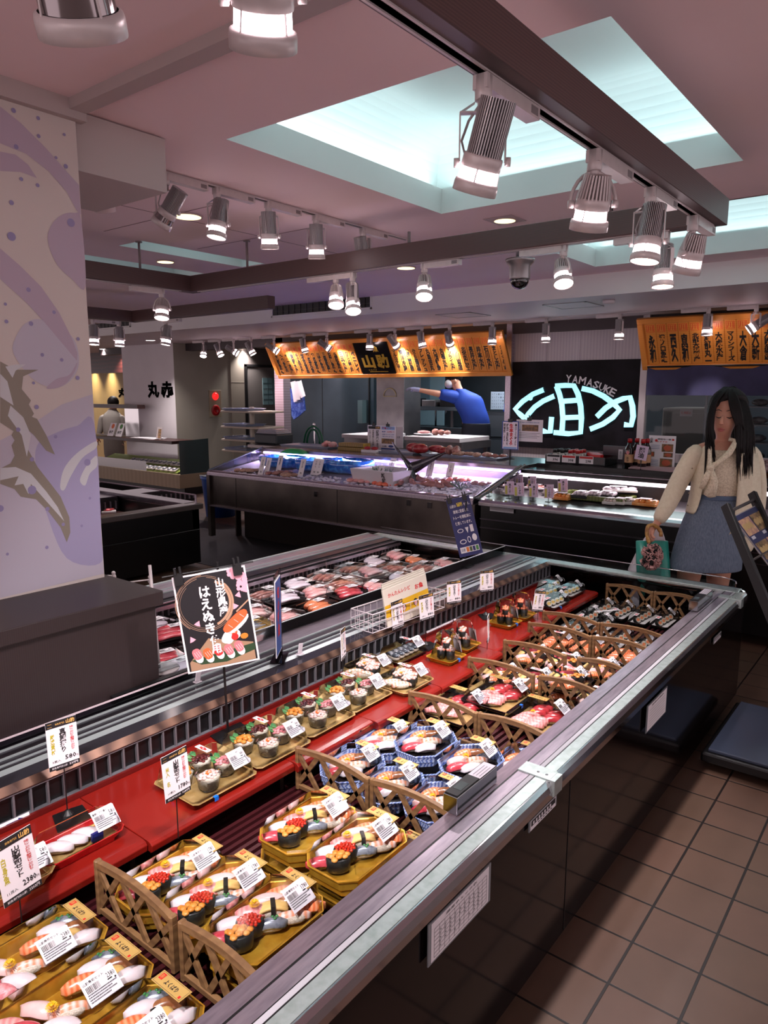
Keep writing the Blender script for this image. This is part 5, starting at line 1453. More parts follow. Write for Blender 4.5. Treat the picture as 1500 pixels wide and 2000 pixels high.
for y, z in ((4.72, .64), (3.62, .66), (3.40, .66)): b = MB(); b.box((5.009, y, z), (5.02, y + .04, z + .05)); F_(b, 'latch', [CHROME])
# crushed ice
b = MB(); random.seed(4)
for i in range(520):
 y = random.uniform(fyr + .03, 4.1) if i % 3 else random.uniform(4.1, fyl - .2); x = random.uniform(5.09, 5.55 if y < 4.1 else 5.3)
 b.ell((x, y, .757 + (x - 5.07) * .141 + .008), (random.uniform(.012, .028), random.uniform(.012, .03), .012), 5, 4)
tag(b.build('crushed_ice', [mat('ice', (222, 218, 236), .25, noise=(90, (216, 212, 236), .4, .6), emis=None)]), 'crushed ice spread over the front of the fish counter', 'ice', kind='stuff')
mv = bpy.data.materials.new('cold_mist'); mv.use_nodes = True; nt = mv.node_tree; nt.nodes.remove(nt.nodes['Principled BSDF'])
vs_ = nt.nodes.new('ShaderNodeVolumeScatter'); vs_.inputs['Color'].default_value = (.86, .82, 1, 1); vs_.inputs['Density'].default_value = .55; nt.links.new(vs_.outputs[0], nt.nodes['Material Output'].inputs['Volume'])
b = MB(); b.loft([[(5.09, fyr + .03, .80), (5.74, fyr + .03, .89), (5.74, fyl - .04, .89), (5.09, fyl - .04, .80)], [(5.09, fyr + .03, .83), (5.74, fyr + .03, .925), (5.74, fyl - .04, .925), (5.09, fyl - .04, .83)]]); tag(b.build('cold_mist', [mv]), 'thin cold mist lying over the ice of the fish counter', 'mist', kind='stuff')


def bed(px, py, dz=0.):      # point on the sloping ice bed seen at a pixel
 r = ray(px, py); t = (.757 + dz - CAMH - 5.07 * .141) / (r.z - .141 * r.x); return CAM + r * t


BLUEP = mat('blue_plastic_wrap', (28, 96, 190), .15, coat=.6, noise=(22, (70, 150, 226), .48, .62), bump=(30, .6))
for px, py, w_, d_, h_, lb in ((530, 918, .52, .38, .10, 'blue plastic wrapped crate at the left of the fish counter'), (596, 925, .40, .40, .10, 'blue plastic wrapped crate in the middle, behind the slanted price slips'), (655, 930, .50, .36, .12, 'blue plastic wrapped crate next to the white fish box')):
 q = bed(px, py, .0); t = thing('blue_crate', lb, 'crate', (q.x + .2, q.y, q.z + .03), 0, 'blue wrapped crates')
 b = MB(); b.smooth = True; R = []
 for s_, z in ((.90, 0), (.96, .02), (1.02, h_ * .6), (1.0, h_), (.93, h_ + .004), (.90, h_ * .75)):
  ring_ = []
  for i in range(28):
   a = 2 * pi * i / 28; e = lambda v: (abs(v) ** .45) * (1 if v >= 0 else -1); wob = 1 + .02 * sin(5 * a + z * 60)
   ring_.append((e(sin(a)) * d_ / 2 * s_ * wob, e(cos(a)) * w_ / 2 * s_ * wob, z + .004 * sin(9 * a)))
  R.append(ring_)
 b.loft(R); b.build('wrapped_crate', [BLUEP], t)
q = bed(570, 905); t = thing('green_mat_roll', 'bright green plastic leaf mat draped over the blue crate', 'leaf mat', (q.x + .05, q.y, q.z + .11))
b = MB(); b.smooth = True; N = 12
R = [[(.14 * cos(pi * i / 8) * .5, -.18 + .36 * j / N, .055 * sin(pi * i / 8) * (1 - abs(j / N * 2 - 1) ** 3)) for i in range(9)] for j in range(N + 1)]
b.loft(R, False, False, False); b.build('mat', [wavy('leaf_green', (30, 150, 70), (60, 190, 100), 30, .5, .4, 'Y')], t)
# white fish box
q = bed(745, 952); q = PX(742, 948, x=5.20); t = thing('white_fish_box', 'white plastic fish box with black letters standing on the ice beside the tuna tail', 'box', (5.36, PX(745, 930, x=5.3).y, .79), radians(-6))
wb_ = .56; b = MB(); b.loft([[(-.17, -wb_ / 2 + .02, 0), (.17, -wb_ / 2 + .02, 0), (.17, wb_ / 2 - .02, 0), (-.17, wb_ / 2 - .02, 0)], [(-.20, -wb_ / 2, .13), (.20, -wb_ / 2, .13), (.20, wb_ / 2, .13), (-.20, wb_ / 2, .13)],
                           [(-.175, -wb_ / 2 + .025, .13), (.175, -wb_ / 2 + .025, .13), (.175, wb_ / 2 - .025, .13), (-.175, wb_ / 2 - .025, .13)], [(-.15, -wb_ / 2 + .04, .05), (.15, -wb_ / 2 + .04, .05), (.15, wb_ / 2 - .04, .05), (-.15, wb_ / 2 - .04, .05)]]); b.build('box', [mat('white_foam', (214, 208, 216), .5)], t, bevel=.006)
b = MB(frame((-.192, -.16, .065), (0, -1, 0), (-.2, 0, 1))); b.text('新鮮', 0, 0, .05, .10, 0, bold=.02, vert=True); b.build('letters', [INK], t)
SPR = mat('pine_green', (58, 96, 76), .5)


def sprig(parent, x, y, z, n=16, r=.07, seed=0):
 rnd = random.Random(seed); b = MB()
 for i in range(n):
  a = rnd.uniform(0, 2 * pi); e = rnd.uniform(.2, 1.2); d = V((cos(a) * cos(e), sin(a) * cos(e), sin(e))) * r * rnd.uniform(.6, 1.1); b.tube([(x, y, z), V((x, y, z)) + d], .0018, 4)
  for k in (.5, .75, 1): p = V((x, y, z)) + d * k; b.tube([p, p + V((rnd.uniform(-1, 1), rnd.uniform(-1, 1), .6)) * r * .25], .0014, 3)
 return b.build('sprig', [SPR], parent)


t = thing('pine_sprig', 'dark green herb sprigs sticking out of the white fish box', 'herb', (5.38, PX(740, 910, x=5.38).y, .85)); sprig(t, 0, .02, 0, 20, .11, 1); sprig(t, 0, -.12, 0, 12, .08, 2)
t = thing('pine_sprig', 'green herb sprigs lying on the ice at the right end of the fish counter', 'herb', (5.3, PX(900, 955, x=5.3).y, .80)); sprig(t, 0, 0, 0, 20, .12, 3)
# tuna tail
q = PX(803, 930, x=5.42); t = thing('tuna_tail', 'big dark tuna tail standing upright on the ice', 'fish tail', (5.42, q.y, .80))
DKF = mat('tuna_skin', (42, 38, 46), .18, .4, noise=(8, (84, 78, 92), .45, .65), coat=.6)
b = MB(); b.smooth = True; b.lathe([(.075, 0), (.07, .04), (.045, .10), (.036, .13), (.03, .15)], 14, sx=.8); b.build('stalk', [DKF], t)


def blade(s_):
 b = MB(); b.smooth = True; R = []; up = 1.0 if s_ < 0 else .8
 for i in range(12):
  k = i / 11; y = s_ * (.30 * k ** 1.1) * (1.25 if s_ < 0 else .75); z = .13 + (.17 if s_ < 0 else .24) * k ** 1.2; w2 = .055 * (1 - k) ** .8 + .004; th = .016 * (1 - k) + .002
  R.append([(th * cos(a), y + w2 * .2 * sin(a), z + w2 * sin(a)) for a in [2 * pi * j / 8 for j in range(8)]])
 b.loft(R); return b.build('tail_blade', [DKF], t)


blade(1); blade(-1)
# fish, shellfish on the ice
FP = {'pink': mat('pink_fish', (226, 150, 150), .25, coat=.4, noise=(12, (240, 196, 190), .4, .6)), 'orange': mat('orange_fish', (226, 92, 62), .25, coat=.4, noise=(14, (240, 140, 110), .4, .6)), 'brown': mat('brown_fish', (150, 92, 84), .25, coat=.4, noise=(16, (196, 140, 128), .4, .6)),
      'grey': mat('grey_fish', (120, 124, 138), .2, .4, coat=.4, noise=(12, (176, 180, 192), .4, .6)), 'shell': mat('shell_beige', (206, 168, 146), .5, noise=(40, (170, 130, 110), .4, .6)), 'white': mat('pale_fish', (224, 206, 214), .3, coat=.3)}


def fish_mesh(k):
 def f():
  b = MB(); b.smooth = True; R = []
  for i in range(12):
   u = i / 11; r_ = .030 * sin(pi * min(1, u * 1.15) ** .75) + .003 if u < .87 else .006
   R.append([(-.10 + .2 * u, r_ * .55 * cos(a) * (1 if u < .87 else .4), .018 + r_ * sin(a) * .62 + .0) for a in [2 * pi * j / 10 for j in range(10)]])
  b.loft(R); b.smooth = False; b.add([(.075, 0, .018), (.115, 0, .046), (.105, 0, .018), (.115, 0, -.006)], [(0, 1, 2, 3)]); b.add([(-.04, 0, .034), (.0, 0, .052), (.04, 0, .036)], [(0, 1, 2)])
  b.mi(1); [b.ell((-.082, s_ * .009, .024), (.004, .002, .004), 6, 4) for s_ in (-1, 1)]
  return b.build('fish', [FP[k], BLACK])
 return f


def lump_mesh(k):
 def f():
  b = MB(); b.smooth = True; rnd = random.Random(7)
  for i in range(5): b.ell((rnd.uniform(-.03, .03), rnd.uniform(-.05, .05), .012), (rnd.uniform(.025, .04), rnd.uniform(.02, .035), rnd.uniform(.012, .02)), 10, 6)
  return b.build('fillets', [FP[k]])
 return f


FL = [(470, 922, 'shell', 1, 'scallop shells at the far left of the fish counter'), (488, 922, 'shell', 1, 'scallop shells just left of the first price slips'), (530, 928, 'brown', 1, 'brown shellfish below the pair of price slips'), (552, 926, 'brown', 1, 'brown shellfish below the third price slip'), (562, 931, 'shell', 1, 'pale shellfish between the slips at the left'),
      (690, 942, 'pink', 1, 'pale pink fillets left of the white fish box'), (712, 944, 'pink', 1, 'pale pink fillets under the slanted slip'), (742, 948, 'orange', 1, 'orange red fillets in front of the white fish box'), (758, 950, 'orange', 1, 'orange red fillets right of the first orange ones'),
      (785, 948, 'brown', 0, 'pinkish brown whole fish right of the orange fillets'), (802, 945, 'brown', 0, 'pinkish brown whole fish under the tuna tail'), (815, 942, 'brown', 0, 'pinkish brown whole fish at the foot of the tuna tail'), (828, 938, 'white', 1, 'pale violet fillets beside the tuna tail'), (835, 952, 'brown', 0, 'brown whole fish at the front edge of the ice'),
      (852, 953, 'brown', 0, 'second brown whole fish at the front edge of the ice'), (866, 952, 'brown', 0, 'third brown whole fish at the front edge'), (858, 940, 'white', 1, 'pale fillets behind the brown fish'), (882, 941, 'orange', 1, 'reddish fillets in front of the upright slip'), (898, 940, 'orange', 1, 'reddish fillets at the right of the upright slip'), (935, 948, 'brown', 1, 'dark shellfish in the right corner of the ice')]
for px, py, k, lump, lb in FL:
 q = bed(px, py); nm = {'shell': 'scallops'}.get(k, 'fish_fillets' if lump else 'whole_fish')
 t = inst(('lump' if lump else 'fish') + k, nm, lump_mesh(k) if lump else fish_mesh(k), None, (q.x, q.y, q.z + .006), radians(random.uniform(-40, 40) + (60 if not lump else 0))); t.scale = (1.4, 1.4, 1.4); tag(t, lb, 'fish' if k != 'shell' else 'shellfish', 'fish lying on the ice')
# price slips
SL = [(508, 928, 520, 893, 1, 'first price slip from the left, slanted over the blue crate'), (519, 928, 530, 895, 1, 'second price slip from the left, beside the first'), (542, 926, 553, 890, 1, 'third price slip from the left, left of the green mat'), (586, 930, 600, 898, 1, 'slanted price slip between two blue crates'),
      (616, 928, 626, 896, 2, 'double width price slip in the middle of the counter'), (706, 912, 718, 894, 1, 'slip lying far back between blue crate and white box'), (739, 940, 755, 912, 1, 'slanted price slip before the white fish box'), (760, 922, 782, 902, 1, 'slip leaning over the herbs in the white fish box'),
      (836, 936, 846, 900, 1, 'tall price slip right of the tuna tail'), (875, 938, 877, 904, 1, 'upright price slip at the right part of the ice'), (903, 944, 935, 936, 1, 'slip lying flat near the right end of the ice'), (615, 931, 632, 925, 1, 'small slip lying flat at the foot of the double slip')]
for x0, y0, x1, y1, wd, lb in SL:
 a = bed(x0, y0, .01); c = PX(x1, y1, x=a.x + .06); v = c - a; L = v.length; w2 = .036 * wd
 t = thing('price_slip', lb, 'price slip', a, 0, 'white price slips on the fish counter')
 T = frame((0, 0, 0), V((0, -1, 0)) if abs(v.z) > .05 else V((1, .2, 0)), v); b = MB(T); b.box((-w2, 0, -.001), (w2, L, 0)); b.mi(1)
 for j in range(wd):
  cx = (j - (wd - 1) / 2) * .05; b.text(['かき', '生たこ', '真鯛', '甘えび', 'いわし', 'かつお', 'あじ', 'さわら', 'ほたて', 'いか', 'ぶり', '貝'][SL.index((x0, y0, x1, y1, wd, lb))], cx, L * .66, .018, L * .4, .001, bold=.02, vert=True); b.text('980', cx, L * .18, .026, L * .12, .001, bold=.02)
 b.build('slip', [WHITEL, INK], t)
# trays and signs on the counter's back shelf
zsh = .985


def ontray(label, px0, px1, py, d_=.34, col='white', nm='steel_tray'):
 a = PX(px0, py, x=6.2); c = PX(px1, py, x=6.2); w_ = abs(a.y - c.y); t = thing(nm, label, 'tray', (6.25, (a.y + c.y) / 2, zsh), radians(0), 'trays on the back shelf')
 b = MB(); b.loft([[(sx * d_ / 2 * k, sy * w_ / 2 * k, z) for sx, sy in ((-1, -1), (1, -1), (1, 1), (-1, 1))] for k, z in ((.94, 0), (1, .022), (1.01, .022), (.95, .008))]); b.build('tray', [mat('tray_blue_white', (176, 184, 206), .3, .2)], t, bevel=.004); return t


ontray('white tray with a piece of fish on the back shelf at the left', 560, 655, 872); ontray('long white tray with tuna cuts behind the tuna tail', 730, 820, 880); ontray('long white tray with pale fillets at the right of the back shelf', 832, 985, 889)


def chunk(label, px, py, rx, k, seed, dz=.02, nm='fish_cut', n=6, hh=.03):
 q = PX(px, py, x=6.22); t = thing(nm, label, 'fish cut', (6.22, q.y, zsh + dz), 0, 'fish cuts on the back shelf'); rnd = random.Random(seed); b = MB(); b.smooth = True
 for i in range(n): b.ell((rnd.uniform(-.06, .06), rx * (2 * (i + .5) / n - 1), hh * .8), (rnd.uniform(.04, .08), rx / n * 1.5, hh * rnd.uniform(.7, 1.1)), 9, 6)
 b.build('flesh', [k], t); return t


MEAT = mat('tuna_meat', (150, 30, 36), .3, coat=.3, noise=(14, (196, 96, 96), .48, .66), bump=(30, .8))
chunk('pink fish piece at the right end of the left tray', 645, 868, .10, FP['pink'], 1, hh=.035); chunk('large raw red tuna collar on the tray behind the tail', 826, 870, .20, MEAT, 2, hh=.055, n=3); chunk('bright red tuna block right of the tuna collar', 865, 880, .075, MEAT, 3, hh=.045, n=2); chunk('brown mottled fish meat beside the red tuna block', 885, 880, .085, FP['brown'], 4, hh=.05, n=6)
chunk('row of pale pink fillets on the right tray', 920, 885, .22, FP['shell'], 5, hh=.022, n=9); chunk('brownish fillets at the end of the right tray', 962, 887, .12, FP['brown'], 6, hh=.02, n=5)
for px, dz, lb in ((690, 0, 'lower gold patterned box'), (692, .045, 'upper gold patterned box')):
 q = PX(px, 882, x=6.15); t = thing('gold_box', lb + ' stacked on the back shelf left of the two signs', 'box', (6.15, q.y, zsh + dz), radians(4 * (dz > 0)), 'gold patterned boxes'); b = MB(); b.box((-.07, -.17, 0), (.07, .17, .04)); b.build('box', [wavy('gold_black_box', (186, 150, 60), (40, 30, 20), 22, 2, .4, 'Y')], t, bevel=.003)
q = PX(727, 880, x=6.1); t = thing('red_meat_pack', 'small white box with red packs in front of the two signs', 'pack', (6.08, q.y, zsh)); b = MB(); b.box((-.05, -.10, 0), (.05, .10, .03)); b.build('tray', [WHITEL], t, bevel=.003); b = MB(); b.smooth = True; b.ell((0, .05, .045), (.04, .04, .02), 8, 5); b.ell((0, -.05, .045), (.04, .04, .02), 8, 5); b.build('red_packs', [mat('red_pack', (170, 40, 50), .3)], t)


def sign_x(name, label, cat, x, p0, p1, draw, mats, clip=True, stand=True, rz=0, group=None):
 """upright sheet facing the viewer at plane x, between two photograph corners"""
 a = PX(*p0, x=x); c = PX(*p1, x=x); w_, h_ = abs(a.y - c.y), abs(a.z - c.z)
 t = thing(name, label, cat, (x, (a.y + c.y) / 2, min(a.z, c.z)), radians(rz), group)
 b = MB(frame((0, 0, h_ / 2), (0, -1, 0), (0, 0, 1))); b.box((-w_ / 2, -h_ / 2, -.004), (w_ / 2, h_ / 2, 0)); draw(b, w_, h_); b.build('sheet', mats, t)
 if clip: b = MB(); b.box((-.015, -.02, h_ - .01), (.008, .02, h_ + .02)); b.tube([(-.006, 0, h_ + .02), (-.012, 0, h_ + .04)], .006, 6); b.build('clip', [BLACK], t, bevel=.002, seg=1)
 return t


BLUEK = mat('print_blue', (36, 70, 140), .5); GOLDK = mat('gold_print', (226, 176, 96), .5); PHOTO = mat('food_photo', (150, 110, 70), .5, noise=(30, (90, 70, 50), .4, .6)); SKY_ = mat('print_sky', (120, 176, 220), .5)


def d1(b, w, h):
 b.mi(1).rect(-w * .44, h * .36, w * .44, h * .46, .0006); b.mi(4).text('山助', w * .25, h * .41, w * .3, h * .07, .001, bold=.03); b.mi(1).text('調理承ります', w * .24, -h * .04, w * .22, h * .72, .001, bold=.02, vert=True)
 b.text('売場係員にお気軽に', -w * .08, h * .0, w * .11, h * .66, .001, vert=True, bold=.01); b.text('お申し付けください', -w * .32, h * .0, w * .10, h * .62, .001, vert=True, bold=.01)


def d2(b, w, h):
 b.mi(5).rect(-w * .48, -h * .48, w * .48, -h * .42, .0006); b.mi(6).rect(-w * .45, h * .34, w * .45, h * .46, .0006); b.mi(2).text('鮮魚コーナー', 0, h * .40, w * .8, h * .09, .001, bold=.03); b.text('500円にて', w * .18, h * .25, w * .5, h * .06, .001, bold=.03); b.mi(5).text('毎週', -w * .30, h * .25, w * .26, h * .06, .001, bold=.03)
 b.text('お造りにいたします', 0, h * .14, w * .84, h * .06, .001, bold=.02); b.text('係員にお申し付け下さい', 0, h * .05, w * .84, h * .05, .001, bold=.02); b.mi(7).rect(-w * .45, -h * .24, w * .42, -h * .03, .0006); b.mi(1).text('山助', -w * .25, -h * .35, w * .3, h * .08, .001, bold=.02); b.mi(3).disc(w * .2, -h * .34, w * .18, .0008, 14, h * .05)


MS = [WHITEL, INK, REDINK, BLUEK, GOLDK, BLUEK, SKY_, PHOTO]
sign_x('notice_sign', 'white notice with black vertical writing and a black header on the back shelf', 'sign', 6.35, (718, 830), (744, 883), d1, MS)
sign_x('notice_sign', 'blue bordered notice with a red headline beside the white notice on the back shelf', 'sign', 6.33, (744, 831), (772, 880), d2, MS)
sign_x('blank_notice', 'pale notice sheet behind the blue bordered notice', 'sign', 6.5, (765, 833), (787, 875), lambda b, w, h: (b.mi(1).text('注意', w * .1, 0, w * .3, h * .1, .001)), MS, False)


def d3(b, w, h):
 b.mi(3).rect(-w * .5, -h * .5, w * .5, h * .5, .0004); b.mi(0).rect(-w * .44, -h * .47, w * .44, h * .47, .0007); b.mi(2).text('生本まぐろ', w * .06, h * .03, w * .25, h * .76, .001, bold=.05, vert=True); b.mi(1).text('本日15時より'.replace('15', '１５'), w * .33, h * .03, w * .15, h * .80, .001, bold=.02, vert=True)
 b.text('解体実演販売を', -w * .17, h * .03, w * .14, h * .76, .001, bold=.02, vert=True); b.text('開催致します！', -w * .35, h * .03, w * .14, h * .76, .001, bold=.02, vert=True); b.mi(6).rect(-w * .4, -h * .46, w * .4, -h * .41, .0012)


def d4(b, w, h):
 b.mi(3).text('TUNA CUTTING SHOW', 0, h * .37, w * .75, h * .06, .001, bold=.01); b.mi(7).rect(-w * .28, -h * .02, w * .34, h * .27, .0006)
 b.mi(1); [b.rect(-w * .42, -h * .12 - i * h * .07, w * (.4 - .1 * (i % 2)), -h * .105 - i * h * .07, .0006) for i in range(4)]; b.mi(3).text('山助', -w * .40, h * .02, w * .12, h * .08, .001)


t = sign_x('tuna_show_sign', 'white and blue sign with large red letters on a black pole at the counter end', 'sign', 5.9, (981, 822), (1012, 879), d3, MS)
b = MB(); b.tube([(.008, .0, -.22), (.008, 0, .02)], .006, 6); b.box((-.02, -.05, -.225), (.04, .05, -.215)); b.build('pole', [BLACK], t)
sign_x('tuna_show_sheet', 'white sheet with a small photo clipped behind the red lettered sign', 'sign', 5.93, (1009, 819), (1059, 864), d4, MS)
# scale, hose, boxes behind the counter
q = PX(540, 868, x=6.3); t = thing('black_crate', 'black plastic crate topped with a stack of plastic bags behind the counter', 'crate', (6.35, PX(535, 868, x=6.35).y, zsh)); b = MB(); b.box((-.15, -.20, 0), (.15, .20, .13)); b.build('crate', [mat('dark_slate', (38, 44, 50), .5)], t, bevel=.02)
b = MB(); [b.box((-.13 + .01 * i, -.19 + .02 * i, .13 + .012 * i), (.12, .18, .141 + .012 * i)) for i in range(4)]; b.build('bags', [mat('bag_stack', (170, 168, 178), .3)], t, bevel=.005)
q = PX(590, 865, x=6.4); t = thing('green_hose', 'green hose hanging over a tap behind the counter', 'hose', (6.6, q.y, zsh)); b = MB(); b.smooth = True
for k in (0, 1): b.tube([(.0, (.16 - .05 * k) * cos(a), (.22 - .04 * k) * sin(a)) for a in [pi * i / 12 for i in range(13)]], .013, 8)
b.build('hose', [mat('hose_green', (20, 92, 66), .35)], t); b = MB(); b.tube([(.02, 0, 0), (.02, 0, .24)], .01, 8); b.ell((.02, 0, .245), (.02, .02, .015), 8, 5); b.build('tap', [CHROME], t)

# ------------------------------------------------------------------ black chilled case at the right
bx0 = 5.0; by1, by0 = 2.93, -1.2
bc = thing('black_chilled_case', 'long black chilled case with chrome edges, in front of the glowing fish sign', 'display case', (5.7, .9, 0)); INV2 = M.Translation(-V(bc.location))


def B_(b, nm, m_, **k):
 o = b.build(nm, m_, bc, **k); o.matrix_parent_inverse = INV2; return o


b = MB(); b.box((5.03, by0, .08), (6.75, by1, .735)); B_(b, 'front_panel', [mat('case_front_black', (8, 7, 8), .3)])
b = MB(); b.box((5.015, by0, .62), (5.03, by1, .628)); B_(b, 'chrome_line', [STEELD]); b = MB(); b.box((5.015, by0, .55), (5.03, by1, .556)); B_(b, 'chrome_line', [STEELD])
b = MB(); rg = [[(x, y, z) for x, z in ((4.985, .735), (4.985, .765), (5.01, .782), (5.075, .782), (5.075, .74))] for y in (by0, by1)]; b.loft(rg); B_(b, 'front_sill', [CHROME], bevel=.004)
b = MB(); b.quad((5.075, by0, .745), (5.075, by1, .745), (5.78, by1, .80), (5.78, by0, .80)); B_(b, 'deck', [mat('deck_grey', (58, 50, 54), .3, .3)])
b = MB(); b.box((5.78, by0, .74), (5.80, by1, .92)); B_(b, 'inner_wall', [mat('inner_dark', (34, 30, 32), .4)])
b = MB(); b.box((5.74, by0, .90), (5.80, by1, .935)); B_(b, 'lamp_bar', [glow('case_lamp', (238, 226, 236), 1.5)])
b = MB(); b.box((5.70, by0, .935), (6.0, by1, .965)); b.box((6.0, by0, .935), (6.80, by1, 1.0)); B_(b, 'top_shelf', [mat('top_black', (16, 14, 16), .18)], bevel=.004)
b = MB(); b.box((5.702, by0, .968), (5.71, by1, .972)); B_(b, 'shelf_edge', [STEEL])
b = MB(); b.quad((5.08, by0, .782), (5.08, by1 - .02, .782), (5.08, by1 - .02, .83), (5.08, by0, .83)); B_(b, 'front_glass', [mat('glass_green', (196, 224, 218), .03, kind='clear')])
b = MB(); b.quad((5.0, by1, .782), (5.78, by1, .95), (5.78, by1, .78), (5.0, by1, .74)); B_(b, 'side_glass', [GLASSD]); b = MB(); b.tube([(5.0, by1 + .01, .79), (5.80, by1 + .01, .995)], .012, 6); B_(b, 'side_rail', [mat('rail_green_steel', (1, 1, 1))])
area((5.70, .9, .93), (.05, 4.0), 5, (1, .88, .95), (0, radians(35), 0))
t = sign_x('record_card', 'pale ruled record card on the black case front at its left end', 'sheet', 5.012, (957, 981), (1003, 1003), lambda b, w, h: (b.mi(1), [b.rect(-w * .45, -h * .4 + i * h * .11, w * .45, -h * .39 + i * h * .11, .0006) for i in range(8)]), [mat('card_grey', (160, 156, 160), .5), INK], False)
PINKC = mat('card_pink', (214, 190, 214), .5)


def deckp(px, py, dz=0.): r = ray(px, py); t = (.745 + dz - CAMH - 5.075 * .078) / (r.z - .078 * r.x); return CAM + r * t


PCS = [(1031, 935), (1056, 933), (1082, 936), (1123, 940), (1013, 950), (1038, 954), (994, 965), (1013, 968), (1041, 970), (1071, 972), (1098, 960)]
where2 = ['first of the back row in the black case', 'second of the back row in the black case', 'third of the back row in the black case', 'alone at the right of the back row', 'left one of the middle row', 'right one of the middle row', 'first of the front row in the black case', 'second of the front row in the black case', 'third of the front row in the black case', 'fourth of the front row in the black case', 'tilted one over the orange pack in the black case']
for (px, py), wh in zip(PCS, where2):
 q = deckp(px, py + 8, .0); t = thing('price_card', 'small pink and yellow price card, ' + wh, 'price card', (q.x, q.y, q.z), radians(random.uniform(-14, 14)), 'pink price cards in the black case')
 b = MB(frame((0, 0, .085), (0, -1, .08), (.1, .08, 1))); b.box((-.042, -.055, -.002), (.042, .055, 0)); b.mi(1).rect(-.040, .035, -.022, .052, .0006); b.text(random.choice(['いか塩辛', 'たらこ漬', '真あじ干', 'いくら丼', 'しらす干']), .006, -.002, .022, .080, .001, bold=.02, vert=True); b.mi(2).text('こだわり', .030, .0, .010, .07, .001, vert=True); b.mi(3).rect(-.036, -.05, -.016, .02, .0006); b.build('card', [PINKC, INK, REDINK, mat('card_yellow', (196, 184, 90), .5)], t)
 b = MB(); b.tube([(0, 0, 0), (0, 0, .04)], .003, 5); b.box((-.02, -.02, -.002), (.02, .02, .003)); b.build('stand', [BLACK], t)
ORG = mat('orange_pack', (232, 140, 60), .3, coat=.3, noise=(20, (240, 176, 110), .4, .6))


def cpack(label, px, py, w_, d_, h_, m1, m2=None, rz=0, dz=0):
 q = deckp(px, py); t = thing('food_pack', label, 'food pack', (q.x, q.y, q.z + dz), radians(rz), 'packs in the black case')
 b = MB(); b.box((-d_ / 2, -w_ / 2, 0), (d_ / 2, w_ / 2, h_ * .5)); b.build('tray', [m2 or WTRAY], t, bevel=.004, seg=1); b = MB(); b.smooth = True
 for i in range(4): b.ell((0, -w_ * .36 + i * w_ * .24, h_ * .6), (d_ * .42, w_ * .15, h_ * .4), 8, 5)
 b.build('filling', [m1], t); b = MB(frame((0, 0, h_ + .002), (0, -1, 0), (1, 0, 0))); b.rect(-w_ * .3, -d_ * .25, w_ * .2, d_ * .25, .001); b.mi(1).text('本日の品', -w_ * .05, 0, w_ * .3, d_ * .15, .002); b.build('label', [WHITEL, INK], t); return t


cpack('orange pack under the tilted pink card in the black case', 1100, 975, .14, .14, .05, ORG, ORG); cpack('peach coloured pack left of the green framed tray', 1136, 974, .16, .13, .045, mat('peach', (226, 168, 140), .4)); cpack('orange topped pack at the right, beside the woman', 1262, 987, .18, .14, .05, ORG, ORG); cpack('pack of whole fish lying on top of white packs in the black case', 1210, 972, .26, .12, .04, FP['white'], WTRAY, 25, .05)
for i, (px, lb) in enumerate(((1193, 'left'), (1212, 'middle'), (1228, 'right'))): cpack('small white pack under the fish pack, %s one' % lb, px, 984, .10, .13, .045, mat('cream_food', (206, 186, 180), .5))
cpack('pack of dark food at the left end of the black case', 985, 962, .16, .16, .04, FP['brown']); cpack('brown pack behind the pink cards', 1050, 955, .2, .14, .04, FP['brown']); cpack('pale pack between the rows of pink cards', 1080, 965, .15, .14, .04, FP['white'])
q = deckp(1162, 975); t = thing('green_framed_tray', 'green bamboo framed tray of sushi packs in the black case', 'tray', (q.x + .02, q.y, q.z)); b = MB()
for s_ in (-1, 1): b.box((s_ * .13 - .015, -.27, 0), (s_ * .13 + .015, .27, .04)); b.box((-.13, s_ * .27 - .015, 0), (.13, s_ * .27 + .015, .04))
b.build('bamboo_frame', [wavy('bamboo_green', (84, 92, 40), (110, 116, 60), 12, 1, .4, 'Y')], t, bevel=.006); b = MB(); b.box((-.12, -.26, .005), (.12, .26, .012)); b.build('bottom', [BLKT], t)
for i, lb in enumerate(('first', 'second', 'third')): cpack('white topped pack in the green framed tray, %s from the left' % lb, 1137 + i * 25, 976, .13, .16, .05, FP['white'], BLKT, 0, .02)
# bottles and boxes on its top
zt2 = 1.0


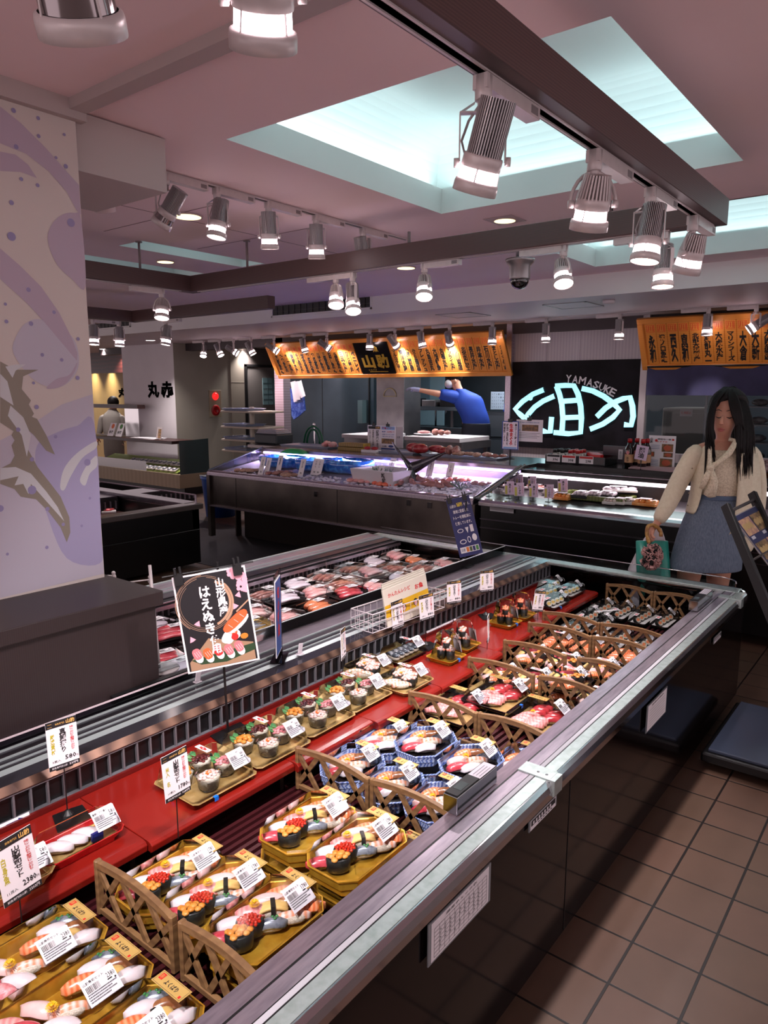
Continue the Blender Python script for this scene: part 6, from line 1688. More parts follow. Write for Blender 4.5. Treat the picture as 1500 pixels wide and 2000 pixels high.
def bottle(label, y, x, kind, group):
 cm = {'g': mat('green_cap', (30, 70, 44), .4), 'r': mat('red_cap', (170, 24, 28), .35)}[kind[0]]
 t = thing('sauce_bottle' if kind[1] == 'b' else 'spice_bottle', label, 'bottle', (x, y, zt2), 0, group)
 if kind[1] == 's':
  r_, h_ = .022, .10
  b = MB(); b.smooth = True; b.lathe([(r_, 0), (r_, h_ * .8), (r_ * .6, h_ * .9), (r_ * .6, h_ * .94)], 14); b.build('glass', [mat('pale_glass', (190, 192, 186), .2)], t); b = MB(); b.smooth = True; b.lathe([(r_ * .8, h_ * .92), (r_ * .85, h_ * 1.2), (r_ * .7, h_ * 1.22)], 14); b.build('cap', [cm], t)
  b = MB(); b.smooth = True; b.lathe([(r_ * 1.03, h_ * .2), (r_ * 1.03, h_ * .6)], 14, cap0=False, cap1=False); b.build('label', [mat('bottle_label_' + kind[0], (120, 140, 110) if kind[0] == 'g' else (206, 96, 96), .5)], t)
 else:
  b = MB(); b.smooth = True; b.lathe([(.036, 0), (.036, .15), (.030, .175), (.016, .20), (.016, .215)], 16); b.build('glass', [mat('soy_glass', (26, 12, 12), .1, coat=.6)], t); b = MB(); b.smooth = True; b.lathe([(.019, .213), (.019, .245), (.016, .247)], 12); b.build('cap', [cm], t)
  b = MB(); b.smooth = True; b.lathe([(.0368, .045), (.0368, .115)], 16, cap0=False, cap1=False); b.build('label', [mat('bottle_label_cream', (196, 150, 110), .5)], t)
  b = MB(frame((-.038, 0, .13), (0, -1, 0), (0, 0, 1))); b.poly([(0, .02), (.016, 0), (0, -.02), (-.016, 0)]); b.mi(1).text('醤油', 0, -.055, .02, .04, .001, vert=True); b.build('mark', [mat('pink_mark', (214, 130, 130), .5), INK], t)
 return t


y_ = lambda px, x=6.15: PX(px, 905, x=x).y
bxs = [('clear_bin', 1089, 'clear bin of green capped bottles with a black price label', '396', 0), ('clear_bin', 1119, 'clear bin of red capped bottles with a white price label', '398', 0), ('clear_bin', 1153, 'clear bin of red packets with a large yellow price label', '298', 1)]
for nm, px, lb, pr, red in bxs:
 cy_ = y_(px + 2); t = thing(nm, lb, 'bin', (6.22, cy_, zt2), 0, 'clear bins on top of the black case'); w2 = .10 if not red else .15
 b = MB(); b.box((-.14, -w2, 0), (.14, w2, .004)); b.mi(1)
 for q_ in (((-.14, -w2, 0), (-.138, w2, .075)), ((.138, -w2, 0), (.14, w2, .075)), ((-.14, -w2, 0), (.14, -w2 + .002, .075)), ((-.14, w2 - .002, 0), (.14, w2, .075))): b.box(*q_)
 b.build('bin', [BLACK, GLASSD], t)
 b = MB(frame((-.142, .02, .045), (0, -1, 0), (0, 0, 1))); b.rect(-.065, -.032, .065, .034); b.mi(1).text(pr, .02, -.01, .05, .024, .001, bold=.03); b.mi(2).rect(-.06, .012, .06, .030, .001); b.build('price_label', [WHITEL, INK, REDINK if pr != '396' else mat('green_cap', (1, 1, 1))], t)
 if red:
  for i in range(3):
   b = MB(); b.box((-.12 + .09 * i, -.10 + .05 * i, .01), (-.05 + .09 * i, .0 + .05 * i, .095)); p = b.build('red_packet', [mat('red_packet', (196, 30, 32), .3)], None, bevel=.005); p.location = (6.22, cy_, zt2); tag(p, 'red packet standing in the right clear bin, %s one' % ('front', 'middle', 'back')[i], 'packet', 'red packets in the clear bin')
for k, (px, cap, nm) in enumerate(((1089, 'g', 'green'), (1119, 'r', 'red'))):
 for i in range(3):
  for j in range(2):
   bottle('%s capped small bottle, %s row, %s' % (nm, ('front', 'middle', 'back')[i], ('left', 'right')[j]), y_(px + 2) + .035 - .07 * j, 6.14 + .07 * i, cap + 's', nm + ' capped bottles')
for i, (px, x, lb) in enumerate(((1228, 6.12, 'dark sauce bottle standing apart at the left of its group'), (1242, 6.2, 'dark sauce bottle behind the slanted pink card'), (1254, 6.12, 'dark sauce bottle right of the slanted pink card'), (1262, 6.2, 'dark sauce bottle at the right end beside the recipe sheet'))): bottle(lb, PX(px, 905, x=x).y, x, 'rb', 'dark sauce bottles with red caps')
q = PX(1251, 890, x=6.0); t = thing('slanted_card', 'slanted pink card with black letters in front of the sauce bottles', 'price card', (6.02, q.y, zt2)); b = MB(frame((0, 0, .14), (0, -1, -.15), (0, -.2, 1))); b.box((-.05, -.06, -.002), (.05, .06, 0)); b.mi(1).text('醤油', 0, 0, .05, .09, .001, bold=.03, vert=True); b.build('card', [PINKC, INK], t); b = MB(); b.tube([(0, 0, 0), (0, 0, .08)], .004, 6); b.build('stand', [BLACK], t)
for px, lb in ((1188, 'dark empty card holder left of the white one'), (1211, 'card holder with a small white label beside the dark one')):
 q = PX(px, 905, x=6.5); t = thing('card_holder', lb, 'card holder', (6.5, q.y, zt2)); b = MB(frame((0, 0, .075), (0, -1, 0), (0, 0, 1))); b.box((-.055, -.075, -.01), (.055, .075, 0)); b.mi(1); (b.rect(-.02, -.045, .02, .045, .001), b.mi(2).text('割引', 0, 0, .02, .06, .0014, vert=True)) if px > 1200 else None; b.build('holder', [mat('holder_grey', (84, 78, 84), .3), WHITEL, INK], t)


def d5(b, w, h):
 b.mi(1).text('山助', -w * .40, h * .36, w * .10, h * .16, .001, bold=.03, vert=True); b.text('特別な一皿', w * .08, h * .40, w * .5, h * .05, .001, bold=.03); b.mi(2).text('おすすめ', 0, h * .33, w * .4, h * .035, .001, bold=.02); b.disc(-w * .22, h * .36, w * .05, .001); b.rect(w * .36, h * .37, w * .44, h * .42, .001)
 for x0, y0, x1, y1 in ((.0, .05, .42, .27), (.08, -.10, .42, .03), (-.04, -.38, .42, -.14), (-.44, -.10, -.26, .04)): b.mi(7).rect(w * x0, h * y0, w * x1, h * y1, .0008); b.mi(8).disc(w * (x0 + x1) / 2, h * (y0 + y1) / 2, w * (x1 - x0) * .36, .0012, 14, h * (y1 - y0) * .36)
 b.mi(3); [b.rect(-w * .42, h * (.22 - .045 * i), -w * .08, h * (.23 - .045 * i), .0008) for i in range(3)]; [b.rect(-w * .42, h * (-.2 - .045 * i), -w * .1, h * (-.19 - .045 * i), .0008) for i in range(4)]


sign_x('recipe_sheet', 'white recipe sheet with three food photos standing beside the sauce bottles', 'sign', 6.3, (1268, 850), (1316, 922), d5, MS + [mat('food_red', (190, 90, 60), .5)], False)
q = PX(1275, 925, x=6.1); t = thing('leaflet_stack', 'loose stack of pink leaflets in front of the recipe sheet', 'leaflets', (6.1, q.y, zt2)); b = MB()
for i in range(6): b.box((-.08, -.2, .003 * i), (.10, .18, .003 * i + .0015), M.Rotation(radians(5 * i - 12), 4, 'Z'))
b.build('sheets', [mat('leaflet_pink', (206, 176, 180), .5)], t)
# orange cartons at the far right
for i in range(2):
 q = PX(1487 + 14 * i, 935, x=6.1); t = thing('orange_carton', 'orange carton behind the woman at the right edge, %s one' % ('left', 'right')[i], 'carton', (6.1, q.y, zt2 - .03), 0, 'orange cartons'); b = MB(); b.box((-.05, -.055, 0), (.05, .055, .06)); b.build('carton', [mat('carton_orange', (196, 96, 30), .4)], t, bevel=.003); b = MB(); b.smooth = True; [b.ell((.01 * k, .02 * (k % 3) - .02, .09 + .012 * k), (.03, .03, .03), 7, 5) for k in range(4)]; b.build('snack_bags', [mat('snack', (150, 120, 120), .2, coat=.5, noise=(40, (90, 60, 60), .4, .6))], t)

# ------------------------------------------------------------------ glowing fish sign
pa, pb_ = PX(1000, 705, x=XB - .03), PX(1246, 884, x=XB - .03)
t = thing('fish_sign_panel', 'large black panel with a glowing white fish logo and silver letters', 'sign', (XB - .03, (pa.y + pb_.y) / 2, pb_.z)); INV3 = M.Translation(-V(t.location))
b = MB(); b.box((XB - .03, 2.63, .985), (XB - .002, 4.18, 1.98)); o = b.build('panel', [mat('sign_black', (13, 10, 13), .55, spec=.15, noise=(4, (24, 20, 26), .4, .6))], t); o.matrix_parent_inverse = INV3
NE = glow('neon_white', (150, 222, 236), .85)
z5 = lambda p: PX(1000 + p[0] / 3, 550 + p[1] / 3, x=XB - .05)
ST = [[(185, 633), (120, 660), (60, 702), (16, 748), (45, 778), (75, 805)], [(75, 805), (95, 775), (130, 735), (180, 700), (247, 670)], [(230, 793), (222, 882), (185, 878), (135, 858)], [(258, 612), (276, 660), (290, 720), (296, 800), (290, 890)], [(252, 612), (310, 608), (360, 610), (385, 660), (400, 730), (405, 800), (400, 884), (330, 892), (243, 884)],
      [(285, 702), (385, 695)], [(297, 798), (400, 794)], [(408, 626), (470, 640), (535, 672), (590, 712), (628, 752), (590, 795), (530, 835), (456, 865)], [(495, 792), (545, 742), (600, 706), (650, 686), (690, 678), (704, 730), (708, 790), (696, 842), (656, 838)]]
for s_ in ST:
 b = MB(); pts = [z5(p) for p in s_]; hw = .028
 L = []; R = []
 for i, p in enumerate(pts):
  d = (pts[min(i + 1, len(pts) - 1)] - pts[max(i - 1, 0)]).normalized(); nn = V((0, -d.z, d.y)); L.append(p + nn * hw); R.append(p - nn * hw)
 for i in range(len(pts) - 1):
  for f in (0, .03): b.quad(*[q_ + V((f, 0, 0)) for q_ in (L[i], L[i + 1], R[i + 1], R[i])])
  b.quad(L[i], L[i + 1], L[i + 1] + V((.03, 0, 0)), L[i] + V((.03, 0, 0))); b.quad(R[i], R[i + 1], R[i + 1] + V((.03, 0, 0)), R[i] + V((.03, 0, 0)))
 o = b.build('glowing_stroke', [NE], t); o.matrix_parent_inverse = INV3
b = MB(M.Translation(z5((108, 682))) @ M.Rotation(-pi / 2, 4, 'Y')); b.disc(0, 0, .03, 0, 14); o = b.build('glowing_dot', [NE], t); o.matrix_parent_inverse = INV3
for ch, x, y, a in zip('YAMASUKE', (330, 369, 411, 455, 491, 525, 558, 588), (569, 573, 580, 592, 604, 619, 634, 648), (-3, -6, -9, -13, -17, -21, -24, -27)):
 p = z5((x, y)); b = MB(M.Translation(p + V((.008, 0, 0))) @ frame((0, 0, 0), (0, -1, 0), (0, 0, 1)) @ M.Rotation(radians(a), 4, 'Z')); b.text(ch, 0, 0, .068 if ch != 'M' else .082, .085, 0, bold=.02); o = b.build('silver_letter', [mat('silver_letter', (220, 216, 222), .5)], t); o.matrix_parent_inverse = INV3
area((XB - .25, 3.4, 1.45), (1.0, .5), 1.2, (.7, .95, 1), (0, pi / 2, 0))

# ------------------------------------------------------------------ orange order boards
BO = wavy('board_wood', (226, 148, 66), (214, 134, 54), 3, 2, .4, 'Z', stretch=(.4, .4, 6))
BOF = wavy('board_frame', (222, 144, 66), (204, 126, 52), 5, 2, .35, 'Z', stretch=(.4, .4, 6))


def board(label, px0, px1, cols, gold=None, xt=7.45, xb=7.72):
 A = PX(px0[0], px0[1], x=xt); Bm = PX(px1[0], px1[1], x=xb)
 yl_, yr_ = A.y, Bm.y; zt_, zb_ = A.z, Bm.z; w_ = yl_ - yr_; h_ = sqrt((zt_ - zb_) ** 2 + (xt - xb) ** 2)
 t = thing('order_board', label, 'sign board', (xb, (yl_ + yr_) / 2, zb_), 0, None)
 T = frame((0, 0, 0), (0, -1, 0), V((xt - xb, 0, zt_ - zb_)))
 b = MB(T); b.box((-w_ / 2, 0, -.03), (w_ / 2, h_, -.012)); b.build('back_panel', [BO], t)
 b = MB(T); f = .055
 for q_ in (((-w_ / 2, 0, -.03), (w_ / 2, f, .006)), ((-w_ / 2, h_ - f, -.03), (w_ / 2, h_, .006)), ((-w_ / 2, f, -.03), (-w_ / 2 + f, h_ - f, .006)), ((w_ / 2 - f, f, -.03), (w_ / 2, h_ - f, .006))): b.box(*q_)
 b.build('frame', [BOF], t, bevel=.004, seg=1)
 def loc(px): return -(PX(px, 690, x=(xt + xb) / 2).y - (yl_ + yr_) / 2)
 for (c0, c1, names) in cols:
  x0, x1 = loc(c0), loc(c1); n = len(names)
  for i, (nm_, st_) in enumerate(names):
   cx = x0 + (i + .5) * (x1 - x0) / n; cw = (x1 - x0) / n
   b = MB(T); b.box((cx - cw * .47, f + .004, -.012), (cx + cw * .47, h_ - f - .004, -.006)); zz = -.0052
   b.mi(2); hy = h_ - f - .055; b.rect(cx - cw * .36, hy - .038, cx + cw * .36, hy + .038, zz); b.mi(0).rect(cx - cw * .31, hy - .034, cx + cw * .31, hy + .034, zz + .0004); b.mi(2).text(st_, cx, hy, cw * .52, .058, zz + .0008, bold=.02)
   b.mi(1); b.text(nm_, cx, f + .02 + (h_ - 2 * f - .135) / 2, cw * .62, h_ - 2 * f - .145, zz + .0004, bold=.045, vert=True, spacing=.92)
   b.build('name_plaque', [BO, INK, mat('stamp_red', (214, 60, 36), .5)], t)
 if gold:
  x0, x1 = loc(gold[0]), loc(gold[1]); b = MB(T); b.box((x0, f * .6, -.012), (x1, h_ - f * .5, .004)); b.mi(1)
  cx = (x0 + x1) / 2; w2 = x1 - x0; b.text('魚', cx + w2 * .12, h_ * .74, w2 * .16, h_ * .16, .006, bold=.02); b.text('山', cx - w2 * .2, h_ * .42, w2 * .36, h_ * .34, .006, bold=.05); b.text('助', cx + w2 * .22, h_ * .42, w2 * .36, h_ * .36, .006, bold=.05); b.text('やますけ', cx - w2 * .15, h_ * .20, w2 * .25, h_ * .05, .006); b.rect(cx - w2 * .25, h_ * .15, cx + w2 * .3, h_ * .165, .006)
  b.build('gold_name_panel', [mat('panel_black', (10, 9, 10), .25), mat('gold_letters', (216, 172, 70), .3, .6)], t)
 return t


def sp(s_, st_): return [(x, st_) for x in s_.split()]


board('long orange wooden board with black names and a black and gold panel', (517, 672), (1000, 734),
      [(528, 697, sp('中央魚類 大都魚類 築地魚市場 第一水産 東都水産 千代田水産 綜合食品 横浜丸魚 横浜魚類 川崎鮮魚市場 三重県漁連 沼津魚類 浜松魚類 三共水産 カネシメ高橋水産 ベニレイ', '東')), (766, 990, sp('マルヨクヨー 東洋冷蔵 横須賀東部漁協 みうら漁港松輪 フレッシュ 丸亀吉丸 大畑鮮魚 丸福水産 サプライ水産 小川商店 北交水産加工 長井水産 井本水産 石川水産 まとし水産 ショウマル下苔', '川'))], (699, 764))
board('shorter orange wooden board with black names, cut off by the right edge', (1243, 624), (1560, 718), [(1262, 1510, sp('永和 溝ノ口魚類 西久 真和 北部大熊物産 海部丸一 大虎水産 マリンフーズ 大倉 大新 大岡船舶', '川'))])

# ------------------------------------------------------------------ kitchen behind
b = MB(); a = PX(536, 740, x=7.8); c = PX(553, 740, x=7.8); b.box((7.8, c.y, 0), (7.95, a.y, ZR)); struct(b.build('wall_tile_pillar', wavy('pink_tile', (170, 150, 156), (150, 130, 136), 8, 0, .35, 'Z')))
a = PX(565, 740, x=8.6); c = PX(652, 740, x=8.6)
t = thing('cold_store_door', 'wide dark blue grey cold store wall behind the fish counter', 'cold store', (8.7, (PX(555, 800, x=8.6).y + PX(722, 800, x=8.6).y) / 2, 0)); w2 = abs(PX(555, 800, x=8.6).y - PX(722, 800, x=8.6).y) / 2
b = MB(); b.box((0, -w2, 0), (.1, w2, ZR)); b.build('panel', [mat('teal_panel', (62, 76, 86), .3, .3, noise=(2, (48, 60, 70), .3, .7))], t); b = MB(); b.box((-.004, w2 * .15, .1), (0, w2 * .15 + .01, ZR)); b.box((-.02, -w2 * .92, .9), (0, -w2 * .9, 2.0)); b.build('joint', [BLACK], t)
b = MB(); b.box((-.12, -w2 * .86, 1.15), (0, -w2 * .76, 1.5)); b.build('switch_box', [mat('switch_teal', (96, 116, 120), .4)], t)
a = PX(735, 800, x=8.1); c = PX(789, 800, x=8.1); t = thing('steel_column_cabinet', 'tall brownish steel cabinet with a half moon mark behind the counter', 'cabinet', (8.1, (a.y + c.y) / 2, 0)); w2 = (a.y - c.y) / 2
b = MB(); b.box((0, -w2, 0), (.4, w2, ZR)); b.build('body', [STK], t, bevel=.006); q = PX(762, 767, x=8.09); b = MB(); b.tube([(-.006, .11 * cos(a_) , q.z - .05 + .11 * sin(a_)) for a_ in [pi * i / 14 for i in range(15)]] + [(-.006, .11, q.z - .05)], .008, 5); b.build('half_moon_mark', [mat('mark_pale', (170, 160, 130), .5)], t)
t = thing('blue_bags_and_slips', 'blue plastic bags and white paper slips hanging under the long board', 'hanging bags', (7.75, PX(582, 780, x=7.75).y, PX(582, 745, x=7.75).z)); b = MB()
b.add([(0, .14, -.1), (0, -.12, -.12), (.02, -.14, -.42), (.02, -.02, -.50), (.02, .10, -.56), (.02, .14, -.5)], [(0, 1, 2, 3, 4, 5)]); o = b.build('blue_bags', [mat('blue_bag', (40, 70, 160), .3, noise=(20, (90, 120, 200), .45, .6))], t); o.modifiers.new('s', 'SOLIDIFY').thickness = .02
for k, (y0, a_) in enumerate(((.08, .2), (.0, .1), (-.06, .35))):
 b = MB(frame((-.02 - .008 * k, y0, 0), (0, -cos(a_), sin(a_)), (0, -sin(a_), -cos(a_)))); b.box((-.05, 0, 0), (.05, .30 - .03 * k, .003)); b.build('paper_slip', [WHITEL], t)


def table(label, px0, px1, py, x, zt_, cat='work table', nm='work_table', board_=True, d_=.7):
 a = PX(px0, py, x=x); c = PX(px1, py, x=x); w2 = (a.y - c.y) / 2; t = thing(nm, label, cat, (x + d_ / 2, (a.y + c.y) / 2, 0)); b = MB(); b.box((-d_ / 2, -w2, zt_ - .09), (d_ / 2, w2, zt_)); b.build('top', [STK], t, bevel=.003)
 for sx in (-1, 1):
  for sy in (-1, 1): b = MB(); b.box((sx * (d_ / 2 - .05) - .02, sy * (w2 - .05) - .02, 0), (sx * (d_ / 2 - .05) + .02, sy * (w2 - .05) + .02, zt_ - .09)); b.build('leg', [STK], t)
 if board_:
  bb = thing('cutting_board', 'thick white cutting board on the ' + label, 'cutting board', (x + d_ / 2 - .05, (a.y + c.y) / 2, zt_), 0); b = MB(); b.box((-d_ / 2, -w2, 0), (d_ / 2, w2, .05)); b.build('board', [mat('white_board', (196, 190, 194), .5)], bb, bevel=.004)
 return t


zk = PX(730, 862, x=7.4).z
table('steel work table left of the steel cabinet', 672, 734, 862, 7.35, PX(700, 856, x=7.35).z)
table('steel work table in front of the fish cutter', 794, 902, 862, 7.35, PX(850, 862, x=7.35).z)
zb2 = PX(850, 862, x=7.35).z + .05
q = PX(828, 850, x=7.6); t = thing('plate_of_fish', 'white plate with a pink fillet on the cutting board', 'plate', (7.6, q.y, zb2)); b = MB(); b.smooth = True; b.lathe([(.06, 0), (.13, .02), (.135, .022), (.06, .006)], 18); b.build('plate', [WHITEL], t); b = MB(); b.smooth = True; b.ell((0, 0, .04), (.05, .10, .022), 10, 6); b.build('fillet', [FP['pink']], t)
q = PX(862, 848, x=7.7); t = thing('cut_fish', 'brown fish heads lying on the cutting board beside the cutter', 'fish', (7.7, q.y, zb2)); b = MB(); b.smooth = True; [b.ell((0, .09 - .09 * k, .04), (.05, .05, .045 - .008 * k), 9, 6) for k in range(3)]; b.build('flesh', [FP['brown']], t)
# sink shelf, taps, boxes
t = thing('kitchen_shelf', 'steel shelf with dark boxes on the kitchen wall, under the raised arms', 'shelf', (9.0, PX(840, 794, x=9.0).y, PX(840, 794, x=9.0).z)); b = MB(); b.box((-.2, -.75, -.05), (.2, .75, 0)); b.build('board', [mat('shelf_blue_steel', (96, 106, 116), .35, .5)], t); b = MB(); b.box((-.15, -.5, -.5), (-.13, -.46, -.05)); b.box((-.15, .46, -.5), (-.13, .5, -.05)); b.build('bracket', [STK], t)
for i, (dy, w_, h_, k, lb) in enumerate(((.58, .14, .16, CREAM, 'cream canister at the left end of the kitchen shelf'), (.30, .30, .12, BLACK, 'wide dark box in the middle of the kitchen shelf'), (-.05, .24, .10, STK, 'steel tray on the kitchen shelf'), (-.40, .3, .14, BLACK, 'dark box at the right of the kitchen shelf'))):
 u = thing('storage_box', lb, 'box', (9.0, PX(840, 794, x=9.0).y + dy, PX(840, 794, x=9.0).z), 0); b = MB(); b.box((-.12, -w_ / 2, 0), (.12, w_ / 2, h_)); b.build('body', [k], u, bevel=.01)
t = thing('sink_unit', 'steel sink with two curved taps behind the cutting board', 'sink', (9.0, PX(840, 832, x=9.0).y, 0)); zs2 = PX(840, 832, x=9.0).z
b = MB(); b.box((-.3, -.85, 0), (.3, .85, zs2)); b.build('body', [mat('sink_dark', (70, 78, 86), .4, .4)], t)
for dy in (.55, -.1):
 b = MB(); b.smooth = True; b.tube([(0, dy, zs2), (0, dy, zs2 + .25)] + [(0, dy - .09 + .09 * cos(a_), zs2 + .25 + .09 * sin(a_)) for a_ in [pi * i / 8 for i in range(1, 9)]] + [(0, dy - .18, zs2 + .18)], .014, 8); b.build('tap', [CHROME], t)
t = thing('kitchen_window', 'bluish window and pale machine panel behind the kitchen shelf', 'machine', (9.7, PX(820, 780, x=9.7).y, 0)); b = MB(); b.box((0, -.45, 0), (.05, .45, 2.3)); b.build('panel', [mat('pale_blue_panel', (120, 146, 158), .3)], t); b = MB(); b.box((-.02, -.2, 1.35), (0, .05, 1.95)); b.box((-.02, .12, 2.05), (0, .38, 2.25)); b.build('drawing', [mat('panel_line', (90, 112, 126), .3)], t)
q = PX(971, 782, x=9.3); t = sign_x('kitchen_timetable', 'white sheet with rows of dark marks hanging on a dark board in the kitchen', 'sheet', 9.3, (959, 765), (984, 800), lambda b, w, h: (b.mi(1), [b.text(str((i * 7 + j * 3) % 10), -w * .38 + i * w * .16, h * .36 - j * h * .18, w * .06, h * .1, .001) for i in range(6) for j in range(5)]), [mat('sheet_blue', (150, 160, 176), .5), INK], False)
t = thing('dark_cabinet', 'dark grey drawer cabinet behind the fish cutter', 'cabinet', (9.3, PX(962, 840, x=9.3).y, 0)); zc_ = PX(962, 805, x=9.3).z; b = MB(); b.box((0, -.35, 0), (.5, .35, zc_)); b.build('body', [mat('cab_dark', (44, 46, 52), .4)], t); b = MB(); b.box((-.01, -.32, zc_ - .35), (0, .32, zc_ - .05)); b.box((-.01, -.32, zc_ - .7), (0, .32, zc_ - .4)); b.build('drawer', [mat('drawer_dark', (60, 62, 68), .4)], t)
b = MB(); q = PX(999, 740, x=7.8); b.box((7.78, 4.17, 0), (7.86, 4.24, ZR)); struct(b.build('trim_steel_post', [STEEL]))
area((8.7, 4.9, 2.38), (1.2, .15), 26, (.85, .95, 1)); area((8.9, 1.4, 2.38), (.15, 1.6), 22, (.9, .95, 1)); area((8.2, 7.2, 2.38), (.15, 1.6), 9, (.85, .95, 1))  # unseen ceiling lights, added to brighten the dark kitchen
# right hand opening: post, glass, curtain, machine, rack
q = PX(1255, 800, x=7.8); b = MB(); b.box((7.76, q.y - .035, 0), (7.84, q.y + .035, ZR)); struct(b.build('trim_window_post', [mat('post_pale', (160, 150, 152), .3, .5)]))
b = MB(); b.quad((7.80, -1.5, 1.0), (7.80, q.y, 1.0), (7.80, q.y, ZR), (7.80, -1.5, ZR)); struct(b.build('window_1', [mat('glass_window', (200, 208, 210), .04, kind='clear')]))
b = MB(); b.box((7.75, -1.5, 0), (7.86, q.y, 1.0)); b.mi(1); [b.box((7.745, q.y - .06 * i - .02, .9), (7.75, q.y - .06 * i, 1.0)) for i in range(1, 20)]; struct(b.build('wall_under_window', [mat('low_wall', (130, 118, 122), .5), mat('low_wall_dark', (110, 100, 104), .5)]))
a = PX(1262, 722, x=7.66); c = PX(1500, 772, x=7.66)
t = thing('navy_curtain', 'dark navy shop curtain hanging under the right orange board', 'curtain', (7.7, (a.y + .9) / 2, a.z)); b = MB(); b.smooth = True; n = 60; y0, y1 = a.y, .3
R = [[(.0 + .015 * sin(i * .9) * k_ + .02 * sin(i * .33), y0 + (y1 - y0) * i / n - t.location.y, -k_ * (a.z - PX(1300, 772, x=7.66).z)) for i in range(n + 1)] for k_ in (-.12, .2, .5, .8, 1)]
b.loft(R, False, False, False); b.build('cloth', [mat('navy_cloth', (44, 40, 74), .8, noise=(6, (36, 32, 62), .3, .7))], t)
b = MB(); b.tube([(0, y0 - t.location.y, .03), (0, y1 - t.location.y, .03)], .012, 8); b.build('rod', [BLACK], t)
a = PX(1294, 796, x=8.8); c = PX(1375, 935, x=8.8); t = thing('grey_ice_machine', 'large grey machine with a small red label behind the window', 'machine', (9.0, (a.y + c.y) / 2, 0)); w2 = (a.y - c.y) / 2
b = MB(); b.box((-.2, -w2, 0), (.5, w2, a.z)); b.build('body', [mat('machine_grey', (134, 126, 120), .4, .3)], t, bevel=.02); b = MB(); b.box((-.21, -w2 + .05, .3), (-.2, w2 - .05, a.z - .06)); b.build('door', [mat('machine_door', (124, 116, 110), .35, .4)], t, bevel=.004)
q = PX(1331, 807, x=8.6); b = MB(frame((-.214, q.y - (a.y + c.y) / 2, q.z), (0, -1, 0), (0, 0, 1))); b.rect(-.07, -.04, .07, .04); b.mi(1).text('使用禁止', 0, .0, .11, .03, .001, bold=.03); b.build('warning_label', [mat('label_rose', (190, 170, 170), .5), REDINK], t)
t = thing('wire_shelf_rack', 'steel shelf rack with bagged goods behind the woman', 'shelf rack', (8.7, PX(1500, 850, x=8.7).y, 0))
b = MB()
for sx in (-.2, .2):
 for sy in (-.6, .6): b.tube([(sx, sy, 0), (sx, sy, 2.0)], .014, 8)
b.build('post', [STK], t)
for k in range(6):
 b = MB(); b.box((-.22, -.62, .9 + k * .19), (.22, .62, .915 + k * .19)); b.build('shelf', [STK], t)
 b = MB(); b.smooth = True; [b.ell((0, -.5 + .2 * i, .955 + k * .19), (.15, .09, .04), 8, 5) for i in range(6)]; b.build('bagged_goods', [mat('bagged', (96, 88, 90), .4, noise=(20, (140, 130, 130), .45, .6))], t)

# ------------------------------------------------------------------ left background
q0 = PX(398, 1105, z=0)
c2 = thing('second_refrigerated_island', 'low black open refrigerated case with meat packs beyond the pillar at the left', 'display case', (2.7, 6.6, 0)); INV4 = M.Translation(-V(c2.location))


def C_(b, nm, m_, **k):
 o = b.build(nm, m_, c2, **k); o.matrix_parent_inverse = INV4; return o


b = MB(); b.box((.6, 5.47, .04), (4.20, 8.1, .36)); b.box((.6, 5.47, .36), (4.20, 5.55, .55)); b.box((4.12, 5.47, .36), (4.20, 8.1, .55)); b.box((.6, 8.0, .36), (4.20, 8.1, .55)); C_(b, 'body', [mat('case_front_black', (1, 1, 1))], bevel=.004)
b = MB(); b.box((.6, 5.455, .55), (4.24, 5.60, .60)); C_(b, 'front_rail', [mat('rail_dull', (104, 96, 92), .3, .6)], bevel=.006); b = MB(); b.box((4.11, 5.56, .55), (4.24, 8.1, .60)); C_(b, 'end_rail', [STEELD], bevel=.006)
b = MB(); b.box((.6, 5.6, .36), (4.11, 7.98, .42)); C_(b, 'deck', [mat('maroon_deck', (70, 40, 38), .4)])
b = MB(); b.box((.6, 6.65, .42), (4.1, 7.0, .56)); b.mi(1).box((.6, 6.66, .56), (4.1, 6.99, .575)); C_(b, 'divider', [BLACK, STEELD]); b = MB(); [b.box((.7 + .06 * i, 6.635, .45), (.712 + .06 * i, 6.65, .53)) for i in range(57)]; C_(b, 'air_grille', [STEEL])
b = MB(); b.quad((4.19, 5.5, .60), (4.19, 8.05, .60), (4.19, 8.05, .68), (4.19, 5.5, .68)); C_(b, 'end_glass', [GLASS]); b = MB(); b.tube([(4.19, 5.5, .68), (4.19, 8.05, .68)], .008, 6); b.tube([(4.19, 5.5, .60), (4.19, 5.5, .68)], .010, 6); C_(b, 'glass_edge', [STEEL])
for i, (px, py, lb) in enumerate(((215, 1012, 'beside the pillar'), (240, 1008, 'second from the pillar'), (262, 1003, 'third from the pillar'), (212, 994, 'behind, beside the pillar'), (285, 1001, 'nearest to the case corner'))):
 q = PX(px, py, z=.45); t = thing('meat_pack', 'red meat pack in the far black case, ' + lb, 'meat pack', (q.x, max(5.72, q.y), .42), radians(20 * i), 'meat packs in the far case'); b = MB(); b.box((-.09, -.07, 0), (.09, .07, .02)); b.build('tray', [WTRAY], t, bevel=.004, seg=1); b = MB(); b.smooth = True; [b.ell((-.05 + .035 * k, .01 * (-1) ** k, .028), (.035, .05, .016), 8, 5) for k in range(4)]; b.build('meat', [mat('raw_meat', (206, 60, 66), .3, coat=.4, noise=(18, (232, 150, 146), .45, .62))], t); b = MB(); b.box((.02, -.02, .046), (.07, .03, .047)); b.build('label', [WHITEL], t)
q = PX(398, 1010, z=0.); t = thing('blue_bin', 'round blue plastic bin on the floor at the left end of the fish counter', 'bin', (6.15, 7.55, 0)); hb_ = PX(398, 930, x=6.0).z
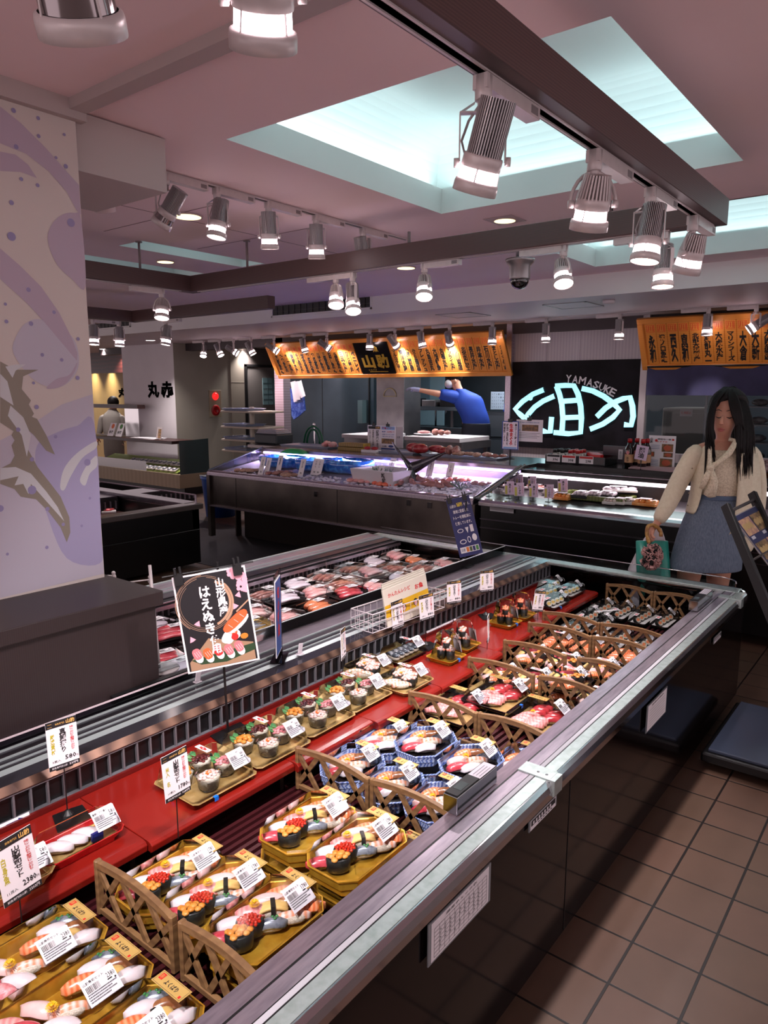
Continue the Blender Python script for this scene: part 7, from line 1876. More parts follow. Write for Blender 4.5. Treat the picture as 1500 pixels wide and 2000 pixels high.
b = MB(); b.smooth = True; b.lathe([(.19, 0), (.235, hb_ - .04), (.25, hb_ - .03), (.25, hb_), (.235, hb_), (.225, hb_ - .03), (.18, .02)], 28, cap1=False); b.build('body', [mat('blue_bin_plastic', (30, 84, 168), .4)], t)
b = MB(); b.tube([(-.2, .05, hb_), (-.28, .05, hb_ + .03), (-.28, -.08, hb_ + .03), (-.2, -.08, hb_)], .008, 6); b.build('handle', [STEELL], t)
t = thing('white_tray_rack', 'cream plastic rack of stacked trays in front of the grey door', 'rack', (7.3, 9.3, 0)); a = PX(492, 800, x=7.3)
t.location = (7.3, a.y, 0); b = MB()
b.tube([(0, 0, 0), (0, 0, PX(492, 795, x=7.3).z)], .035, 8); b.build('post', [CREAM], t)
for i, py in enumerate((802, 832, 857, 878)):
 z_ = PX(492, py, x=7.3).z; b = MB(); b.prism([(-.25, -.42), (.25, -.42), (.25, .40), (.1, .44), (-.25, .42)], z_ - .03, z_); b.build('shelf', [CREAM], t, bevel=.012)
 u = thing('stacked_tray', 'bluish tray on the cream rack, %s level' % ('top', 'second', 'third', 'lowest')[i], 'tray', (7.25, a.y + .12, z_), 0, 'trays on the cream rack'); b = MB(); b.loft([[(sx * .2 * k, sy * .26 * k, zz) for sx, sy in ((-1, -1), (1, -1), (1, 1), (-1, 1))] for k, zz in ((.9, 0), (1, .035), (1.02, .035), (.93, .012))]); b.build('tray', [mat('tray_grey_blue', (130, 140, 166), .35)], u, bevel=.006)
# fish stall at the far left
t = thing('fish_stall', 'beige fish stall with dark red shelves and glass box before the white column', 'stall', (6.9, 11.8, 0)); INV5 = M.Translation(-V(t.location))
def S_(b, nm, m_, **k):
 o = b.build(nm, m_, t, **k); o.matrix_parent_inverse = INV5; return o


ys0 = PX(351, 940, x=6.9).y; ys1 = 13.2; zs0, zs1 = .12, PX(300, 922, x=6.9).z
b = MB(); b.box((6.9, ys0, zs0), (7.5, ys1, zs1)); S_(b, 'base', [wavy('beige_wood', (150, 132, 108), (140, 122, 98), 3, 3, .5, 'Y')]); b = MB(); b.box((7.0, ys0 + .02, 0), (7.5, ys1, zs0)); S_(b, 'kick', [BLACK])
zg = PX(340, 862, x=6.9).z; b = MB(); b.quad((6.93, ys0 + .02, zs1), (7.5, ys0 + .02, zs1), (7.5, ys0 + .02, zg + .02), (6.93, ys0 + .02, zg)); S_(b, 'end_glass', [mat('glass_dark_green', (70, 84, 84), .1, .2)]); b = MB(); b.quad((6.92, ys0 + .9, zs1), (6.92, ys1, zs1), (6.92, ys1, zs1 + .16), (6.92, ys0 + .9, zs1 + .16)); S_(b, 'front_glass', [GLASS])
zr_ = PX(300, 858, x=7.1).z; b = MB(); b.box((7.0, ys0 + .3, zr_ - .05), (7.45, ys1, zr_)); S_(b, 'red_shelf', [mat('dark_red_wood', (1, 1, 1))], bevel=.004)
ztop = PX(260, 794, x=7.3).z; ya = PX(273, 794, x=7.3).y; b = MB(); b.box((7.25, ya, ztop - .035), (7.4, ys1, ztop + .03)); S_(b, 'top_bar', [mat('dark_red_wood', (1, 1, 1))]); b = MB(); ye = PX(243, 800, x=7.3).y; b.quad((7.3, ya + .05, zr_), (7.3, ye, zr_), (7.3, ye, ztop), (7.3, ya + .05, ztop)); S_(b, 'screen', [mat('frosted', (196, 186, 196), .3, kind='clear')])
g = thing('green_ice_bed', 'tilted green tray heaped with silver fish packs on the beige stall', 'tray', (7.1, (ys0 + ys1) / 2, zs1)); b = MB(); b.quad((-.15, -(ys1 - ys0) / 2 + .12, .02), (-.15, .7, .02), (.3, .7, .17), (.3, -(ys1 - ys0) / 2 + .12, .17)); b.quad((-.15, -(ys1 - ys0) / 2 + .12, .02), (-.15, .7, .02), (-.15, .7, -.0), (-.15, -(ys1 - ys0) / 2 + .12, -.0)); b.build('tray', [mat('olive_green', (130, 146, 60), .4)], g)
for i in range(24):
 r_ = random.Random(i); y = ys0 + .25 + (i % 12) * .13; x = 7.0 + .2 * (i // 12)
 k = inst('silverpack', 'fish_pack', lambda: (lambda b: (b.box((-.06, -.055, 0), (.06, .055, .015)), b.mi(1), setattr(b, 'smooth', True), b.ell((0, 0, .02), (.05, .04, .012), 8, 5), b.mi(2), setattr(b, 'smooth', False), b.box((-.02, -.02, .032), (.02, .02, .033)), b.build('fish_pack', [WTRAY, FP['grey'], WHITEL]))[-1])(MB()), None, (x, y, zs1 + .035 + (x - 6.95) * .33), radians(r_.uniform(-25, 25)))
 k.rotation_euler = (0, -.32, radians(r_.uniform(-25, 25))); tag(k, 'silver fish pack on the green stall tray, %s row, %s from the right' % (('front', 'back')[i // 12], ('first', 'second', 'third', 'fourth', 'fifth', 'sixth', 'seventh', 'eighth', 'ninth', 'tenth', 'eleventh', 'twelfth')[i % 12]), 'fish pack', 'silver fish packs on the green tray')
for px, py, rz, lb, cols_ in ((222, 845, 0, 'slanted flyer with an orange picture on the stall shelf', (220, 110, 60)), (238, 843, 0, 'slanted flyer with a green picture beside the orange one', (70, 120, 60))):
 q = PX(px, py, x=7.15); u = thing('flyer', lb, 'flyer', (7.12, q.y, zr_), 0, 'flyers on the stall'); b = MB(frame((0, 0, .12), (0, -1, 0), (.4, -.5, 1))); b.box((-.09, -.12, -.002), (.09, .12, 0)); b.mi(1).disc(.01, .06, .045, .001, 12); b.mi(2).text('特選', 0, -.05, .12, .06, .001, bold=.03); b.build('sheet', [WHITEL, mat('flyer_pic_%d' % cols_[0], cols_, .5), INK], u)
q = PX(285, 856, x=7.1); u = thing('paper_pile', 'pile of white papers on the red shelf of the stall', 'papers', (7.15, q.y, zr_)); b = MB(); [b.box((-.12, -.3, .006 * i), (.12, .3, .006 * i + .004), M.Rotation(.1 * i, 4, 'Z')) for i in range(3)]; b.build('sheets', [WHITEL], u)
q = PX(306, 848, x=7.1); u = thing('small_photo_stand', 'small framed picture standing on the stall shelf', 'picture', (7.15, q.y, zr_)); b = MB(frame((0, 0, .10), (0, -1, 0), (.2, 0, 1))); b.box((-.07, -.10, -.004), (.07, .10, 0)); b.mi(1).rect(-.03, -.08, .05, .07, .001); b.build('frame', [mat('holder_pale', (170, 156, 156), .3), PHOTO], u)
# ------------------------------------------------------------------ posters and stands on the island
def binder(b, x, y, s=1.):
 b.box((x - .014 * s, y - .028 * s, -.006), (x + .014 * s, y + .010 * s, .012)); b.box((x - .011 * s, y + .008 * s, -.004), (x - .004 * s, y + .030 * s, .02)); b.box((x + .004 * s, y + .008 * s, -.016), (x + .011 * s, y + .030 * s, .0))


PBLK = mat('poster_black', (24, 21, 25), .35); PSAL = mat('poster_salmon', (222, 92, 48), .4); PPNK = mat('poster_pink', (206, 110, 116), .4); PPET = mat('petal_pink', (226, 160, 176), .4); PRIN = mat('ring_gold', (176, 138, 112), .4); PGRN = mat('poster_leaf', (36, 60, 36), .4)
TL, TR = V((1.369, 1.905, 1.052)), V((1.553, 1.765, 1.080)); u = (TR - TL); w_ = u.length; h_ = .322
t = thing('rice_poster_stand', 'tall poster with white vertical writing, cherry blossoms and sushi, clipped to a black stand', 'poster', (1.489, 1.832, .4905)); O = (TL + TR) / 2 - V((0, 0, h_ / 2)) + V((-.008, -.010, 0))
Tp = M.Translation(-t.location) @ frame(O, u, V((.06, .05, 1)))
b = MB(Tp); W, H = w_ / 2, h_ / 2
b.box((-W, -H, -.0015), (W, H, 0)); b.mi(1).rect(-W * .95, -H * .965, W * .95, H * .965, .0003)
b.mi(2)
for r0, r1, a0, a1 in ((.086, .0872, 100, 440), (.091, .092, 60, 330), (.080, .0807, 130, 300), (.074, .082, -70, 60), (.083, .090, -50, 40), (.094, .0955, 90, 230)): b.poly([(p[0] - W * .22, p[1] + H * .36) for p in arc(0, 0, r0, r1, a0, a1, 28)], .0006)
b.mi(0); b.text('山形県産', W * .24, H * .44, W * .27, H * .80, .001, bold=.03, vert=True); b.text('はえぬき', -W * .20, H * .22, W * .32, H * 1.0, .001, bold=.03, vert=True); b.text('使用', -W * .12, -H * .50, W * .30, H * .38, .002, bold=.03, vert=True)
b.mi(3)
for cx, cy, r in ((.72, .86, .024), (.88, .72, .026), (.60, .90, .018), (.80, .58, .018), (.93, .52, .014)):
 for k in range(5): a = 2 * pi * k / 5; x, y = min(W * .93, W * cx + r * .55 * cos(a)), min(H * .95, H * cy + r * .55 * sin(a)); b.disc(x, y, r * .38, .0009 + .0001 * k, 8)
for cx, cy, a in ((.70, .42, 2.2), (.56, .20, 1.0), (-.52, -.02, 0), (-.74, -.32, .9)): b.poly([(W * cx + .012 * cos(a + k) * (1 if j % 2 else .5), H * cy + .012 * sin(a + k) * (1 if j % 2 else .6)) for j, k in enumerate((0, 1, 2.2, 3.1, 4.2, 5.3))], .0009)
b.mi(7); b.poly([(-W * .9, -H * .96), (-W * .9, -H * .78), (-W * .30, -H * .35), (W * .9, -H * .6), (W * .9, -H * .96)], .0005); b.mi(6).poly([(-W * .85, -H * .74), (W * .93, -H * .62), (W * .93, -H * .76), (W * .1, -H * .90), (-W * .6, -H * .86)], .0007)


def psushi(cx, cy, l, w, a, k, z):
 c, s_ = cos(a), sin(a); P2 = lambda x, y: (W * cx + x * c - y * s_, H * cy + x * s_ + y * c)
 b.mi(0).poly([P2(l * .9 * cos(q), -w * .45 + w * .7 * sin(q)) for q in [2 * pi * i / 12 for i in range(12)]], z); b.mi(k).poly([P2(l * (abs(cos(q)) ** .7) * (1 if cos(q) > 0 else -1), w * .2 + w * .8 * (abs(sin(q)) ** .8) * (1 if sin(q) > 0 else -1)) for q in [2 * pi * i / 14 for i in range(14)]], z + .0002)
 b.mi(0); [b.poly([P2(l * k_, w * .9 * .6), P2(l * k_ + .001, w * .9 * .6), P2(l * k_ + .004, -w * .3), P2(l * k_ + .003, -w * .3)], z + .0003) for k_ in (-.5, 0, .5)]


psushi(.38, -.34, .018, .045 / 2, 1.0, 4, .0009); psushi(.52, -.12, .050, .021, .62, 4, .0013); psushi(.22, -.42, .02, .018, 1.0, 0, .0011)
for i, k in enumerate((5, 4, 8, 5, 5)): psushi(-.66 + i * .29, -.66 - .03 * (i % 2), .014, .024, .3, k, .0012)
b.mi(8).disc(W * .42, -H * .42, .012, .0013, 12); b.mi(9).disc(W * .68, -H * .44, .013, .0013, 9, .010); b.mi(2).poly([(W * .56, H * .10), (W * .95, H * .30), (W * .95, H * .27), (W * .58, H * .07)], .0008)
b.build('poster', [PAPER, PBLK, PRIN, PPET, PSAL, PPNK, PGRN, mat('poster_wood', (150, 118, 92), .5), mat('poster_red', (180, 36, 34), .4), mat('poster_uni', (190, 118, 40), .4)], t)
for s_ in (-.82, .78): b = MB(Tp); binder(b, W * s_, H, 1.); b.build('clip', [BLACK], t, bevel=.001, seg=1)
b = MB(Tp); b.tube([(-W * 1.25, H + .006, -.006), (W * 1.25, H + .006, -.006)], .0028, 6); b.build('cross_bar', [BLACK], t)
b = MB(); b.tube([(0, 0, .004), (-.012, .008, .60)], .0042, 8); b.build('pole', [BLACK], t); b = MB(); b.prism([(-.07, -.05), (.06, -.06), (.08, .03), (-.05, .04)], 0, .005); b.build('base', [BLACK], t, bevel=.002)
# blue sign
A_, B__ = V((3.580, 2.272, 1.008)), V((3.651, 2.157, 1.044)); u = B__ - A_; w_ = u.length; h_ = .352
t = thing('blue_sign_stand', 'dark blue sign with white writing, round marks and coloured squares, clipped to a black stand', 'sign', (3.63, 2.215, .60)); O = (A_ + B__) / 2 - V((0, 0, h_ / 2)); Tb = M.Translation(-t.location) @ frame(O, u, V((.1, .06, 1)))
b = MB(Tb); W, H = w_ / 2, h_ / 2; b.box((-W, -H, -.002), (W, H, 0)); b.mi(1).rect(-W, -H, W, H, .0003); b.mi(0)
b.text('山助は', -W * .55, H * .74, W * .5, H * .11, .001, bold=.02); b.text('を考え、', W * .62, H * .74, W * .5, H * .10, .001, bold=.02); b.text('環境に配慮した', W * .0, H * .54, W * 1.3, H * .12, .001, bold=.02); b.text('トレーを積極的に', 0, H * .34, W * 1.5, H * .12, .001, bold=.02); b.text('使用しています。', 0, H * .14, W * 1.4, H * .12, .001, bold=.02)
b.mi(2).text('環境', W * .02, H * .76, W * .5, H * .15, .001, bold=.05); b.mi(0)
for cx, cy, rx, ry in ((-.42, -.12, .26, .07), (-.40, -.50, .28, .08), (.62, -.42, .2, .12), (.14, -.46, .15, .11)): b.disc(W * cx, H * cy, W * rx, .0009, 18, H * ry)
b.rect(W * .42, -H * .22, W * .70, H * .02, .0009); b.poly([(W * .0, -H * .04), (W * .3, -H * .04), (W * .16, -H * .24)], .0009); b.rect(-W * .8, -H * .88, W * .8, -H * .68, .0009); b.mi(1)
for cx, cy, rx, ry in ((-.42, -.12, .2, .05), (-.40, -.50, .22, .055), (.14, -.46, .1, .08)): b.disc(W * cx, H * cy, W * rx, .0012, 16, H * ry)
b.mi(1).text('目標', -W * .55, -H * .78, W * .3, H * .1, .0013)
for i, k in enumerate((3, 4, 1, 5)): b.mi(k).rect(W * (-.28 + .27 * i), -H * .86, W * (-.06 + .27 * i), -H * .70, .0012)
b.build('sheet', [PAPER, mat('sign_navy', (30, 34, 92), .4), mat('sign_yellow', (216, 190, 50), .4), mat('sq_orange', (206, 110, 40), .4), mat('sq_olive', (70, 84, 40), .4), mat('sq_green', (70, 130, 60), .4)], t)
for s_ in (-.72, .58): b = MB(Tb); binder(b, W * s_, H, .9); b.build('clip', [BLACK], t, bevel=.001, seg=1)
b = MB(Tb); b.tube([(-W * 1.15, H + .005, -.006), (W * 1.25, H + .005, -.006)], .003, 6); b.build('cross_bar', [BLACK], t); b = MB(); b.tube([(0, .0, .0), (0, 0, .40)], .004, 8); b.build('pole', [BLACK], t); b = MB(); b.box((-.04, -.04, .005), (.04, .04, .011)); b.build('base', [BLACK], t)
# poster seen edge on
q = PX(545, 1285, z=.612); t = thing('side_poster_stand', 'narrow poster seen almost edge on in a clear acrylic stand beside the tall poster', 'poster', (q.x, q.y, .612)); vd = V((q.x, q.y, 0)).normalized(); sd = V((vd.y, -vd.x, 0)); u = vd * .985 + sd * .17
b = MB(frame((0, 0, .17), u, (0, 0, 1))); b.box((-.06, -.15, -.0015), (.06, .15, .0015)); b.mi(1).rect(-.056, -.146, .056, .146, .002); b.mi(2).text('旬の鮮魚', 0, .02, .05, .20, .0026, bold=.03, vert=True); b.build('poster', [WHITEL, BLUEK, REDINK], t)
b = MB(frame((0, 0, .0), u, (0, 0, 1))); b.box((-.065, 0, -.003), (.065, .345, -.002)); b.box((-.065, 0, -.025), (.065, .004, .03)); b.tube([(.066, 0, 0), (.066, .345, 0)], .004, 6); b.build('acrylic_stand', [mat('acrylic', (206, 200, 206), .05, kind='clear')], t)
for px, py, lb in ((585, 1265, 'small clear plastic clip on the glass right of the tall poster'), (385, 1318, 'small clear plastic clip under the tall poster')):
 q = PX(px, py, z=.64); t = thing('clear_clip', lb, 'clip', (q.x, q.y, .612)); b = MB(); b.box((-.014, -.012, 0), (.014, .012, .004)); b.box((-.012, -.002, .004), (.012, .002, .045), M.Rotation(.2, 4, 'Y')); b.build('clip', [mat('acrylic_white', (196, 186, 192), .15)], t, bevel=.002, seg=1)
# white round foot stand
q = PX(322, 1308, z=.615); t = thing('white_sign_stand', 'white stand with a round foot and small arms, half hidden by the dark plinth', 'sign stand', (q.x, q.y + .02, .612)); b = MB(); b.smooth = True; b.lathe([(.065, 0), (.066, .003), (.064, .007), (.012, .010)], 28); b.build('round_foot', [mat('stand_white', (186, 176, 176), .4)], t)
b = MB(); b.smooth = True; b.tube([(-.01, 0, .008), (-.014, .02, .40)], .006, 8); b.build('pole', [mat('stand_white', (1, 1, 1))], t)
for px, py, sx, lb in ((275, 1132, 1, 'white plastic sign arm sticking out behind the plinth top'), (212, 1122, .5, 'end of another white sign arm behind the plinth at the pillar foot')):
 q = PX(px, py, y=3.09); t = thing('sign_arm', lb, 'sign arm', (q.x, q.y, q.z - .02)); b = MB(); b.smooth = True; b.tube([(-.06 * sx, 0, .02), (.06 * sx, 0, .008)], .004, 6); b.ell((.052 * sx, 0, .022), (.010, .010, .010), 8, 6); b.ell((.052 * sx, 0, .004), (.012, .012, .016), 8, 6); b.tube([(.052 * sx, 0, 0), (.052 * sx, 0, -.35)], .005, 6); b.build('arm', [mat('stand_white', (1, 1, 1))], t)
# white wire basket with recipe booklets
c0 = PX(728, 1238, z=.612); c1 = PX(868, 1187, z=.612)
t = thing('wire_basket', 'white wire basket on the divider holding yellow and white booklets', 'basket', (c0.x, c0.y, .612)); L = (c1 - c0).length; a_ = atan2(c1.y - c0.y, c1.x - c0.x); t.rotation_euler.z = a_
b = MB(); WR = mat('white_wire', (206, 196, 200), .4); dp, hb = .13, .085
for z_, r_ in ((hb, .0028), (.003, .002), (.045, .0015)): b.tube([(0, 0, z_), (L, 0, z_), (L, dp, z_), (0, dp, z_), (0, 0, z_)], r_, 5)
for i in range(13): b.tube([(L * i / 12, 0, hb), (L * i / 12, 0, .003), (L * i / 12, dp, .003), (L * i / 12, dp, hb)], .0013, 4)
for i in range(1, 5): b.tube([(0, dp * i / 5, hb), (0, dp * i / 5, .003)], .0013, 4); b.tube([(L, dp * i / 5, hb), (L, dp * i / 5, .003)], .0013, 4)
b.build('wire_frame', [WR], t)
BY = mat('booklet_yellow', (206, 160, 24), .45); Rz = M.Rotation(a_, 4, 'Z')
for i, lb in enumerate(('front', 'second', 'third', 'rear')):
 p = V((c0.x, c0.y, .617)) + Rz @ V((.10 + .028 * i, .018 + .026 * i, 0)); o_ = thing('recipe_booklet', 'yellow and white booklet standing in the wire basket, %s one' % lb, 'booklet', p, a_, 'booklets in the wire basket'); wq = L * .30
 b = MB(frame((wq, 0, .085), (1, .0, .07), (0, .15, 1))); b.box((-wq, -.085, -.006), (wq, .085, 0)); b.mi(1).rect(-wq, -.045, wq, .015, .0004); b.mi(0); b.mi(2).text('かんたんレシピ', -wq * .3, .055, wq * 1.0, .020, .0008, bold=.02); b.text('お魚', wq * .6, .045, wq * .4, .025, .0008, bold=.03)
 b.mi(3); [b.disc(wq * k, -.022, .016, .0008, 10, .018) for k in (-.5, -.2, .35, .65)]; b.mi(4); [b.disc(wq * k, -.026, .011, .0012, 10, .012) for k in (-.5, -.2, .35, .65)]; b.mi(0).text('おすすめ料理', -.0, -.065, wq * 1.2, .016, .0008); b.build('booklet', [mat('booklet_cream', (206, 198, 184), .5), BY, REDINK, INK, FP['pink']], o_)

# ------------------------------------------------------------------ raw fish packs
KM = {'salmon': (FISH['salmon'], BLKT, 'orange salmon fillets'), 'pinkf': (FP['pink'], WTRAY, 'pale pink fillets'), 'red': (FISH['tuna'], BLKT, 'deep pink fish slices'), 'greyf': (FP['grey'], GOLDP, 'silver grey whole fish'), 'white': (FP['white'], BLKT, 'pale violet fish pieces'), 'brownf': (FP['brown'], WTRAY, 'pinkish brown fish pieces')}


def fpm(k):
 def f():
  b = MB(); b.smooth = True; rnd = random.Random(hash(k) % 50 if 0 else len(k) * 7)
  if k in ('greyf', 'brownf'):
   for j in range(3):
    R = []
    for i in range(9): u_ = i / 8; r_ = .020 * sin(pi * min(1, u_ * 1.12)) ** .7 + .003; R.append([(-.085 + .17 * u_, -.035 + .035 * j + r_ * .8 * cos(a), .022 + r_ * .7 * sin(a)) for a in [2 * pi * q / 8 for q in range(8)]])
    b.loft(R)
  else:
   for j in range(3):
    R = []
    for i in range(8): u_ = i / 7; w2 = .034 * (1 - abs(2 * u_ - 1) ** 3 * .6); z = .016 + .012 * sin(pi * u_) + .006 * j; R.append([(-.075 + .15 * u_ + .01 * j, -.035 + .035 * j + w2 * cos(a), z + .010 * sin(a)) for a in [2 * pi * q / 8 for q in range(8)]])
    b.loft(R)
  return b.build('fish_flesh', [KM[k][0]])
 return f


order = {0: 'white salmon pinkf red salmon pinkf pinkf brownf white pinkf', 1: 'red salmon greyf pinkf salmon red pinkf white brownf pinkf', 2: 'greyf red salmon pinkf white pinkf brownf pinkf brownf salmon', 3: 'brownf white red white brownf white brownf brownf white pinkf'}
rn = ['row nearest the divider', 'second row behind the divider', 'third row behind the divider', 'row against the far rail']
num = ['first', 'second', 'third', 'fourth', 'fifth', 'sixth', 'seventh', 'eighth', 'ninth', 'tenth']
random.seed(11)
for r_ in range(4):
 for i, k in enumerate(order[r_].split()):
  x = 1.66 + .245 * i + .05 * (r_ % 2); y = 2.345 + .20 * r_
  if x > 3.98: continue
  z = .486 + (.03 if (i + r_) % 3 == 0 and r_ < 3 else 0); fl, tr, nm = KM[k]
  t = thing('fish_pack', '%s in the %s, %s from the plinth' % (nm, rn[r_], num[i]), 'fish pack', (x, y, z), radians(random.uniform(-14, 14)), 'raw fish packs in the island')
  inst('ftr' + tr.name, 'tray', tray_make('f', .215, .155, .012, .022, tr, tr), t, (0, 0, 0)); inst('flesh' + k, 'fish_flesh', fpm(k), t, (0, 0, .004)); inst('flid', 'wrap', lid_make('f', .215, .155, .012, .022, .052, .9), t, (0, 0, 0))
  o = price_label(t, .05, .03, .0535, '刺身用', '498', 0, .066, .046)
  if z > .49:
   o_ = thing('fish_pack', 'lower stacked fish pack in the %s, %s from the plinth' % (rn[r_], num[i]), 'fish pack', (x + .012, y + .006, .486), 0, 'raw fish packs in the island'); inst('ftr' + tr.name, 'tray', None, o_, (0, 0, 0)); t.location.z = .510
x_ = 1.66
for i, (x, y, z, lb) in enumerate(((1.60, 2.50, .421, 'lowest'), (1.60, 2.50, .452, 'middle'), (1.60, 2.50, .483, 'topmost'))):
 pass
# ------------------------------------------------------------------ people
SKIN = mat('skin', (206, 150, 126), .5, sss=.15, noise=(20, (198, 140, 116), .4, .7)); HAIR = mat('black_hair', (12, 9, 10), .55, spec=.2, noise=(60, (24, 17, 17), .4, .6), stretch=(4, 4, .3))


def skel(name, parent, chains, m_, sub=2):
 """chains: lists of (point, radius); later chains start from an existing point. One continuous skinned surface"""
 vs = []; rs = []; es = []; idx = {}
 for ch in chains:
  prev = None
  for p, r in ch:
   key = tuple(round(c, 4) for c in p)
   if key not in idx: idx[key] = len(vs); vs.append(tuple(p)); rs.append(r)
   i = idx[key]
   if prev is not None and prev != i: es.append((prev, i))
   prev = i
 me = bpy.data.meshes.new(name); me.from_pydata(vs, es, []); me.materials.append(m_)
 o = bpy.data.objects.new(name, me); COL.objects.link(o); o.parent = parent
 o.modifiers.new('skin', 'SKIN').use_smooth_shade = True
 bpy.context.view_layer.objects.active = o
 if not me.skin_vertices: me.attributes  # noqa
 sv = me.skin_vertices[0].data if me.skin_vertices else None
 for i, r in enumerate(rs): sv[i].radius = (r, r) if not isinstance(r, tuple) else r
 sv[0].use_root = True
 s = o.modifiers.new('s', 'SUBSURF'); s.levels = sub; s.render_levels = sub
 return o


def fingers(wrist, d, nrm, curl=.5, s=1.0, spread=.25):
 """palm and five finger chains from a wrist point; d: direction of the hand, nrm: towards the palm side"""
 d = V(d).normalized(); nrm = V(nrm); nrm = (nrm - d * nrm.dot(d)).normalized(); sd = d.cross(nrm); w = V(wrist); out = []
 palm = w + d * .045 * s; out.append([(w, .021 * s), (palm, .023 * s)])
 for k, (off, ln) in enumerate(((-.030, .068), (-.010, .076), (.010, .071), (.028, .056))):
  kn = w + d * .078 * s + sd * off * s; a = kn; ch = [(palm, .023 * s), (kn, .0105 * s)]; ang = curl * .6
  for j, f in enumerate((.45, .32, .23)):
   dd = d * cos(ang) + nrm * sin(ang) + sd * off * spread * 6; a = a + dd.normalized() * ln * f * s; ch.append((a, (.0088 - .0008 * j) * s)); ang += curl
  out.append(ch)
 th = w + d * .03 * s - sd * .032 * s + nrm * .008 * s; t2 = th + (d * .6 - sd * .45 + nrm * .5).normalized() * .032 * s; t3 = t2 + (d * .8 + nrm * .6 * curl - sd * .1).normalized() * .026 * s
 out.append([(w, .021 * s), (th, .0125 * s), (t2, .0105 * s), (t3, .009 * s)]); return out


def ringloft(name, parent, rings, m_, n=24, open_=None, thick=.004, ax=None, waves=None, cap=False):
 """rings: (centre, half width, half depth); across = viewer's right, depth = view direction; open_: (a0, a1) degrees for an open front"""
 b = MB(); b.smooth = True; R = []; rt, fw = ax
 for k, (c, hw, hd) in enumerate(rings):
  ring_ = []
  a0, a1 = open_[k] if isinstance(open_, list) else (open_ or (0, 360)); N = n if not open_ else n + 1
  for i in range(N):
   a = radians(a0 + (a1 - a0) * i / n); wv = 1 + (waves[k] * sin(i * 2.6) if waves else 0)
   ring_.append(V(c) + rt * hw * cos(a) * wv - fw * hd * sin(a) * wv)
  R.append(ring_)
 b.loft(R, cap, cap, closed=not open_); o = b.build(name, [m_], parent)
 s = o.modifiers.new('t', 'SOLIDIFY'); s.thickness = thick; s.offset = 0; q = o.modifiers.new('s', 'SUBSURF'); q.levels = 1; q.render_levels = 1; return o


def tubeloft(name, parent, pts, m_, n=14, thick=0, sub=1):
 """sleeves: (point, radius) list"""
 b = MB(); b.smooth = True; b.tube([p for p, r in pts], [r for p, r in pts], n); o = b.build(name, [m_], parent)
 q = o.modifiers.new('s', 'SUBSURF'); q.levels = sub; q.render_levels = sub; return o


# ---- the woman behind the end of the island
D = 4.25; RT = V((CR.x, CR.y, 0)).normalized(); FW = V((CF.x, CF.y, 0)).normalized()
wm = thing('person', 'woman in a cream cardigan and blue grey skirt looking down, holding bags in one hand', 'person', PX(1385, 1110, d=D) * 1)
wm.location.z = 0; WO = wm.location.copy()


def W_(px, py, off=0.): return PX(px, py, d=D - off) - WO


foot = lambda px, z, off=0: V((*(W_(px, 1110, off).xy), z))
head = W_(1416, 803, .0); nk = W_(1412, 862, -.01)
hL = fingers(W_(1287, 1018, .03), V(W_(1262, 1042, .05)) - W_(1290, 1010, .03), -V((0, 0, 1)) * .3 + RT, .75, 1.0)
hR = fingers(W_(1445, 1086, .03), V((0, 0, -.6)) - RT * .9, FW + V((0, 0, -1)), .45, .95)
body = skel('body', wm, [
 [(foot(1378, .86), .125), (W_(1405, 975), .095), (W_(1410, 915), .105), (W_(1411, 880), .085), (nk, .040), (W_(1413, 845, .02), .043), (W_(1414, 825, .03), .075), (W_(1418, 795, .0), .088), (W_(1420, 775, -.01), .06)],
 [(W_(1411, 880), .085), (W_(1362, 880), .042), (W_(1325, 945, -.02), .034), (W_(1287, 1018, .03), .021)], [(W_(1411, 880), .085), (W_(1466, 882), .042), (W_(1480, 965, -.03), .034), (W_(1445, 1086, .03), .021)],
 [(foot(1378, .86), .125), (foot(1350, .70), .088), (foot(1343, .45), .055), (foot(1345, .30, -.02), .050), (foot(1345, .07), .030), (foot(1343, .03, .12), .028)],
 [(foot(1378, .86), .125), (foot(1404, .70), .088), (foot(1404, .45), .055), (foot(1404, .30, -.02), .050), (foot(1404, .07), .030), (foot(1408, .03, .12), .028)]] + hL + hR, SKIN)
AX = (RT, FW)
LACE = mat('cream_lace', (222, 208, 184), .7, noise=(110, (200, 184, 158), .45, .6), bump=(160, .8)); CARD = mat('cream_cardigan', (226, 214, 190), .8, noise=(60, (216, 202, 176), .3, .7), bump=(220, .3)); DENIM = mat('blue_grey_skirt', (112, 124, 142), .85, noise=(160, (92, 104, 124), .35, .65), bump=(300, .4), stretch=(1, 1, .2))
ringloft('lace_blouse', wm, [(W_(1411, 972), .128, .095), (W_(1410, 955), .142, .105), (W_(1410, 930), .150, .122), (W_(1410, 905), .152, .125), (W_(1411, 884), .150, .105), (W_(1412, 877), .135, .088)], LACE, ax=AX, waves=[.01] * 6)
b = MB(); b.smooth = True
b.tube([W_(1424, 858, .09), W_(1438, 862, .115), W_(1424, 885, .145), W_(1400, 905, .155), W_(1388, 912, .16)], [.012, .018, .018, .014, .016], 8); b.tube([W_(1392, 862, .08), W_(1386, 880, .12), W_(1386, 905, .15), W_(1388, 912, .16)], [.010, .012, .012, .016], 8)
b.ell(W_(1388, 914, .165), (.022, .022, .022), 10, 7); b.tube([W_(1387, 916, .165), W_(1378, 935, .165), W_(1370, 955, .15)], [.012, .020, .014], 8); b.tube([W_(1389, 916, .165), W_(1393, 940, .165), W_(1386, 968, .15), W_(1385, 972, .15)], [.014, .028, .034, .006], 8); b.build('bow_tie', [LACE], wm)
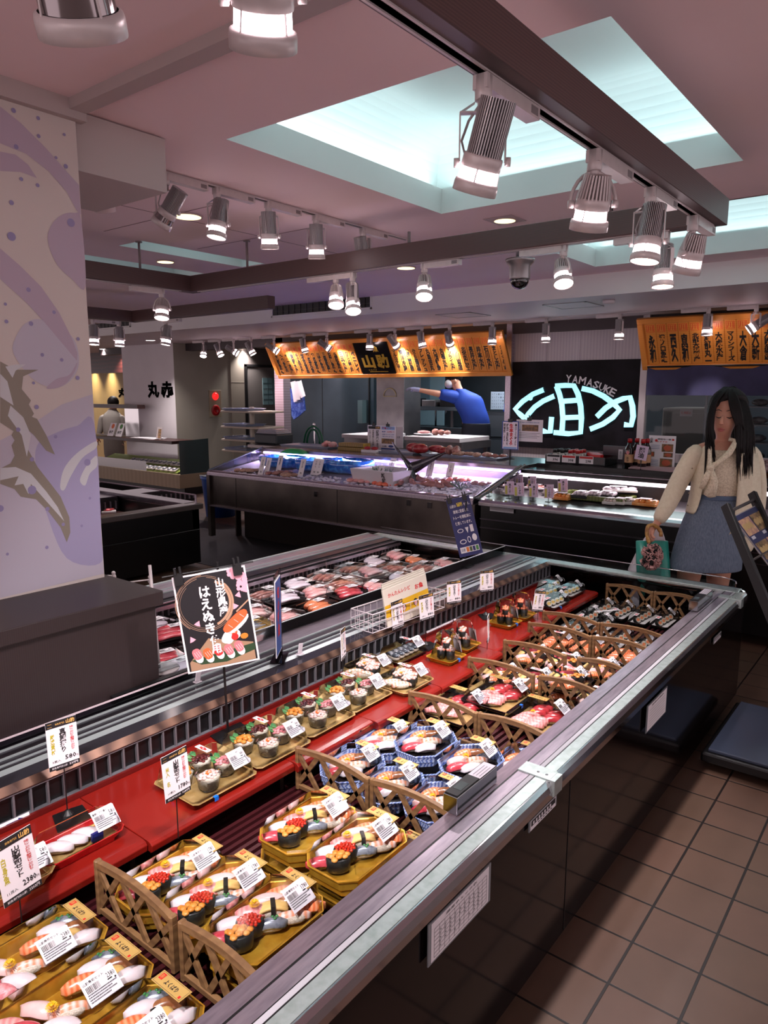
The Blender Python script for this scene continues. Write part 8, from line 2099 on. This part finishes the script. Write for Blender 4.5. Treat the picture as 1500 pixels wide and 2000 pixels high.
sk = [(W_(1406, 966), .130, .100), (W_(1403, 975), .140, .108), (W_(1398, 1000), .168, .125), (W_(1390, 1035), .186, .135), (W_(1383, 1070), .198, .140), (W_(1377, 1106), .207, .142), (W_(1377, 1109), .206, .141)]
o = ringloft('skirt', wm, sk, DENIM, ax=AX, waves=[0, 0, .006, .008, .008, .004, .004]); b = MB(); b.smooth = True
ringloft('waistband', wm, [(W_(1406, 964), .134, .104), (W_(1405, 974), .142, .111)], mat('waistband', (84, 100, 126), .85), ax=AX)
cg = [(W_(1410, 864), .085, .075), (W_(1411, 870), .150, .095), (W_(1411, 890), .168, .118), (W_(1410, 930), .168, .134), (W_(1408, 970), .172, .136), (W_(1404, 1003), .190, .150)]
ringloft('cardigan_body', wm, cg, CARD, ax=AX, open_=[(-225, 42), (-228, 45), (-218, 42), (-216, 38), (-212, 34), (-208, 30)], thick=.006)
b = MB(); b.smooth = True; R = []      # long loose right hand front of the cardigan
for k, (x0, x1, y) in enumerate(((1446, 1478, 885), (1442, 1484, 930), (1438, 1486, 980), (1432, 1478, 1030), (1422, 1448, 1043))): R.append([W_(x0 + (x1 - x0) * i / 6, y, .13 - .012 * i + .008 * sin(i * 2 + k)) for i in range(7)])
b.loft(R, False, False, False); o = b.build('cardigan_front', [CARD], wm); o.modifiers.new('t', 'SOLIDIFY').thickness = .008
tubeloft('sleeve', wm, [(W_(1372, 878), .05), (W_(1358, 884), .060), (W_(1340, 915, -.01), .057), (W_(1322, 948, -.02), .056), (W_(1305, 985, .01), .052), (W_(1290, 1010, .03), .044), (W_(1284, 1020, .035), .030)], CARD)
tubeloft('sleeve', wm, [(W_(1456, 878), .05), (W_(1468, 886), .060), (W_(1477, 925, -.01), .056), (W_(1480, 965, -.03), .054), (W_(1472, 1020, -.01), .054), (W_(1456, 1058, .02), .056), (W_(1448, 1082, .03), .046)], CARD)
b = MB(); b.smooth = True
for i in range(4): b.ell(W_(1352 - 3 * i, 915 + 24 * i, .125), (.005, .005, .005), 6, 4)
b.build('button', [mat('button_brown', (150, 130, 100), .4)], wm)
# face
b = MB(); b.smooth = True; fc_ = W_(1411, 828, .112)
b.tube([W_(1411, 812, .100), W_(1409, 824, .122), W_(1409, 829, .126)], [.006, .010, .011], 8); b.build('nose', [SKIN], wm)
b = MB(); b.smooth = True; b.tube([W_(1401, 838, .104), W_(1408, 837, .114), W_(1416, 839, .108)], [.002, .0055, .002], 7); b.tube([W_(1402, 841, .104), W_(1408, 841.5, .113), W_(1415, 841, .107)], [.002, .006, .002], 7); b.build('lips', [mat('lips', (170, 84, 82), .35)], wm)
LASH = mat('lash_black', (26, 18, 18), .5)
for nm, P3 in (('eye', ((1398, 814), (1404, 816.5), (1409, 814.5))), ('eye', ((1419, 815), (1425, 817), (1431, 814.5))), ('eyebrow', ((1397, 802), (1404, 800), (1410, 803))), ('eyebrow', ((1419, 803), (1426, 801), (1433, 804)))):
 b = MB(); b.smooth = True; b.tube([W_(*P3[0], .092), W_(*P3[1], .106), W_(*P3[2], .108 if P3[0][0] < 1412 else .094)], [.0016, .0036, .0018] if nm == 'eye' else [.0014, .0028, .0014], 5); b.build(nm, [LASH], wm)
b = MB(); b.smooth = True; b.ell(W_(1394, 822, .0), (.008, .016, .026), 8, 6); b.build('ear', [SKIN], wm)
# hair: a cap and long falling locks
b = MB(); b.smooth = True; hc = W_(1422, 800, -.012); q_ = M.Translation(hc) @ M([(RT.x, FW.x, 0, 0), (RT.y, FW.y, 0, 0), (0, 0, 1, 0), (0, 0, 0, 1)])
N_, K_ = 26, 12; vs = []; R = []
for j in range(K_ + 1):
 th = pi / 2 - (pi * .78) * j / K_; ring_ = []
 for i in range(N_):
  a = 2 * pi * i / N_; fr = max(0, sin(a)); lim = 1 - .62 * fr ** 2.2 if th < .35 else 1      # thinner where the face shows
  x = .112 * cos(th) * cos(a); y = -.118 * cos(th) * sin(a) * (lim if th < .35 else 1); z = .132 * sin(th)
  ring_.append(q_ @ V((x, y, z)))
 R.append(ring_)
b.loft(R, True, True); hp = b.build('hair_cap', [HAIR], wm)
random.seed(8); b = MB(); b.smooth = True


def lock(p0, p1, p2, p3, r):
 pts = []
 for i in range(9):
  t_ = i / 8; pts.append(p0 * (1 - t_) ** 3 + p1 * 3 * t_ * (1 - t_) ** 2 + p2 * 3 * t_ ** 2 * (1 - t_) + p3 * t_ ** 3)
 b.tube(pts, [r * (.7 + .5 * sin(pi * min(1, i / 8 * 1.1))) * (1 if i < 7 else .45 if i == 7 else .1) for i in range(9)], 5)


for i in range(46):        # left side of the picture, falling over the shoulder
 k = random.random(); x1 = 1392 - 12 * k + random.uniform(-3, 3); lock(W_(1424 - 10 * k, 757, .02), W_(1384 - 4 * k, 778, .06 + .04 * random.random()), W_(1388 - 5 * k, 835, .09 - .06 * k), W_(x1 - 12 * k + 6, 868 + 62 * random.random(), .135), .010)
for i in range(70):        # right side: thick fall in front of the shoulder
 k = random.random(); lock(W_(1428 + 6 * k, 756, .02), W_(1444 + 20 * k, 778, .10 - .06 * k), W_(1440 + 32 * k, 850, .13 - .05 * k), W_(1440 + 30 * k + random.uniform(-6, 6), 880 + 70 * random.random() * (1 - .3 * k), .15 - .03 * k), .011)
for i in range(16):        # fringe sweeping across the forehead
 k = i / 15; lock(W_(1426, 757, .03), W_(1422 + 20 * k, 774, .115), W_(1429 + 16 * k, 800, .13), W_(1440 + 14 * k, 842, .118), .009)
for i in range(10):
 k = i / 9; lock(W_(1424, 757, .02), W_(1404, 774, .10), W_(1391 - 4 * k, 790, .08), W_(1388 - 4 * k, 815 + 25 * k, .05), .009)
for i in range(30): k = random.random(); lock(W_(1424, 760, -.05), W_(1385 + 80 * k, 790, -.13), W_(1382 + 86 * k, 850, -.12), W_(1390 + 76 * k, 905, -.13), .014)
b.build('long_hair', [HAIR], wm)
b = MB(); b.smooth = True
for px in (1343, 1408): b.ell(foot(px, .035, .07), (.045, .045, .035), 10, 6); b.ell(foot(px, .03, .0), (.038, .06, .03), 10, 6)
b.build('shoe', [BLACK], wm)
# bags
GB = mat('teal_bag', (40, 140, 124), .35, noise=(5, (30, 120, 108), .35, .7)); WB = mat('white_plastic_bag', (196, 186, 192), .35, noise=(4, (184, 172, 180), .4, .7))
def bag(name, label, ring_px, m_, off, th):
 t = thing(name, label, 'bag', W_(*ring_px[-1][:2], off) + WO); o0 = t.location
 b = MB(); b.smooth = True; R = []
 for x0, x1, y, d_ in ring_px:
  c0_, c1_ = W_((x0 + x1) / 2, y, off) + WO - o0, (x1 - x0) / 2 * D / FPX
  R.append([c0_ + RT * c1_ * (abs(cos(a)) ** .5) * (1 if cos(a) >= 0 else -1) + FW * d_ * sin(a) * (1 + .08 * sin(5 * a)) for a in [2 * pi * i / 24 for i in range(24)]])
 b.loft(R, True, True); b.build('bag_body', [m_], t); return t


bag('white_plastic_bag', 'white plastic shopping bag hanging behind the teal bag from her hand', [(1272, 1292, 1032, .015), (1260, 1298, 1050, .03), (1246, 1304, 1074, .05), (1228, 1306, 1112, .07), (1220, 1308, 1160, .08), (1226, 1304, 1200, .06)], WB, -.06, .03)
bag('teal_bag', 'flat teal green bag hanging from her hand behind the ruffled purse', [(1243, 1304, 1056, .008), (1242, 1305, 1058, .022), (1243, 1308, 1100, .04), (1244, 1310, 1150, .045), (1250, 1304, 1175, .03)], GB, .0, .02)
t = thing('ruffled_purse', 'small pink and black ruffled purse with a curved bamboo handle, held in her hand', 'purse', W_(1275, 1100, .09) + WO); oo = V(t.location) - WO
b = MB(); b.smooth = True; hp_ = [(1268, 1062), (1264, 1048), (1263, 1036), (1266, 1027), (1275, 1025), (1285, 1030), (1291, 1040), (1291, 1048)]
pts = [W_(x, y, .075) - oo for x, y in hp_]; fine = []
for i in range(len(pts) - 1): fine += [pts[i].lerp(pts[i + 1], k / 3) for k in range(3)]
fine.append(pts[-1]); b.tube(fine, [.0115 if i % 3 else .0098 for i in range(len(fine))], 9); b.build('bamboo_handle', [mat('bamboo', (176, 134, 70), .4, noise=(50, (140, 96, 44), .4, .6))], t)
b = MB(); random.seed(5); c_ = W_(1272, 1087, .09) - oo
for i in range(90):
 a = random.uniform(0, 2 * pi); e = random.uniform(-1.2, 1.2); n_ = RT * cos(a) * cos(e) + V((0, 0, 1)) * sin(e) - FW * abs(sin(a)) * cos(e); p = c_ + V((n_.x * .066, n_.y * .05, n_.z * .068)); s1 = n_.orthogonal().normalized(); s2 = n_.cross(s1); th = random.uniform(0, pi); s1, s2 = s1 * cos(th) + s2 * sin(th), s2 * cos(th) - s1 * sin(th); b.k = 0 if i % 4 else 1
 L2 = .020; pr = [p - s1 * L2 + n_ * .004, p - s1 * L2 * .3 + s2 * .006 + n_ * .014, p + s1 * L2 * .3 - s2 * .006 + n_ * .014, p + s1 * L2 + n_ * .004]; lo = [q - n_ * .018 for q in pr]; b.add(pr + lo, [(0, 1, 5, 4), (1, 2, 6, 5), (2, 3, 7, 6)])
b.smooth = True; b.k = 1; b.ell(c_, (.055, .045, .058), 12, 8); o = b.build('ruffles', [mat('ruffle_pink', (176, 132, 128), .6), mat('ruffle_black', (20, 16, 18), .6)], t); o.modifiers.new('t', 'SOLIDIFY').thickness = .003

# ---- leaning photo rack with its grey platform
t = thing('leaning_photo_rack', 'black leaning rack with a photo menu board, standing on a dark blue grey platform', 'display rack', (3.55, .35, 0)); INV6 = M.Translation(-V(t.location))
def K_(b, nm, m_, **k):
 o = b.build(nm, m_, t, **k); o.matrix_parent_inverse = INV6; return o


A0, A1 = PX(1418, 990, d=3.35), PX(1500, 1190, d=3.05); B0 = PX(1470, 966, d=3.55); dv = (A1 - A0); A2 = A0 + dv * ((A0.z - .13) / (A0.z - A1.z)); off_ = B0 - A0; B2 = A2 + V((off_.x, off_.y, 0)) * 1.0
for P0, P1 in ((A0, A2), (B0, B2)): b = MB(); d_ = (P1 - P0).normalized(); b.T = frame(P0, d_, off_); b.box((-.01, -.012, -.02), ((P1 - P0).length, .014, .02)); K_(b, 'side_post', [BLACK], bevel=.003, seg=1)
b = MB(); b.tube([A0 + dv.normalized() * .03, B0 + dv.normalized() * .03], .008, 6); q = A0 + dv.normalized() * .30; b.tube([q, q + off_], .005, 6); K_(b, 'cross_bar', [mat('rod_grey', (90, 86, 86), .3, .6)])
wq = off_.length; T_ = frame(A0 + dv.normalized() * .06 + off_ * .08, off_, -dv); b = MB(T_); hh = .62; b.box((0, -hh, -.006), (wq * .84, 0, -.001)); b.mi(1).rect(.004, -.40, wq * .84 - .004, -.005, .0005); b.mi(2)
for i in range(2):
 for j in range(3): b.k = 2 if (i + j) % 2 else 3; x0 = .012 + i * wq * .41; b.rect(x0, -.115 - j * .125, x0 + wq * .38, -.03 - j * .125, .001); b.k = 4; b.rect(x0 + .01, -.135 - j * .125, x0 + wq * .15, -.120 - j * .125, .001); b.k = 5; [b.disc(x0 + wq * (.07 + .1 * k), -.07 - j * .125, .018, .0016 + .0001 * k, 9) for k in range(3)]
b.k = 6
for k in range(7): b.rect(.02, -.43 - k * .024, wq * (.5 + .2 * (k % 2)), -.422 - k * .024, .001)
K_(b, 'menu_board', [mat('menu_white', (150, 146, 148), .4), mat('menu_navy', (40, 44, 84), .4), mat('menu_photo', (150, 120, 84), .4, noise=(40, (90, 76, 50), .4, .6)), mat('menu_photo_pink', (160, 120, 112), .4, noise=(40, (196, 160, 120), .4, .6)), mat('menu_strip', (180, 180, 190), .4), mat('menu_dish', (176, 150, 100), .4), INK])
px_ = [PX(1385, 1462, z=.10), PX(1435, 1374, z=.10)]
b = MB(); x0, y1 = px_[0].x, .735; b.box((x0, -.3, .085), (px_[1].x + .05, y1 - .04, .10)); K_(b, 'platform', [mat('platform_blue_grey', (62, 70, 88), .3, noise=(3, (56, 64, 82), .3, .7))], bevel=.004); b = MB(); b.box((x0 - .02, -.3, .04), (px_[1].x + .07, y1 - .015, .085)); K_(b, 'platform_frame', [BLACK], bevel=.01)
for x, y in ((x0 + .08, y1 - .12), (px_[1].x - .05, y1 - .12), (x0 + .08, -.1), (px_[1].x - .05, -.1)): b = MB(M.Translation((x, y, .03)) @ M.Rotation(pi / 2, 4, 'X')); b.smooth = True; b.lathe([(.028, -.012), (.03, -.008), (.03, .008), (.028, .012)], 14); K_(b, 'caster', [BLACK])

# ---- fish cutter in the kitchen
def figure(label, D_, J, shirt, pants, apron=None, hair=True, mask=False, face=1, glove=None, nm='person', sleeve='short'):
 """J: photograph positions of the joints at depth D_"""
 p0 = PX(*J['hip'], d=D_); t = thing(nm, label, 'person', (p0.x, p0.y, 0)); O_ = V(t.location); s = 1.0
 P = lambda k, off=0: PX(*J[k], d=D_ - off) - O_
 hp_ = P('hip'); ch = P('chest'); nk_ = P('neck'); hd = P('head'); chains = [[(hp_, .14), ((hp_ + ch) / 2, .13), (ch, .14), (nk_, .055), (hd - V((0, 0, .05)), .08), (hd + V((0, 0, .03)), .095), (hd + V((0, 0, .08)), .07)]]
 for side in ('l', 'r'):
  if side + 'sh' not in J: continue
  sh, el, wr = P(side + 'sh'), P(side + 'el', J.get('off', 0)), P(side + 'wr', J.get('off', 0)); chains.append([(ch, .14), (sh, .06), (el, .045), (wr, .028)]); dd = (wr - el).normalized(); chains += fingers(wr, dd, V((0, 0, -1)) if abs(dd.z) < .8 else RT, .5, 1.1)
 for sx in (-.09, .09): a = V((hp_.x, hp_.y, 0)) + RT * sx; chains.append([(hp_, .14), (a + V((0, 0, hp_.z - .2)), .085), (a + V((0, 0, .48)), .06), (a + V((0, 0, .08)), .04), (a - FW * .15 * face + V((0, 0, .04)), .035)])
 skel('body', t, chains, SKIN)
 cs = [(hp_ + V((0, 0, -.02)), .185, .13), (hp_ + V((0, 0, .10)), .185, .13), ((hp_ + ch) / 2 + V((0, 0, .05)), .195, .14), (ch, .21, .145), (ch + V((0, 0, .10)), .185, .12), ((ch + nk_) / 2 + V((0, 0, .06)), .10, .08), (nk_ + V((0, 0, .02)), .07, .065)]
 ringloft('shirt', t, cs, shirt, ax=AX, waves=[.02, .015, .01, .01, 0, 0, 0])
 for side in ('l', 'r'):
  if side + 'sh' not in J: continue
  sh, el, wr = P(side + 'sh'), P(side + 'el', J.get('off', 0)), P(side + 'wr', J.get('off', 0)); e2 = sh.lerp(el, .85)
  tubeloft('sleeve', t, [(sh.lerp(ch, .35), .10), (sh, .095), (sh.lerp(e2, .5), .082), (e2, .078)] if sleeve == 'short' else [(sh.lerp(ch, .35), .09), (sh, .08), (sh.lerp(el, .5), .07), (el, .062), (el.lerp(wr, .6), .055), (wr, .045)], shirt)
  if glove and side == 'l':
   o = skel('glove', t, [[(wr - (wr - el).normalized() * .06, .036), (wr, .034)]] + [[(p, r * 1.18 if not isinstance(r, tuple) else r) for p, r in c] for c in fingers(wr, (wr - el).normalized(), V((0, 0, -1)), .5, 1.12)], glove)
 g0 = V((hp_.x, hp_.y, 0)); ringloft('trousers' if not apron else 'apron', t, [(hp_ + V((0, 0, .06)), .19, .14), (hp_, .195, .145), (g0 + V((0, 0, hp_.z - .3)), .20, .15), (g0 + V((0, 0, .45)), .19, .14), (g0 + V((0, 0, .10)), .18, .13)], apron or pants, ax=AX, waves=[.0, .01, .02, .03, .03])
 b = MB(); b.smooth = True; b.ell(hd + V((0, 0, .05)) + FW * .02 * face, (.112, .112, .115), 16, 10); b.build('hair', [HAIR], t)
 if mask: b = MB(); b.smooth = True; b.ell(hd - RT * .075 * 1.0 + V((0, 0, -.055)) - FW * .01, (.062, .062, .062), 12, 8); b.build('face_mask', [mat('mask_white', (206, 204, 214), .6)], t)
 b = MB(); b.smooth = True; b.ell(hd + V((0, 0, -.02)) - FW * .095, (.02, .02, .03), 8, 6); b.build('ear', [SKIN], t)
 return t


BLUES = mat('blue_shirt', (26, 66, 168), .7, noise=(5, (20, 56, 150), .35, .7), bump=(14, .5)); NAVY = mat('navy_apron', (22, 24, 40), .7)
figure('worker in a bright blue shirt, navy apron and mask reaching left behind the counter', 9.75, dict(hip=(930, 835), chest=(915, 788), neck=(897, 762), head=(888, 742), lsh=(888, 775), lel=(850, 768), lwr=(815, 761), off=.05, rsh=(925, 790), rel=(942, 820), rwr=(925, 838)), BLUES, NAVY, NAVY, mask=True, glove=mat('glove_lilac', (150, 150, 186), .5))
figure('second worker in a blue shirt, almost hidden behind the steel post', 10.9, dict(hip=(1012, 842), chest=(1008, 800), neck=(1008, 775), head=(1008, 758), lsh=(997, 790), lel=(990, 812), lwr=(984, 820)), BLUES, NAVY, NAVY)
figure('man in a light grey suit seen from behind at the far left', 14.2, dict(hip=(222, 862), chest=(220, 820), neck=(220, 800), head=(222, 790), lsh=(200, 815), lel=(196, 838), lwr=(192, 855), rsh=(238, 815), rel=(243, 838), rwr=(240, 855)), mat('suit_grey', (150, 142, 136), .8), mat('suit_grey_dark', (120, 112, 106), .8), sleeve='long', face=-1)
